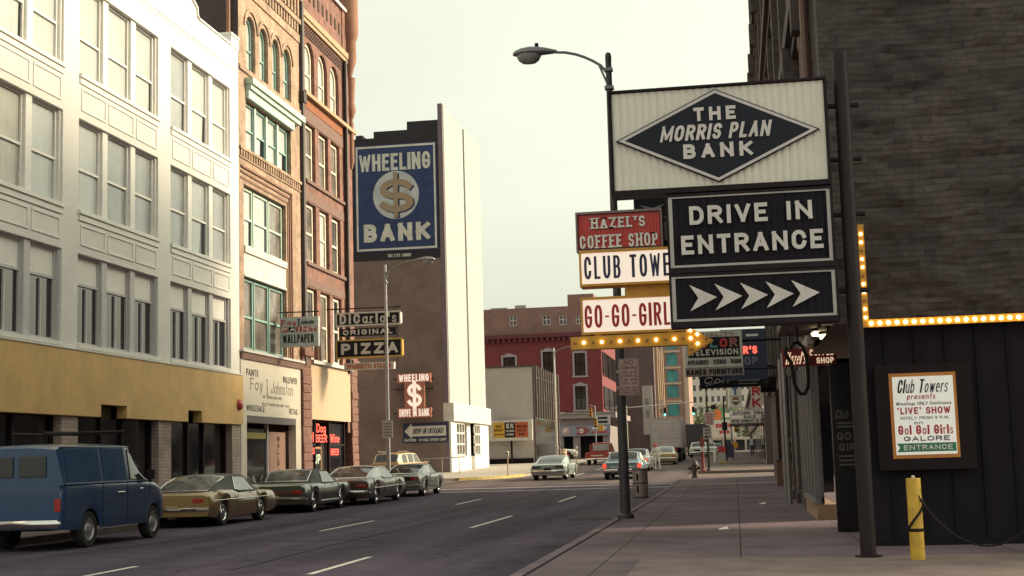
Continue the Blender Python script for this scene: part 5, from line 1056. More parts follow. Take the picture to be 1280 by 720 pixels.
mb = MB(); mb.box(-.3,2.2,y,y+5,3.2,3.3); mb.box(-.3,2.2,y+.1,y+5,3.3,4.15); mb.build('canopy', M('marquee_dark', (.06,.05,.055), .6), S); mb = MB(); mb.box(-.28,2.18,y,y+.1,3.32,4.13); mb.build('letter_board', M('marquee_white', (.60,.57,.52), .5), S)
for s, a, b, z in (('AUTUMN  FINAL',-.1,2.0,3.88),('SALE',.6,1.35,3.62),('OPEN SUNDAY 12 TO 5',-.2,2.1,3.36)): lettering(S, letter_black, s, a, b, z, z+.19, y-.003, sw=.2)
mb = MB()
for z in (3.58,3.84): mb.box(-.28,2.18,y-.01,y,z,z+.02)
mb.build('rails', galv, S)
S = thing('frame_sign', 'open rectangular sign frame edged with pale bulbs between the emblem sign and the park sign', 'sign', (.8, 97, 4.3)); mb = MB()
for q in ((-.5,1.4,4.2,4.32),(-.5,-.38,4.32,6.2),(1.28,1.4,4.32,6.2),(-.5,1.4,6.2,6.32)): mb.box(q[0],q[1],97,97.3,q[2],q[3])
mb.build('frame', M('pink_frame', (.45,.33,.28), .5), S); mb = MB(); mb.tube([(1.4,97.15,5),(2,97.15,5)], .04); mb.build('bracket', black_iron, S)
S = thing('neon_curve_sign', 'dark box sign over a curved pale neon tube on the far pale store front', 'sign', (2.2, 93, 4.6)); mb = MB(); mb.box(1.95,2.5,93,93.3,4.6,5.2); mb.build('cabinet', letter_black, S); mb = MB(); mb.tube([(1.85+.35*(1-cos(t)),93.1,4.45-.32*sin(t)) for t in [pi*i/10 for i in range(11)]], .035, 6); mb.build('neon_curve', nw, S)
mb = MB(); mb.box(2.4,2.6,93.1,93.2,4.8,4.9); mb.build('bracket', black_iron, S)
S = thing('numeral_store', 'low pale store with an orange numeral on its green roof board', 'store', (-1, 200, gz(200)))
mb = MB(); mb.box(-3.9,3.5,220,232,gz(220),3.7); mb.build('wall', M('pale_store', (.50,.46,.42), .7), S); mb = MB(); mb.box(-3.7,.2,219.5,219.8,3.7,6.4); mb.build('sign_board', sign_white, S)
mb = MB()
for k in range(5): mb.box(-2.9+k*.48,-2.52+k*.48,219.46,219.5,5.2,5.8)
for k in range(3): mb.box(-2.4+k*.55,-1.95+k*.55,219.46,219.5,4.3,4.75)
mb.build('text_blocks', letter_red, S)
mb = MB(); mb.box(-3.4,0,225,225.3,6.3,8.3); mb.build('roof_board', M('green_board', (.10,.24,.13), .5), S); lettering(S, M('letter_bright_orange', (.65,.14,.03), .5), '3', -3.2, -2.0, 6.5, 8.2, 224.99, sw=.24, depth=.05); MB().box(-1.5,-.5,224.95,225,6.9,7.6).build('panel', sign_white, S)
mb = MB()
for i in range(4): mb.box(-3.4+i*1.7,-2.0+i*1.7,219.95,220,1.7,3.3)
mb.build('shop_window', glass_dark, S)
# ------------------------------------------------------------------ signs on the left side
S = thing('paint_shop_sign', 'white hanging sign for paint and wallpaper with red and black lettering', 'sign', (-18.1, 57, 6.45)); y = 57.
mb = MB(); mb.box(-19.05+.16,-17.2,y,y+.25,6.46,7.72); mb.build('cabinet', M('sign_pale_blue', (.45,.47,.45), .5), S)
mb = MB()
for i, c in enumerate('PAINT'):
    mb.box(-18.82+i*.315,-18.535+i*.315,y-.01,y,6.98+.11,7.30) if i != 1 else None
mb.each('letter_tile', M('tile_red', (.36,.06,.05), .5), S); mb = MB(); mb.box(-18.82+.315,-18.535+.315,y-.01,y,7.09,7.30); mb.build('letter_tile', letter_black, S)
lettering(S, letter_red, 'Foy', -18.82, -18.15, 7.38, 7.6, y-.003, serif=True, sw=.17); lettering(S, letter_black, 'I', -18.1, -18.0, 7.34, 7.64, y-.003, serif=True, sw=.15); lettering(S, letter_black, 'Johnston', -17.98, -17.35, 7.40, 7.6, y-.003, shear=.3, sw=.13)
lettering(S, letter_white, 'PAINT', -18.79, -17.3, 7.11, 7.28, y-.012, serif=True, sw=.22, gap=.5, depth=.008); lettering(S, letter_black, 'WALLPAPER', -18.75, -17.4, 6.62, 6.98, y-.003, sw=.16, gap=.3)
mb = MB(); mb.tube([(-18.95,y+.12,7.95),(-17.2,y+.12,7.93)], .025, 6)
for x in (-18.6,-17.4): mb.tube([(x,y+.12,7.72),(x,y+.12,7.95)], .015, 6)
mb.build('bracket', black_iron, S)
y = 64.
def sg_dark(name, label, xa, xb, z0, z1, txt, tx, face=letter_black, brd=None, ltm=sign_white, serif=True, sw=.22):
    S = thing(name, label, 'sign', ((xa+xb)/2, y, z0)); mb = MB(); mb.box(xa,xb,y,y+.3,z0,z1); mb.build('cabinet', face, S)
    if brd:
        mb = MB(); e = .07
        for q in ((xa,xb,z1-e,z1+.002),(xa,xb,z0-.002,z0+e),(xa-.002,xa+e,z0+e,z1-e),(xb-e,xb+.002,z0+e,z1-e)): mb.box(q[0],q[1],y-.03,y+.31,q[2],q[3])
        mb.build('border', brd, S)
    lettering(S, ltm, txt, *tx, y-.003, serif=serif, sw=sw, gap=.4, depth=.03); return S
S = sg_dark('pizza_name_sign', 'black sign with white slab name lettering and a white edge, top of the pizza stack', -18.45, -15.29, 7.92, 8.57, "DiCarlo's", (-18.25,-15.5,8.03,8.5), brd=sign_white)
mb = MB(); mb.tube([(-18.95,y+.15,8.78),(-15.3,y+.15,8.76)], .03, 6)
for x in (-18.3,-15.6): mb.tube([(x,y+.15,8.5),(x,y+.15,8.78)], .02, 6); mb.tube([(x+.1,y+.15,6.2),(x+.1,y+.15,7.92)], .025, 6)
mb.build('bracket', black_iron, S)
sg_dark('original_sign', 'narrow black sign reading original between the name sign and the pizza sign', -18.25, -15.52, 7.45, 7.80, 'ORIGINAL', (-18.1,-15.7,7.5,7.75), sw=.26)
S = sg_dark('pizza_sign', 'black pizza sign with big white letters inside a yellow bulb border', -18.46, -15.24, 6.40, 7.28, 'PIZZA', (-18.2,-15.45,6.58,7.1), brd=M('border_yellow', (.45,.26,.03), .5), sw=.25)
for i in range(26):
    for z in (6.435, 7.245): mbx = None
mb = MB()
for i in range(27): x = -18.42+i*.121; [mb.box(x-.025,x+.025,y-.05,y-.03,z-.025,z+.025) for z in (6.435,7.245)]
for i in range(6): z = 6.55+i*.12; [mb.box(x-.025,x+.025,y-.05,y-.03,z-.025,z+.025) for x in (-18.425,-15.275)]
mb.build('border_bulbs', M('pale_yellow_bulb', (.75,.55,.18), .4), S)
sg_dark('spaghetti_sign', 'small white sign with red spaghetti and steaks lettering under the pizza sign', -18.08, -15.66, 5.85, 6.17, 'SPAGHETTI-STEAKS', (-17.95,-15.8,5.9,6.12), face=sign_white, ltm=M('letter_orange_red', (.45,.10,.03), .5), serif=False, sw=.18)

# ------------------------------------------------------------------ lamp posts and signals
def lamp_post(name, label, x, y, zt, arm, side, loc_r=.1, mat=galv, base=True):
    z0 = gz(y)+.15; L = thing(name, label, 'street lamp', (x, y, z0)); mb = MB()
    mb.tube([(x,y,z0),(x,y,z0+3),(x,y,zt)], [loc_r,loc_r*.88,loc_r*.58], 14); mb.build('pole', mat, L, True)
    if base: mb = MB(); mb.lathe([(0,.12),(loc_r*1.2,.12),(loc_r*1.55,.08),(loc_r*1.6,0)], (x,y,z0), 18); mb.build('base', mat, L, True)
    mb = MB(); mb.lathe([(0,.12),(.06,.08),(loc_r*.62,0),(loc_r*.62,-.1)], (x,y,zt), 10); mb.build('cap', mat, L, True)
    ez = zt+.14; ex = x+side*arm; mb = MB()
    pts = [(x+side*.05,y,zt-.35)]+[(x+side*arm*t, y, zt-.35+.55*sin(t*pi*.5)**.8) for t in (.15,.3,.45,.6,.8,1)]
    mb.tube(pts, .032, 8); mb.tube([(x,y,zt-.72),(x+side*.22,y,zt-.15)], .025, 6); mb.box(x-.1,x+.1,y-.1,y+.1,zt-.75,zt-.68); mb.box(x-.09,x+.09,y-.09,y+.09,zt-.33,zt-.26); mb.build('arm', M('arm_aluminium', (.22,.21,.22), .45, .2), L, True)
    hz = pts[-1][2]; prof = [(-.04,.035,.035),(.06,.07,.06),(.2,.13,.10),(.38,.18,.135),(.58,.20,.15),(.78,.17,.125),(.92,.10,.075),(.97,.03,.03)]
    v = []; f = []; n = 16
    for d, wy, hh in prof:
        for k in range(n): t = 2*pi*k/n; v.append((ex+side*d, y+wy*cos(t), hz+.02+(hh if sin(t) > 0 else min(.05,hh))*sin(t)))
    for i in range(len(prof)-1): f += [(i*n+k, i*n+(k+1) % n, (i+1)*n+(k+1) % n, (i+1)*n+k) for k in range(n)]
    f += [tuple(range(n)), tuple(range((len(prof)-1)*n, len(prof)*n))]
    mb = MB(); mb.add(v, f); hd = mb.build('lamp_head', M('lamp_aluminium', (.20,.19,.205), .45, .2, var=.2), L, True)
    mb = MB(); mb.lathe([(.0,-.24),(.5,-.225),(.8,-.16),(.97,-.06),(1,0)], (0,0,0), 20); mb.v = [(ex+side*.60+p_[0]*.29, y+p_[1]*.165, hz-.005+p_[2]*.95) for p_ in mb.v]
    o = mb.build('lens', M('lamp_glass', (.26,.235,.235), .12, var=.15), hd, True)
    mb = MB(); mb.cyl((ex+side*.42,y,hz+.13),(ex+side*.42,y,hz+.24),.045); mb.build('photocell', dark_metal, hd)
    return L
dk_galv = M('weathered_pole', (.05,.04,.045), .55, .1, var=.25)
lamp_post('street_lamp', 'tall near street lamp at the kerb, its arm reaching left over the road', -2.43, 30.74, 10.44, 1.2, -1, .115, dk_galv)
lamp_post('street_lamp', 'street lamp by the pizza signs with its arm reaching right over the road', -15.25, 61, 10.25, 1.35, 1, .10, galv)
wp = M('white_pole', (.50,.46,.42), .45)
lamp_post('street_lamp', 'pale slender lamp post in front of the gold slat building', -14.9, 118, 10.6, 1.6, 1, .11, wp)
lamp_post('street_lamp', 'pale slender lamp post beyond the red corner building', -14.6, 183, 11.0, 1.4, 1, .11, wp)
S = thing('notice_plate', 'small pale notice plate strapped to the lamp post by the pizza shop', 'sign', (-15.25,60.85,3.1)); mb = MB(); mb.box(-15.48,-15.0,60.84,60.87,2.55,3.35); mb.build('plate', M('plate_pale', (.42,.36,.33), .5), S); mb = MB()
for i in range(5): mb.box(-15.42,-15.06,60.832,60.84,2.65+i*.13,2.7+i*.13)
mb.build('text_lines', M('plate_text', (.2,.15,.14), .6), S)
S = thing('no_parking_sign', 'pink weathered no parking sign fixed to the near lamp post', 'sign', (-2.23,30.55,2.8)); y = 30.56
mb = MB(); mb.box(-2.455,-1.99,y,y+.02,2.80,3.61); mb.box(-2.5,-2.2,y+.02,y+.1,3.3,3.36); mb.box(-2.5,-2.2,y+.02,y+.1,2.95,3.0); mb.build('plate', M('plate_pink', (.42,.29,.265), .5, var=.15), S)
ltp = M('plate_letter', (.14,.045,.05), .6); mb = MB()
for q in ((-2.445,-2.0,3.59,3.602),(-2.445,-2.0,2.81,2.822),(-2.445,-2.433,2.822,3.59),(-2.012,-2.0,2.822,3.59)): mb.box(q[0],q[1],y-.004,y,q[2],q[3])
mb.build('border', ltp, S)
for s, a, b, z, h in (('NO',-2.33,-2.12,3.47,.1),('PARKING',-2.40,-2.05,3.37,.065),('4 PM - 6 PM',-2.40,-2.05,3.28,.055),('MONDAYS',-2.40,-2.05,3.2,.055),('8 AM - 6 PM',-2.40,-2.05,3.12,.055),('TUES - SAT',-2.40,-2.05,3.04,.055),('LOADING ZONE',-2.42,-2.03,2.955,.04),('TRUCKS ONLY',-2.41,-2.03,2.90,.04),('30 MINUTE LIMIT',-2.42,-2.03,2.845,.04)): lettering(S, ltp, s, a, b, z, z+h, y-.001, sw=.17, depth=.003)
def signal_head(parent, x, y, z, mat, lit=None, h=1.0):
    mb = MB(); mb.box(x-.16,x+.16,y,y+.25,z,z+h); hd = mb.build('signal_head', mat, parent)
    for i, (c, nm) in enumerate((((.3,.03,.02),'red'),((.3,.18,.02),'amber'),((.02,.2,.12),'green'))):
        zz = z+h*(.84-.34*i); on = lit == nm; mb = MB(); mb.lathe([(0,-.01),(.12,-.01),(.12,.02)], (x,y-.01,zz), 14, 'y')
        mb.build('lens', M('lens_'+nm+('_lit' if on else ''), (.1,.9,.6) if on else tuple(v*.25 for v in c), .3, emit=2.5 if on else 0, var=0), hd)
        mb = MB(); mb.add([(x+.14*cos(t),y+(-.22 if k else -.01),zz+.14*sin(t)) for k in (0,1) for t in [pi*j/8 for j in range(9)]], [(j,j+1,j+10,j+9) for j in range(8)]); mb.build('visor', mat, hd)
    return hd
sy_ = M('signal_yellow', (.52,.25,.02), .45)
T = thing('traffic_signal', 'yellow traffic signals on a grey pole in front of the red building', 'traffic signal', (-14.7,150,gz(150)+.15))
mb = MB(); mb.cyl((-14.7,150,1.1),(-14.7,150,6.8),.08,.06); mb.tube([(-14.7,150,6.7),(-15.3,150,6.9)], .04); mb.build('pole', galv, T)
signal_head(T, -15.15, 149.7, 5.6, sy_); signal_head(T, -14.65, 149.6, 4.45, sy_); mb = MB(); mb.box(-14.4,-13.85,149.7,150,4.1,4.72); mb.build('walk_box', sy_, T)
T = thing('mast_arm_signal', 'grey mast arm over the far road with a green traffic signal at its end', 'traffic signal', (-14,185,gz(185)+.15))
mb = MB(); mb.cyl((-14,185,1.2),(-14,185,7.9),.12,.09); mb.tube([(-14,185,7.6),(-10,185,7.8),(-5.2,185,8.05)], .07); mb.build('mast', wp, T)
signal_head(T, -8.95, 184.7, 6.35, dark_metal, 'green', 1.15)
T = thing('post_top_signal', 'green traffic signal on its own thin pale post right of the mast arm', 'traffic signal', (-5.25,186,gz(186)))
mb = MB(); mb.cyl((-5.3,186,1.2),(-5.3,186,6.4),.06); mb.build('post', wp, T); signal_head(T, -5.3, 185.8, 6.4, dark_metal, 'green', 1.1)
T = thing('pedestrian_signal', 'yellow traffic signal hanging above the far right sidewalk under the marquee', 'traffic signal', (-.0,118,3)); mb = MB(); mb.cyl((-.3,118,.9),(-.3,118,4.6),.07); mb.build('pole', galv, T); signal_head(T, .1, 117.8, 3.1, sy_); mb = MB(); mb.box(-.3,.0,117.95,118.05,3.9,4.0); mb.build('arm', galv, T)
mb = MB(); mb.lathe([(0,0),(.28,.0),(.3,.02),(.3,.06)], (-.1,112,2.0), 16, 'y'); o = thing('round_yellow_sign', 'round yellow sign on a post beyond the mailbox', 'sign', (-.1,112,gz(112)+.15)); mb.build('disc', sy_, o); mb = MB(); mb.cyl((-.1,112.1,.8),(-.1,112.1,2.3),.035); mb.build('post', galv, o)
# ------------------------------------------------------------------ vehicles: lofted bodies, local +Y is forward
def interp(tab, y, k):
    if y <= tab[0][0]: return tab[0][k]
    n = len(tab)
    for i in range(n-1):
        a, b = tab[i], tab[i+1]
        if y <= b[0]:
            h = b[0]-a[0]; d = (b[k]-a[k])/h
            dp = (a[k]-tab[i-1][k])/(a[0]-tab[i-1][0]) if i else d
            dn = (tab[i+2][k]-b[k])/(tab[i+2][0]-b[0]) if i < n-2 else d
            m0 = 0 if dp*d <= 0 else 2*dp*d/(dp+d); m1 = 0 if dn*d <= 0 else 2*dn*d/(dn+d); t = (y-a[0])/h
            return a[k]*(1+2*t)*(1-t)**2+m0*h*t*(1-t)**2+b[k]*t*t*(3-2*t)+m1*h*t*t*(t-1)
    return tab[-1][k]
def put(o, parent, name=None): o.parent = parent; return o
auto_glass = M('auto_glass', (.030,.030,.030), .10, var=.1, spec=.6)
sky_bright_glass = M('auto_glass_sky_bright', (.30,.32,.31), .08, var=.25, scale=1.2, spec=.8)  # opaque pane; bright sky in the glass is put into its base colour
underbody = M('underbody_black', (.008,.008,.008), .9)
tail_red = M('tail_lamp_red', (.35,.02,.015), .2); tail_lit = M('tail_lamp_lit', (.75,.07,.035), .25, emit=.35, var=0); head_lens = M('head_lens', (.6,.6,.58), .1)
plate_m = M('licence_plate', (.35,.30,.16), .5)
def vehicle(name, label, cat, x, y, s, yaw=0, group=None):
    """s: dict with body table tab=(y, halfwidth, shoulder z, deck z), greenhouse table gh=(y, roof z, half width at top), belt, wheels etc."""
    T = thing(name, label, cat, (0,0,0), group)
    tab = s['tab']; L0, L1 = tab[0][0], tab[-1][0]; zb = s.get('zb', .22); R = s.get('R', .335); wy = s['wy']; arch = s.get('arch', R+.045)
    ys_ = set([L0, L1]); n = int((L1-L0)/.09)
    ys_ |= {round(L0+(L1-L0)*i/n, 4) for i in range(n+1)}
    for w0 in wy:
        ys_ |= {round(w0+arch*cos(pi*i/12), 4) for i in range(13)}
        ys_ |= {round(w0-arch-.004, 4), round(w0+arch+.004, 4)}
    ys_ = sorted(v for v in ys_ if L0 <= v <= L1)
    def low(yy):
        z = zb+s.get('rise', .06)*max(0, (abs(yy-(L0+L1)/2)/((L1-L0)/2))**6)
        for w0 in wy:
            d = arch*arch-(yy-w0)**2
            if d > 0: z = max(z, R+math.sqrt(d))
        return z
    cs = s.get('cs', [(0,.925),(.14,.955),(.34,.985),(.50,.998),(.56,1.0),(.62,.992),(.76,.972),(.88,.948),(.96,.915),(1.0,.87)])
    V = []; F = []
    rows = []
    for yy in ys_:
        wv, zs, zd = interp(tab, yy, 1), interp(tab, yy, 2), interp(tab, yy, 3); zl = min(low(yy), zs-.05); h = []
        for t, k in cs: h.append((wv*k, zb+(zs-zb)*t if zl <= zb+.07 else zl+(zs-zl)*t))
        h[0] = (h[0][0], zl)
        h += [(wv*.78, zs+(zd-zs)*.35+.006), (wv*.5, zs+(zd-zs)*.8), (0, zd)]
        full = [(-a, b) for a, b in h]+[(a, b) for a, b in reversed(h[:-1])]
        rows.append(len(V)); V += [(a, yy, b) for a, b in full]; m = len(full)
    for r0, r1 in zip(rows, rows[1:]):
        for i in range(m-1): F.append((r0+i, r0+i+1, r1+i+1, r1+i))
    for r in (rows[0], rows[-1]): F.append(tuple(range(r, r+m)))
    mb = MB(); mb.add(V, F); body = mb.build('body', s['paint'], None, True); put(body, T)
    mb = MB(); wmin = min(t[1] for t in tab)
    mb.box(-wmin*.72, wmin*.72, L0+.25, L1-.25, zb+.02, .62)
    for w0 in wy: mb.box(-wmin*.95, wmin*.95, w0-arch-.03, w0+arch+.03, R+.05, min(R+arch+.02, interp(tab, w0, 2)-.06))
    put(mb.build('underbody', underbody), T)
    # greenhouse
    gh = s.get('gh')
    if gh:
        g0, g1 = gh[0][0], gh[-1][0]; N_ = 44; wb = s['wb']; gy = sorted({g0+(g1-g0)*i/N_ for i in range(N_+1)} | {t[0] for t in gh})
        def sec(yy, u):
            """u 0..1: 0 belt right, .45 roof edge, 1 centre"""
            zt = interp(gh, yy, 1); wt = interp(gh, yy, 2); zbelt = min(interp(tab, yy, 2)-.01, zt)
            e = zt-.05*min(1, max(0, (zt-zbelt)/.3))
            if u <= .45: t = u/.45; return Vector((wb+(wt-wb)*t, yy, zbelt+(e-zbelt)*t+0*t))
            t = (u-.45)/.55; return Vector((wt*(1-t)**.9 if t < 1 else 0, yy, e+(zt-e)*(1-(1-t)**2.2)))
        us = [0,.15,.3,.42,.45,.5,.6,.75,.9,1]; V = []; F = []; rows = []
        for yy in gy:
            half = [sec(yy, u) for u in us]; full = half+[Vector((-p.x, p.y, p.z)) for p in reversed(half[:-1])]; rows.append(len(V)); V += full; m = len(full)
        for r0, r1 in zip(rows, rows[1:]): F += [(r0+i, r0+i+1, r1+i+1, r1+i) for i in range(m-1)]
        for r in (rows[0], rows[-1]): F.append(tuple(range(r, r+m)))
        mb = MB(); mb.add([tuple(p) for p in V], F); put(mb.build('roof', s.get('roof', s['paint']), None, True), T)
        def patch(fn, nu, nv, off, mat, nm, sign=1):
            P = [[fn(i/nu, j/nv) for j in range(nv+1)] for i in range(nu+1)]; V = []; F = []
            for i in range(nu+1):
                for j in range(nv+1):
                    a = P[min(i+1,nu)][j]-P[max(i-1,0)][j]; b = P[i][min(j+1,nv)]-P[i][max(j-1,0)]; n_ = a.cross(b)
                    if n_.length > 0: n_.normalize()
                    c = P[i][j]
                    if n_.z < -.05 or (abs(n_.z) <= .3 and n_.dot(Vector((c.x, (c.y-(g0+g1)/2)*.5, .2))) < 0): n_ = -n_
                    V.append(tuple(P[i][j]+n_*off))
            for i in range(nu):
                for j in range(nv): k = i*(nv+1)+j; F.append((k, k+1, k+nv+2, k+nv+1))
            mb = MB(); mb.add(V, F); g_ = put(mb.build(nm, mat, None, True), T)
            if nm != 'side_panel' and s.get('trim', chrome):
                k = lambda i, j: V[i*(nv+1)+j]; ring = [k(i,0) for i in range(nu+1)]+[k(nu,j) for j in range(1,nv+1)]+[k(i,nv) for i in range(nu-1,-1,-1)]+[k(0,j) for j in range(nv-1,-1,-1)]
                mb = MB(); mb.tube([p for i, p in enumerate(ring) if i == 0 or (Vector(p)-Vector(ring[i-1])).length > .004], .011, 5); mb.build('window_trim', s.get('trim', chrome), None, True).parent = g_
            return g_
        def across(ya, yb, inset):
            def fn(u, v):
                yy = ya+(yb-ya)*v; t = (u*2-1)*inset; p = sec(yy, 1-.55*abs(t)*.98); return Vector((p.x*(1 if t > 0 else -1), p.y, p.z))
            return fn
        for nm, ya, yb in s['glass_across']: patch(across(ya, yb, .93), 16, 10, .008, s.get('glass', auto_glass), nm)
        for side in (1, -1):
            for (q0, q1, r0, r1, *pm) in s['side']:      # belt y-range q0..q1, top y-range r0..r1
                def fn(u, v):
                    yy = (q0+(q1-q0)*u)*(1-v)+(r0+(r1-r0)*u)*v; p = sec(yy, .03+.38*v); return Vector((p.x*side, p.y, p.z))
                patch(fn, 8, 4, .008, pm[0] if pm else s.get('sglass', s.get('glass', auto_glass)), 'side_panel' if pm else 'side_window')
    # wheels
    for w0 in wy:
        for side in (1, -1):
            if s.get('lips', 1):
                mb = MB(); mb.tube([(side*(interp(tab, w0+arch*cos(t), 1)*.985+.006), w0+arch*cos(t), max(zb+.06, R+arch*sin(t))) for t in [pi*(.06+.88*i/14) for i in range(15)]], .012, 5); put(mb.build('arch_lip', chrome, None, True), T)
            cx = side*(interp(tab, w0, 1)-.16); c = (cx, w0, R); mb = MB()
            mb.lathe([(R*.62,-.10),(R*.93,-.11),(R,-.075),(R,.075),(R*.93,.11),(R*.62,.10)], c, 26, 'x'); wh = put(mb.build('wheel', rubber, None, True), T)
            mb = MB(); k = side
            mb.lathe([(R*.66,.085*k),(R*.60,.10*k),(R*.55,.07*k),(R*.34,.06*k),(R*.30,.085*k),(R*.15,.10*k),(0,.105*k)], c, 22, 'x'); mb.build('rim', s.get('rim', chrome), None, True).parent = wh
    # bumpers
    for nm, yy, d in (('rear_bumper', L0, -1), ('front_bumper', L1, 1)):
        if s.get('nobumper'): break
        z = s.get('bz', .46); hw = interp(tab, yy, 1)*1.0; o_ = hw*.10; mb = MB(); pts = [(-hw-.02,-d*.32,z),(-hw+.0,-d*.05,z),(-hw+.15,d*.06,z),(0,d*.10,z),(hw-.15,d*.06,z),(hw-.0,-d*.05,z),(hw+.02,-d*.32,z)]
        h = s.get('bh', .075); V = []
        for a, b, c in pts: V += [(a,yy+b,c-h),(a*1.0,yy+b+d*.035,c-h*.4),(a,yy+b+d*.035,c+h*.5),(a,yy+b,c+h)]
        F = [(i*4+k, i*4+k+1, i*4+k+5, i*4+k+4) for i in range(len(pts)-1) for k in range(3)]; mb.add(V, F); put(mb.build(nm, s.get('bumper', chrome), None, True), T)
    for nm, mat, bx in s.get('bits', []):
        mb = MB()
        for b in bx: mb.box(*b)
        for o in mb.each(nm, mat, bevel=.012): put(o, T)
    T.location = (x, y, gz(y)); T.rotation_euler = (math.atan(gz(y+1)-gz(y-1))/2 if y > 40 else 0, 0, yaw)
    return T
def paint(nm, c, metal=.35, r=.3): return M(nm, c, r, metal, var=.05, scale=3, coat=.6)
def sym(b): return [b, (-b[1], -b[0], *b[2:])]
def trim(L0, L1, hw, z, h=.03): return sym((hw-.01, hw+.008, L0, L1, z, z+h))
def coupe(pt, L=5.2, W=1.96, H=1.34, belt=.87, roof=None, fast=0, wb=2.97, hips=.05, **kw):
    h = L/2; w_ = W/2
    tab = [(-h,w_*.955,belt-.06,belt-.05),(-h+.05,w_*.97,belt-.03,belt-.01),(-h+.35,w_*.985,belt-.005,belt+.015),(-h+.9,w_,belt+hips,belt+.03),(-h+1.7,w_,belt+hips*.9,belt+.03),(-.2,w_*.985,belt-.015,belt+.02),(h-1.6,w_,belt-.01,belt+.03),(h-.6,w_*.99,belt-.03,belt+.0),(h-.12,w_*.97,belt-.05,belt-.03),(h,w_*.95,belt-.09,belt-.08)]
    r0 = -h+1.02-fast*.5; r1 = -h+1.68+fast*.35
    gh = [(r0,belt+.03,w_*.76),(r0+(r1-r0)*.5,belt+.03+(H-belt)*(.56 if not fast else .58),w_*.76),(r1,H-.02,w_*.74),(r1+.55,H,w_*.74),(.35,H-.02,w_*.74),(.60,H-.09,w_*.75),(1.2,belt+.02,w_*.82)]
    d = dict(tab=tab, gh=gh, wb=w_*.90, paint=pt, wy=(-wb/2-.08,wb/2-.08), side=[(r1-.02,.98,r1+.15,.44)], glass_across=[('rear_window',r0+.06,r1-.05),('windshield',.50,1.10)], roof=roof or pt)
    d['hl'] = h; d['hw'] = w_; d.update(kw); return d
def belt_trim(z, x, a, b): return [('belt_trim', chrome, sym((x-.012, x+.004, a, b, z, z+.018)))]
vinyl = M('black_vinyl', (.030,.030,.034), .55, var=.1)
# blue van
vb = paint('van_blue', (.018,.055,.135), .1, .3); h = 2.75
tab = [(-h,.92,1.24,1.24),(-h+.06,.97,1.27,1.27),(0,.985,1.27,1.27),(1.1,.985,1.27,1.27),(1.5,.975,1.24,1.25),(1.95,.94,1.13,1.17),(2.22,.89,.99,1.03),(2.36,.84,.84,.88)]
gh = [(-h+.03,1.98,.80),(-h+.2,2.04,.83),(-1,2.08,.85),(.2,2.07,.85),(.45,2.02,.83),(.66,1.88,.82),(1.48,1.26,.80)]
van = dict(tab=tab, gh=gh, wb=.975, paint=vb, wy=(-1.5,1.65), R=.36, zb=.36, cs=[(0,.95),(.1,.975),(.3,.99),(.5,1.0),(.75,1.0),(.9,.995),(.97,.98),(1.0,.96)], side=[(.30,1.36,.34,.62),(-.95,.12,-.95,.12,paint('van_panel_sky_sheen', (.03,.085,.19), .25, .10)),(-2.55,-1.08,-2.5,-1.08,paint('van_panel_sky_sheen', (.03,.085,.19), .25, .10))], glass_across=[('windshield',.64,1.46)], rim=M('grey_rim', (.34,.32,.32), .4, .6), bz=.52, trim=dark_metal, lips=0,  # side panels in lighter blue: reflected sky painted into their colour
    bits=[('side_rib', M('van_rib_highlight', (.06,.11,.21), .3), sym((.972,.992,-h+.1,1.2,1.255,1.285))), ('door_handle', chrome, [(.985,1.01,.75,.9,1.08,1.12),(.985,1.01,-.35,-.02,1.03,1.07)]), ('door_seam', underbody, [(.982,.990,.14,.152,.42,1.25),(.982,.990,-1.02,-1.008,.42,1.25),(.982,.990,1.30,1.312,.85,1.22)]), ('drip_rail', M('van_rail', (.25,.30,.36), .3), sym((.83,.865,-h+.1,.45,1.985,2.01))), ('mirror', dark_metal, [(.96,1.14,1.15,1.2,1.3,1.5)]), ('tail_lamp', tail_red, sym((.80,.93,-h-.01,-h+.02,.75,1.0))), ('rear_window', auto_glass, [(-.62,-.06,-h+.0,-h+.027,1.42,1.82),(.06,.62,-h+.0,-h+.027,1.42,1.82)]), ('headlight', head_lens, sym((.52,.76,2.34,2.372,.62,.76)))])  # rib's lighter blue paints in the highlight along the belt crease
V_ = vehicle('van', 'blue panel van parked at the left kerb, nearest of the parked row', 'van', -13.74, 28.15, van)
mb = MB(); mb.cyl((.55,1.0,2.07),(.55,.9,2.36),.018); mb.tube([(.55,.9,2.34),(.2,-.6,2.30),(.2,-2.0,2.28)], .03, 6); mb.cyl((.2,-1.9,2.05),(.2,-1.9,2.28),.018); mb.tube([(-.5,.9,2.3),(-.5,-2,2.28)], .025, 6); mb.tube([(.55,.9,2.33),(-.6,.9,2.3)], .025, 6); o = mb.build('roof_rack', dark_metal); o.parent = V_
# gold coupe with vinyl roof
gp = paint('gold_paint', (.30,.185,.065), .2, .26); hl, hw = 2.6, .99
c = coupe(gp, 5.25, 1.98, 1.34, .86, vinyl, 1, hips=.075, sglass=sky_bright_glass, bh=.045); c['glass_across'][0] = ('rear_window', -2.05, -.88)
c['bits'] = [('side_moulding', chrome, trim(-2.45,2.4,hw,.66,.018)), ('tail_panel', M('dark_tail', (.035,.015,.012), .35), [(-.82,.82,-hl-.02,-hl+.02,.60,.74)]), ('tail_lamp', tail_red, sym((.50,.80,-hl-.03,-hl,.61,.73))), ('licence_plate', plate_m, [(-.16,.16,-hl-.13,-hl-.1,.42,.56)]), ('mirror', chrome, [(.93,1.06,.78,.86,.88,.97)]), ('door_handle', chrome, [(.985,1.005,-.55,-.4,.73,.76)]), ('door_seam', underbody, [(.981,.993,-.62,-.61,.35,.86),(.981,.993,.82,.83,.35,.86)])]
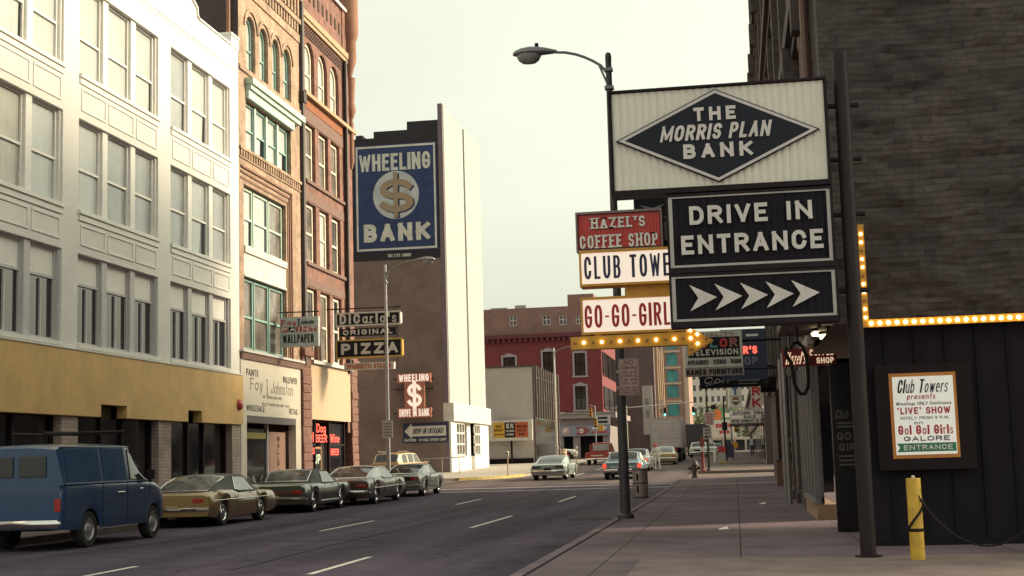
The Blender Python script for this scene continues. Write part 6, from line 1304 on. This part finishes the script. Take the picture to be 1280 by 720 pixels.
vehicle('car', 'gold two-door coupe with black vinyl roof parked behind the blue van', 'car', -14.15, 36.75, c)
# green hardtop
gp2 = paint('dark_green_paint', (.062,.075,.055), .15, .28)
c = coupe(gp2, 5.35, 1.98, 1.36, .90, vinyl, 0, wb=3.1, hips=.01, sglass=sky_bright_glass, bh=.045); c['side'] = [(-.62,.98,-.45,.44)]; c['roof'] = vinyl
c['bits'] = [('rocker_trim', chrome, trim(-1.05,1.0,.985,.30,.05)), ('tail_panel', M('brown_tail', (.10,.045,.03), .35), [(-.85,.85,-2.7,-2.66,.58,.72)]), ('tail_lamp', tail_red, sym((.55,.85,-2.71,-2.68,.59,.71))), ('licence_plate', plate_m, [(-.16,.16,-2.79,-2.76,.42,.56)]), ('mirror', chrome, [(.95,1.06,.78,.86,.9,.98)]), ('door_seam', underbody, [(.981,.993,-.62,-.61,.35,.88),(.981,.993,.82,.83,.35,.88)])]
vehicle('car', 'dark green hardtop with black vinyl roof, third in the parked row', 'car', -14.25, 45.1, c)
# maroon-brown coupe with pale roof
mp = paint('maroon_paint', (.10,.055,.046), .15, .25); c = coupe(mp, 5.6, 2.0, 1.37, .90, paint('silver_roof', (.34,.36,.35), .2, .25), 1, wb=3.3, hips=.08, sglass=sky_bright_glass, bh=.055)
c['bits'] = [('side_moulding', chrome, trim(-2.2,2.5,1.0,.56,.045)), ('tail_lamp', tail_red, sym((.5,.88,-2.83,-2.78,.62,.72))), ('licence_plate', plate_m, [(-.16,.16,-2.92,-2.88,.5,.62)]), ('mirror', chrome, [(.95,1.06,.78,.86,.9,.98)]), ('door_seam', underbody, [(.99,1.003,-.62,-.61,.35,.88)])]
vehicle('car', 'maroon coupe with silver fastback roof and bright side strip parked fourth from the camera', 'car', -13.75, 51.1, c)
# grey-green fastback
fp = paint('grey_green_paint', (.18,.195,.17), .2, .25); c = coupe(fp, 4.66, 1.80, 1.31, .88, None, 1, wb=2.74, hips=.07, bh=.045)
c['bits'] = [('tail_panel', underbody, [(-.6,.6,-2.35,-2.31,.66,.80)]), ('tail_lamp', tail_red, [(a,a+.07,-2.36,-2.33,.66,.8) for a in (-.72,-.62,-.52,.45,.55,.65)]), ('licence_plate', plate_m, [(-.15,.15,-2.44,-2.41,.5,.62)]), ('door_seam', underbody, [(.895,.903,-.5,-.49,.35,.86)])]
vehicle('car', 'small grey-green fastback at the front end of the parked row', 'car', -13.45, 57.9, c)
# silver coupe driving away
sp_ = paint('silver_green_paint', (.30,.35,.33), .2, .25); c = coupe(sp_, 4.75, 1.90, 1.28, .84, None, 1, wb=2.74, hips=.06)
c['bits'] = [('tail_lamp', M('dull_tail', (.05,.025,.022), .3), sym((.38,.80,-2.40,-2.36,.62,.74))), ('licence_plate', letter_black, [(-.2,.2,-2.49,-2.45,.5,.64)]), ('mirror', chrome, [(.92,1.03,.7,.78,.86,.94)]), ('lower_valance', underbody, [(-.82,.82,-2.36,-2.3,.24,.40)])]
vehicle('car', 'silver-green sports coupe driving away past the bank sidewalk', 'car', -9.75, 76.0, c, -.03)
# blue sedan braking
bp_ = paint('steel_blue_paint', (.15,.225,.26), .2, .25); c = coupe(bp_, 5.6, 2.03, 1.40, .90, None, 0, wb=3.15, hips=.0); c['side'] = [(-.9,.05,-.72,.03),(.12,.98,.10,.44)]
c['bits'] = [('tail_lamp', tail_lit, sym((.78,.98,-2.83,-2.74,.58,.80))), ('tail_panel', chrome, [(-.62,.62,-2.82,-2.78,.58,.66)]), ('licence_plate', letter_black, [(-.2,.2,-2.93,-2.89,.4,.54)]), ('lower_valance', underbody, [(-.9,.9,-2.8,-2.72,.24,.42)])]
vehicle('car', 'steel blue sedan with glowing red tail lamps, behind the near lamp post and litter bin', 'car', -5.75, 74.3, c)
# white coupe, yellow compact
wp_ = paint('white_car_paint', (.55,.54,.50), .0, .3); c = coupe(wp_, 5.0, 1.95, 1.38, .88, None, 0, wb=2.9, hips=.03)
c['bits'] = [('tail_lamp', tail_lit, sym((.35,.85,-2.53,-2.48,.64,.74))), ('lower_valance', underbody, [(-.85,.85,-2.5,-2.42,.26,.55)])]
vehicle('car', 'white coupe with red tail lamps between the blue sedan and the person in white', 'car', -6.25, 89.9, c)
yp_ = paint('pale_yellow_paint', (.42,.33,.14), .2, .3); c = coupe(yp_, 4.4, 1.78, 1.36, .85, paint('cream_roof', (.52,.48,.36), .1, .3), 1, wb=2.5, hips=.04)
c['bits'] = [('tail_lamp', tail_red, sym((.55,.78,-2.23,-2.18,.58,.66))), ('licence_plate', plate_m, [(-.18,.18,-2.3,-2.26,.5,.62)])]
vehicle('car', 'pale yellow compact car directly behind the big box truck', 'car', -5.25, 106.5, c)
gw = paint('greenish_white_paint', (.40,.42,.36), .1, .3); c = coupe(gw, 4.9, 1.9, 1.5, .95, None, 0, wb=2.8, hips=0); c['bits'] = [('headlight', head_lens, sym((.5,.8,2.42,2.47,.62,.75))), ('grille', dark_metal, [(-.45,.45,2.42,2.46,.56,.72)])]
vehicle('car', 'pale greenish car coming toward the camera beside the dark trailer', 'car', -3.6, 141, c, pi)
c2 = coupe(paint('dusty_white_paint', (.48,.46,.40), .1, .3), 4.9, 1.9, 1.45, .93, None, 0, wb=2.8, hips=0); vehicle('car', 'dusty white car parked at the far right kerb in front of the pale store', 'car', -1.3-1.6, 152, c2)
c3 = coupe(paint('grey_blue_paint', (.16,.19,.24), .3, .3), 4.9, 1.9, 1.42, .9, None, 0, wb=2.8, hips=0); vehicle('car', 'grey-blue car parked farthest along the right kerb', 'car', -2.5, 175, c3)
# station wagon on the lot
wg = paint('wagon_woodgrain', (.16,.075,.035), .1, .35); wcr = paint('wagon_cream', (.60,.40,.20), .1, .35); h = 2.75
tab = [(-h,.90,.90,.90),(-h+.1,.97,.97,.97),(-.5,1.0,.97,.98),(1.2,.99,.96,.98),(2.3,.97,.92,.95),(h-.1,.93,.85,.88),(h,.86,.75,.77)]
gh = [(-h+.05,1.02,.80),(-h+.45,1.55,.76),(-h+.6,1.58,.76),(-.5,1.62,.76),(.45,1.58,.75),(.75,1.48,.76),(1.35,.98,.82)]
c = dict(tab=tab, gh=gh, wb=.90, paint=wg, roof=wcr, wy=(-1.5,1.6), R=.36, side=[(-2.2,-1.25,-2.1,-1.25),(-1.1,-.15,-1.1,-.15),(-.02,1.1,-.02,.62)], glass_across=[('rear_window',-h+.08,-h+.42),('windshield',.75,1.28)], bits=[('cream_rail', wcr, sym((.985,1.01,-2.6,2.4,.93,.97))), ('tail_lamp', tail_red, sym((.82,.95,-h-.02,-h+.05,.55,.85))), ('tailgate_trim', wcr, [(-.8,.8,-h-.015,-h+.01,.86,.92)]), ('roof_rack', chrome, sym((.62,.66,-2.2,-.4,1.66,1.70)))])
vehicle('station_wagon', 'cream and woodgrain station wagon parked on the lot against the brown wall', 'station wagon', -20.6, 85.6, c, -.12)
# red pickup
pr = paint('pickup_red', (.26,.025,.025), .1, .3); h = 2.6
tab = [(-h,.94,.98,.97),(-h+.03,.97,1.0,.62),(-.35,.97,1.0,.62),(-.33,.97,1.0,1.0),(1.2,.97,1.0,1.02),(2.3,.95,.98,1.0),(h,.88,.85,.88)]
gh = [(-.32,1.7,.74),(-.25,1.75,.74),(.5,1.75,.74),(.75,1.68,.76),(1.25,1.0,.84)]
c = dict(tab=tab, gh=gh, wb=.92, paint=pr, wy=(-1.6,1.65), R=.38, zb=.42, side=[(-.1,1.1,-.1,.6)], glass_across=[('windshield',.72,1.2)], lips=0, bits=[('tailgate', pr, [(-.92,.92,-h-.01,-h+.05,.52,.99)]), ('rear_window', sky_bright_glass, [(-.66,.66,-.345,-.335,1.1,1.62)]), ('tail_lamp', tail_red, sym((.84,.95,-h-.03,-h,.7,.95))), ('tailgate_lettering_band', sign_white, [(-.5,.5,-h-.018,-h-.01,.7,.78)]), ('headache_rack', pr, [(-.9,.9,-.5,-.42,1.0,1.08)]+sym((.82,.9,-.5,-.42,1.0,1.6)))])
vehicle('pickup_truck', 'red pickup truck stopped by the far left kerb, seen from behind', 'pickup truck', -10.7, 113.5, c, -.05)
# box truck
T = thing('box_truck', 'big grey box truck stopped in the road with its roll door facing the camera', 'truck', (-5.45,113,gz(113)))
z0 = gz(113); tg = M('truck_grey', (.42,.37,.365), .6, var=.15, scale=2); y = 113.
mb = MB(); mb.box(-6.72,-4.22,y,y+8,z0+1.12,z0+3.55); mb.build('box', M('truck_side', (.20,.165,.17), .6, var=.2), T, bevel=.04)
mb = MB(); mb.box(-6.6,-4.34,y-.03,y,z0+1.2,z0+3.4); dr = mb.build('roll_door', tg, T); mb = MB()
for i in range(7): mb.box(-6.58,-4.36,y-.045,y-.03,z0+1.3+i*.3,z0+1.32+i*.3)
mb.build('door_ribs', M('truck_rib', (.22,.19,.19), .6), dr); mb = MB()
for a in (-6.72,-4.32): mb.box(a,a+.1,y-.05,y,z0+1.12,z0+3.55)
mb.box(-6.62,-4.32,y-.05,y,z0+3.42,z0+3.55); mb.build('door_frame', M('truck_frame', (.34,.31,.30), .5), T)
mb = MB(); mb.box(-6.3,-4.6,y+.2,y+8,z0+.75,z0+1.1); mb.box(-6.5,-4.4,y+.05,y+.3,z0+.55,z0+.75); mb.build('chassis', underbody, T)
mb = MB(); mb.box(-6.6,-4.35,y+8.3,y+10.2,z0+.6,z0+2.6); mb.box(-6.4,-4.5,y+10.2,y+11.3,z0+.6,z0+1.7); mb.build('cab', M('cab_paint', (.10,.13,.15), .35), T, bevel=.1)
for yy in (1.6,2.7,10.3):
    for x in (-6.45,-4.5): mb = MB(); mb.lathe([(.3,-.16),(.46,-.17),(.5,-.1),(.5,.1),(.46,.17),(.3,.16),(0,.1)], (x,y+yy,z0+.5), 22, 'x'); mb.build('wheel', rubber, T, True)
for x in (-6.35,-4.75): mb = MB(); mb.box(x,x+.16,y+.02,y+.05,z0+.95,z0+1.08); mb.build('tail_lamp', tail_red, T)
T = thing('dark_trailer', 'dark box trailer parked ahead of the grey box truck', 'trailer', (-4.6,167,gz(167))); z0 = gz(167); y = 167.
mb = MB(); mb.box(-5.75,-3.2,y,y+9,z0+1.0,z0+3.7); mb.build('box', M('trailer_dark', (.045,.035,.042), .6), T, bevel=.04)
for yy in (1.4,2.5):
    for x in (-5.5,-3.45): mb = MB(); mb.lathe([(.3,-.16),(.5,-.12),(.5,.12),(.3,.16),(0,.1)], (x,y+yy,z0+.5), 16, 'x'); mb.build('wheel', rubber, T, True)
mb = MB(); mb.box(-5.4,-3.6,y+.1,y+9,z0+.7,z0+.99); mb.build('chassis', underbody, T)
# white truck on the cross street (nose to the right)
pw = paint('truck_white', (.62,.60,.55), 0, .35); h = 2.7
tab = [(-h,.94,1.0,1.0),(-.6,.97,1.05,1.05),(.5,.97,1.08,1.1),(1.5,.97,1.12,1.2),(2.4,.94,1.08,1.14),(h,.86,.95,.98)]
gh = [(-.9,1.95,.76),(-.8,2.02,.77),(.3,2.02,.77),(.6,1.92,.78),(1.15,1.12,.86)]
c = dict(tab=tab, gh=gh, wb=.93, paint=pw, wy=(-1.6,1.7), R=.45, zb=.55, side=[(-.6,.95,-.6,.45)], glass_across=[('windshield',.6,1.1),('rear_window',-.89,-.8)], rim=sign_red, lips=0, trim=dark_metal)
T = vehicle('work_truck', 'white work truck nosing out of the side street by the red building', 'truck', -19.6, 151, c, -pi/2)
# ------------------------------------------------------------------ street furniture
def one(mb, name, mat, label, cat, smooth=False, bevel=0, group=None): return tag(single(mb.build(name, mat, None, smooth, bevel)), label, cat, group)
# litter bin
T = thing('litter_bin', 'ribbed steel litter bin at the kerb behind the near lamp post', 'litter bin', (-3.0,44.,.16)); x, y, z = -2.98, 44., .16
bm_ = M('bin_steel', (.36,.28,.26), .4, .45, var=.35, streak=.15, scale=3)
mb = MB(); mb.lathe([(.23,0),(.235,.02),(.235,.9),(.22,.9),(.215,.1),(0,.1)], (x,y,z), 28); mb.build('drum', bm_, T, True); mb = MB()
for h in (.02,.45,.87): mb.lathe([(.24,0),(.25,.01),(.25,.04),(.24,.05)], (x,y,z+h), 28)
mb.build('hoops', M('bin_hoop', (.14,.115,.11), .4, .6), T, True)
mb = MB()
for zz in (.18,.55): mb.box(x-.10,x-.04,y-.245,y-.235,z+zz,z+zz+.22)
mb.build('slot', underbody, T)
# hydrant
T = thing('fire_hydrant', 'squat dark fire hydrant at the sidewalk corner', 'hydrant', (-1.95,66.2,.33)); x, y, z = -1.93, 66.2, gz(66.2)+.15
hm = M('hydrant_paint', (.075,.055,.05), .6, var=.3)
mb = MB(); mb.lathe([(.19,0),(.19,.05),(.13,.06),(.13,.55),(.18,.57),(.18,.62),(.15,.66),(.12,.76),(.06,.82),(.03,.83),(.03,.9),(0,.9)], (x,y,z), 20); mb.build('barrel', hm, T, True)
for d in (-1, 1): mb = MB(); mb.lathe([(.07,0),(.075,d*.1),(.09,d*.11),(.09,d*.17),(.03,d*.18),(.03,d*.22),(0,d*.22)], (x+d*.1,y,z+.45), 12, 'x'); mb.build('side_nozzle', hm, T, True)
mb = MB(); mb.lathe([(.09,0),(.095,-.1),(.11,-.11),(.11,-.17),(0,-.18)], (x,y-.1,z+.38), 12, 'y'); mb.build('front_nozzle', hm, T, True)
# yellow bollard with chain, and its neighbour out of frame
yb_ = M('bollard_yellow', (.56,.33,.035), .5, var=.2, scale=8)
def bollard(x, y, h, label):
    T = thing('bollard', label, 'bollard', (x,y,.15)); mb = MB(); mb.lathe([(.088,0),(.088,h),(.085,h+.01),(0,h+.012)], (x,y,.15), 24); mb.build('pipe', yb_, T, True); mb = MB(); mb.lathe([(.02,.0),(.02,.03),(0,.035)], (x,y,.15+h+.01), 8); mb.build('cap_bolt', sign_white, T); mb = MB(); mb.lathe([(.09,0),(.098,.01),(.098,.03),(.09,.04)], (x,y,.15+h*.35), 24); mb.build('chain_band', black_iron, T); return T
bo = bollard(2.13, 17.9, .98, 'yellow pipe bollard with a black chain, left one in front of the club boarding')
mb = MB(); mb.tube([(2.13+.098*cos(-2.9+i*.3),17.9+.098*sin(-2.9+i*.3),.52+i*.034) for i in range(14)], .015, 6); mb.build('chain_wrap', black_iron, bo)
bollard(3.75, 17.6, .98, 'yellow pipe bollard at the right edge holding the far end of the black chain')
mb = MB(); A_, B_ = Vector((2.17,17.83,.93)), Vector((3.70,17.55,.95)); n = 44
for i in range(n):
    t = i/n; p = A_.lerp(B_, t)-Vector((0,0,.62*(4*t*(1-t))**.9)); t2 = (i+1)/n; p2 = A_.lerp(B_, t2)-Vector((0,0,.62*(4*t2*(1-t2))**.9)); d = (p2-p)*.25
    mb.tube([p-d, p2+d], .014 if i % 2 else .010, 6)
one(mb, 'chain', black_iron, 'black chain slung between the yellow bollards', 'chain')
# post bases, one-way sign, fire alarm post, far bollard, parking meters
y = 78.7; z = gz(y)+.15
T = thing('one_way_sign', 'grey one-way sign with a black arrow on a dark post at the cross street', 'sign', (-1.53,y,z)); mb = MB(); mb.cyl((-1.53,y,z),(-1.53,y,3.75),.05); mb.lathe([(0,.1),(.1,.08),(.14,0)], (-1.53,y,z), 12); mb.build('post', black_iron, T)
mb = MB(); mb.box(-1.75,-1.28,y-.08,y-.06,2.24,2.88); pl = mb.build('plate', M('plate_grey', (.30,.27,.27), .5), T); lettering(pl, letter_black, 'ONE', -1.66, -1.37, 2.68, 2.8, y-.081, sw=.2, depth=.004); lettering(pl, letter_black, 'WAY', -1.67, -1.36, 2.5, 2.62, y-.081, sw=.2, depth=.004)
mb = MB(); mb.prism([(-1.7,2.36),(-1.55,2.45),(-1.55,2.39),(-1.34,2.39),(-1.34,2.33),(-1.55,2.33),(-1.55,2.27)], 'y', y-.09, y-.08); mb.build('arrow', letter_black, pl)
mb = MB(); mb.box(-1.6,-1.13,y-.08,y-.06,3.0,3.72); pl = mb.build('upper_plate', plate_m if 0 else MC['plate_pink'], T); mb = MB()
for i in range(6): mb.box(-1.54,-1.19,y-.088,y-.08,3.08+i*.1,3.12+i*.1)
mb.build('text_lines', ltp, pl)
y = 79.; T = thing('fire_alarm_post', 'red fire alarm post with a white band beside the one-way sign', 'alarm post', (-1.85,y,gz(y)+.15)); z = gz(y)+.15; rp = M('post_red', (.20,.035,.035), .5)
mb = MB(); mb.lathe([(.16,0),(.16,.06),(.09,.1),(.085,1.35),(.12,1.4)], (-1.85,y,z), 14); mb.box(-1.98,-1.72,y-.1,y+.1,z+1.38,z+1.75); mb.prism([(-1.99,z+1.75),(-1.71,z+1.75),(-1.85,z+1.86)], 'y', y-.11, y+.11); mb.build('post', rp, T, True); mb = MB(); mb.box(-1.95,-1.75,y-.13,y-.1,z+1.05,z+1.3); mb.build('white_plate', sign_white, T)
y = 100.; mb = MB(); mb.lathe([(.11,0),(.11,.82),(.08,.9),(0,.92)], (-1.45,y,gz(y)+.15), 14); one(mb, 'white_guard_post', sign_white, 'short white guard post on the far sidewalk beyond the one-way sign', 'bollard', True)
for i, (x, y, l) in enumerate(((-12.75,78.6,'pale parking meter on the bank corner in front of the grey wall'),(-14.6,116,'parking meter beside the slat building near the barrel'),(-12.6,112,'thin parking meter beside the red pickup truck'))):
    z = gz(y)+.15; T = thing('parking_meter', l, 'parking meter', (x,y,z)); mb = MB(); mb.cyl((x,y,z),(x,y,z+1.05),.035); mb.build('post', M('meter_post', (.40,.30,.16), .5), T); mb = MB(); mb.lathe([(.04,0),(.085,.06),(.095,.2),(.09,.28),(.05,.36),(0,.38)], (x,y,z+1.03), 14); mb.build('head', M('meter_head', (.45,.42,.38), .4), T, True); mb = MB(); mb.box(x-.05,x+.05,y-.1,y-.085,z+1.24,z+1.33); mb.build('dial', glass_dark, T)
y = 140; T = thing('traffic_barrel', 'white and amber striped traffic barrel by the side street', 'barrel', (-17.4,y,gz(y)+.02)); z = gz(y)
mb = MB(); mb.lathe([(.4,0),(.4,1.15),(.36,1.2),(0,1.2)], (-17.1,y,z), 18); mb.build('drum', sign_white, T, True); mb = MB()
for h in (.25,.65,1.0): mb.lathe([(.405,h),(.41,h+.01),(.41,h+.14),(.405,h+.15)], (-17.1,y,z), 18)
mb.build('stripes', M('barrel_amber', (.45,.20,.05), .5), T)
# railing beside the drive-in lane
mb = MB(); z = gz(88)+.1
for x in (-19.6,-18.5,-17.4): mb.tube([(x,88,z),(x,88,z+1.05)], .03, 6)
mb.tube([(-20.5,88,z+1.0),(-17.0,88,z+1.1)], .035, 6)
one(mb, 'lane_railing', galv, 'thin grey metal railing beside the drive-in lane behind the fastback', 'railing')
# yellow painted kerb nose at the bank corner
mb = MB(); pts = [(y, -12.3-(5*(1-math.sqrt(max(0, 1-((83-y)/6.2)**2))))) for y in [77.3+i*.45 for i in range(12)]]
for (a, xa), (b, xb) in zip(pts, pts[1:]): mb.quad((xa-.25,a,gz(a)+.156),(xa+.01,a,gz(a)+.156),(xb+.01,b,gz(b)+.156),(xb-.25,b,gz(b)+.156)); mb.quad((xa+.006,a,gz(a)),(xb+.006,b,gz(b)),(xb+.006,b,gz(b)+.156),(xa+.006,a,gz(a)+.156))
struct(mb.build('kerb_paint', M('kerb_yellow', (.50,.36,.12), .7, var=.3, scale=4)))
# brown bins / cartons by the wall, and the wall box
crd = M('cardboard_brown', (.155,.085,.055), .75, var=.15)
for i, (x0, x1, y, h, l) in enumerate(((1.46,1.92,53.3,.92,'brown square trash container against the wall, left one of the pair'),(1.98,2.4,53.0,.92,'brown square trash container against the wall, right one of the pair'))):
    z = gz(y)+.15; T = thing('trash_container', l, 'trash container', ((x0+x1)/2,y,z)); mb = MB(); mb.box(x0,x1,y,y+.55,z,z+h); mb.build('body', crd, T, bevel=.02); mb = MB(); mb.box(x0-.02,x1+.02,y-.02,y+.57,z+h+.002,z+h+.06); mb.build('lid', M('lid_brown', (.10,.06,.045), .6), T)
T = thing('wall_mailbox', 'brown box with a peaked top fixed to the wall above the trash containers', 'box', (2.2,53,1.25)); mb = MB(); mb.prism([(52.7,1.35),(53.3,1.35),(53.3,1.85),(53.0,1.97),(52.7,1.85)], 'x', 1.85, 2.32); mb.build('body', M('box_brown', (.13,.08,.07), .6), T); mb = MB(); mb.box(1.95,2.2,52.68,52.7,1.65,1.75); mb.build('slot', underbody, T); mb = MB(); mb.box(2.32,2.7,52.9,53.1,1.5,1.7); mb.build('bracket', dark_metal, T)
T = thing('wall_sign_bracket', 'dark round-ended bracket lamp on the pier above the brown box', 'wall lamp', (1.2,50,4)); mb = MB(); mb.box(.95,1.5,49.8,50.1,3.55,4.05); mb.lathe([(0,-.2),(.2,-.18),(.22,.0)], (1.25,49.9,3.8), 12, 'x'); mb.build('housing', dark_metal, T, True); mb = MB(); mb.box(1.1,1.6,49.9,50,4.05,4.1); mb.build('arm', dark_metal, T)
# mail box, news boxes on the far sidewalk
def mailbox(x, y, label):
    z = gz(y)+.15; T = thing('mailbox', label, 'mailbox', (x,y,z)); mb = MB(); pr = [(x-.3,z+.2),(x+.3,z+.2),(x+.3,z+1.0)]+[(x+.3*cos(pi*i/8),z+1.0+.3*sin(pi*i/8)) for i in range(1,8)]+[(x-.3,z+1.0)]; mb.prism(pr, 'y', y, y+.5); mb.build('body', M('mail_blue', (.03,.035,.075), .45), T); mb = MB()
    for a in (-.26,.2): mb.box(x+a,x+a+.06,y+.05,y+.45,z,z+.2)
    mb.build('legs', dark_metal, T); mb = MB(); mb.box(x-.2,x+.2,y-.03,y,z+.92,z+1.05); mb.build('chute', MC['mail_blue'], T)
mailbox(-.45, 108, 'dark blue mailbox on the far sidewalk, left of the walking person')
T = thing('news_box', 'red topped news box with a white front on the far sidewalk', 'news box', (-.95,97,.9)); z = gz(97)+.15; mb = MB(); mb.box(-1.2,-.7,97,97.4,z+.12,z+.75); mb.build('front', M('news_grey', (.42,.40,.38), .5), T); mb = MB(); mb.box(-1.22,-.68,96.98,97.42,z+.75,z+1.15); mb.build('top', sign_red, T); mb = MB(); mb.box(-1.2,-.7,96.95,97.4,z,z+.12); mb.build('base', yb_, T)
mb = MB(); y = 106; mb.cyl((-.75,y,gz(y)+.15),(-.75,y,5.6),.08,.06); mb.box(-.95,-.55,y-.02,y+.0,3.1,3.7); one(mb, 'far_sign_post', dark_metal, 'dark sign post rising in front of the marquee on the far sidewalk', 'post')
mb = MB(); y = 86; mb.cyl((-1.62,y,gz(y)+.15),(-1.62,y,6.2),.055,.045); mb.lathe([(.0,.3),(.16,.25),(.2,.1),(.16,0)], (-1.2,y,4.1), 12); mb.tube([(-1.62,y,4.2),(-1.2,y,4.25)], .03, 6); one(mb, 'slim_post', dark_metal, 'slim dark post with a small hooded lamp behind the one-way sign', 'post', True)

# ------------------------------------------------------------------ people
skin = M('skin', (.36,.20,.14), .55); hair_d = M('dark_hair', (.02,.014,.012), .7)
def person(label, x, y, joints, radii, cloth_fn, hat=None, face=-1, yaw=0):
    """one continuous skinned figure; cloth_fn(z, x) -> material index"""
    z0 = gz(y)+.15 if x > -2.6 else gz(y); T = thing('person', label, 'person', (x,y,z0))
    names = list(joints); idx = {n: i for i, n in enumerate(names)}
    bones = [('pelvis','chest'),('chest','neck'),('neck','head'),('head','crown'),('chest','shl'),('shl','ell'),('ell','wrl'),('wrl','hal'),('chest','shr'),('shr','elr'),('elr','wrr'),('wrr','har'),('pelvis','hil'),('hil','knl'),('knl','anl'),('anl','tol'),('pelvis','hir'),('hir','knr'),('knr','anr'),('anr','tor')]
    me = bpy.data.meshes.new('body'); me.from_pydata([joints[n] for n in names], [(idx[a], idx[b]) for a, b in bones], []); ob = bpy.data.objects.new('body', me); COL.objects.link(ob)
    sk = ob.modifiers.new('skin', 'SKIN'); sv = me.skin_vertices[0].data
    for n in names: sv[idx[n]].radius = (radii[n][0], radii[n][1])
    sv[idx['pelvis']].use_root = True
    ss = ob.modifiers.new('sub', 'SUBSURF'); ss.levels = 2; ss.render_levels = 2
    dg = bpy.context.evaluated_depsgraph_get(); m2 = bpy.data.meshes.new_from_object(ob.evaluated_get(dg)); ob.modifiers.clear(); ob.data = m2; bpy.data.meshes.remove(me)
    mats, fn = cloth_fn; m2.materials.clear()
    for m_ in mats: m2.materials.append(m_)
    for p in m2.polygons: p.material_index = fn(p.center); p.use_smooth = True
    ob.parent = T; hd = joints['head']
    mb = MB()
    for k in range(7):
        pass
    hr = [(.0,.135),(.06,.125),(.10,.08),(.112,.02),(.108,-.03)]; mb.lathe(hr, (hd[0],hd[1]-face*-.012 if 0 else hd[1],hd[2]+.01), 14)
    o = mb.build('cap' if hat else 'hair', hat or hair_d, None, True); o.parent = T
    mb = MB(); fy = hd[1]+face*.1
    mb.box(hd[0]-.015,hd[0]+.015,fy-.025,fy+.02,hd[2]-.05,hd[2]-.01); o = mb.build('nose', skin); o.parent = T
    mb = MB()
    for e in (-.035,.035): mb.box(hd[0]+e-.014,hd[0]+e+.014,fy-.008,fy+.01,hd[2]-.008,hd[2]+.006)
    o = mb.build('eyes', underbody); o.parent = T
    T.rotation_euler = (0,0,yaw); return T
base_r = dict(pelvis=(.155,.11),chest=(.17,.12),neck=(.06,.06),head=(.085,.10),crown=(.07,.075),shl=(.075,.075),ell=(.05,.05),wrl=(.035,.035),hal=(.04,.025),shr=(.075,.075),elr=(.05,.05),wrr=(.035,.035),har=(.04,.025),hil=(.10,.10),knl=(.066,.066),anl=(.045,.045),tol=(.04,.03),hir=(.10,.10),knr=(.066,.066),anr=(.045,.045),tor=(.04,.03))
J = dict(pelvis=(0,0,.96),chest=(0,0,1.32),neck=(0,0,1.5),head=(0,-.02,1.62),crown=(0,-.01,1.71),shl=(-.19,0,1.41),ell=(-.25,.06,1.13),wrl=(-.24,-.06,.90),hal=(-.24,-.1,.81),shr=(.19,0,1.41),elr=(.25,-.06,1.13),wrr=(.23,-.2,.93),har=(.22,-.24,.85),hil=(-.09,0,.9),knl=(-.09,-.12,.50),anl=(-.09,-.2,.10),tol=(-.09,-.33,.04),hir=(.09,0,.9),knr=(.09,.05,.50),anr=(.09,.24,.13),tor=(.09,.16,.03))
shirt = M('pale_shirt', (.50,.50,.52), .8); trous = M('dark_trousers', (.025,.025,.04), .8); jack = M('dark_jacket', (.03,.03,.045), .8)
def c1(p): return 3 if p.z > 1.5 else (1 if p.z > .96 and abs(p.x) < .14 else (2 if p.z > .86 or abs(p.x) > .2 and p.z > .88 else (3 if abs(p.x) > .19 and p.z > .75 else 0)))
person('person in a pale shirt and dark trousers walking on the far sidewalk under the marquee', 1.35, 121, J, base_r, ([trous, shirt, jack, skin], c1), None, -1)
J2 = dict(J); J2.update(pelvis=(0,0,.93), chest=(-.03,-.05,1.27), neck=(-.06,-.10,1.43), head=(-.07,-.15,1.54), crown=(-.07,-.15,1.63), shl=(-.22,-.06,1.35), ell=(-.32,-.12,1.1), wrl=(-.30,-.3,1.0), hal=(-.3,-.36,.97), shr=(.15,-.06,1.35), elr=(.24,-.05,1.08), wrr=(.2,-.2,.92), har=(.19,-.24,.84), knl=(-.1,-.06,.49), anl=(-.12,.0,.1), tol=(-.12,-.13,.04), knr=(.12,.0,.49), anr=(.16,.06,.1), tor=(.17,-.06,.04))
wcl = M('white_overalls', (.62,.60,.54), .8)
def c2_(p): return 1 if (p.z > 1.42 or (abs(p.x) > .15 and p.z < .98 and p.z > .78)) else (2 if p.z < .09 else 0)
person('person in white overalls and a red cap standing in the road beside the white coupe', -4.9, 88.4, J2, base_r, ([wcl, skin, rubber], c2_), sign_red, -1)
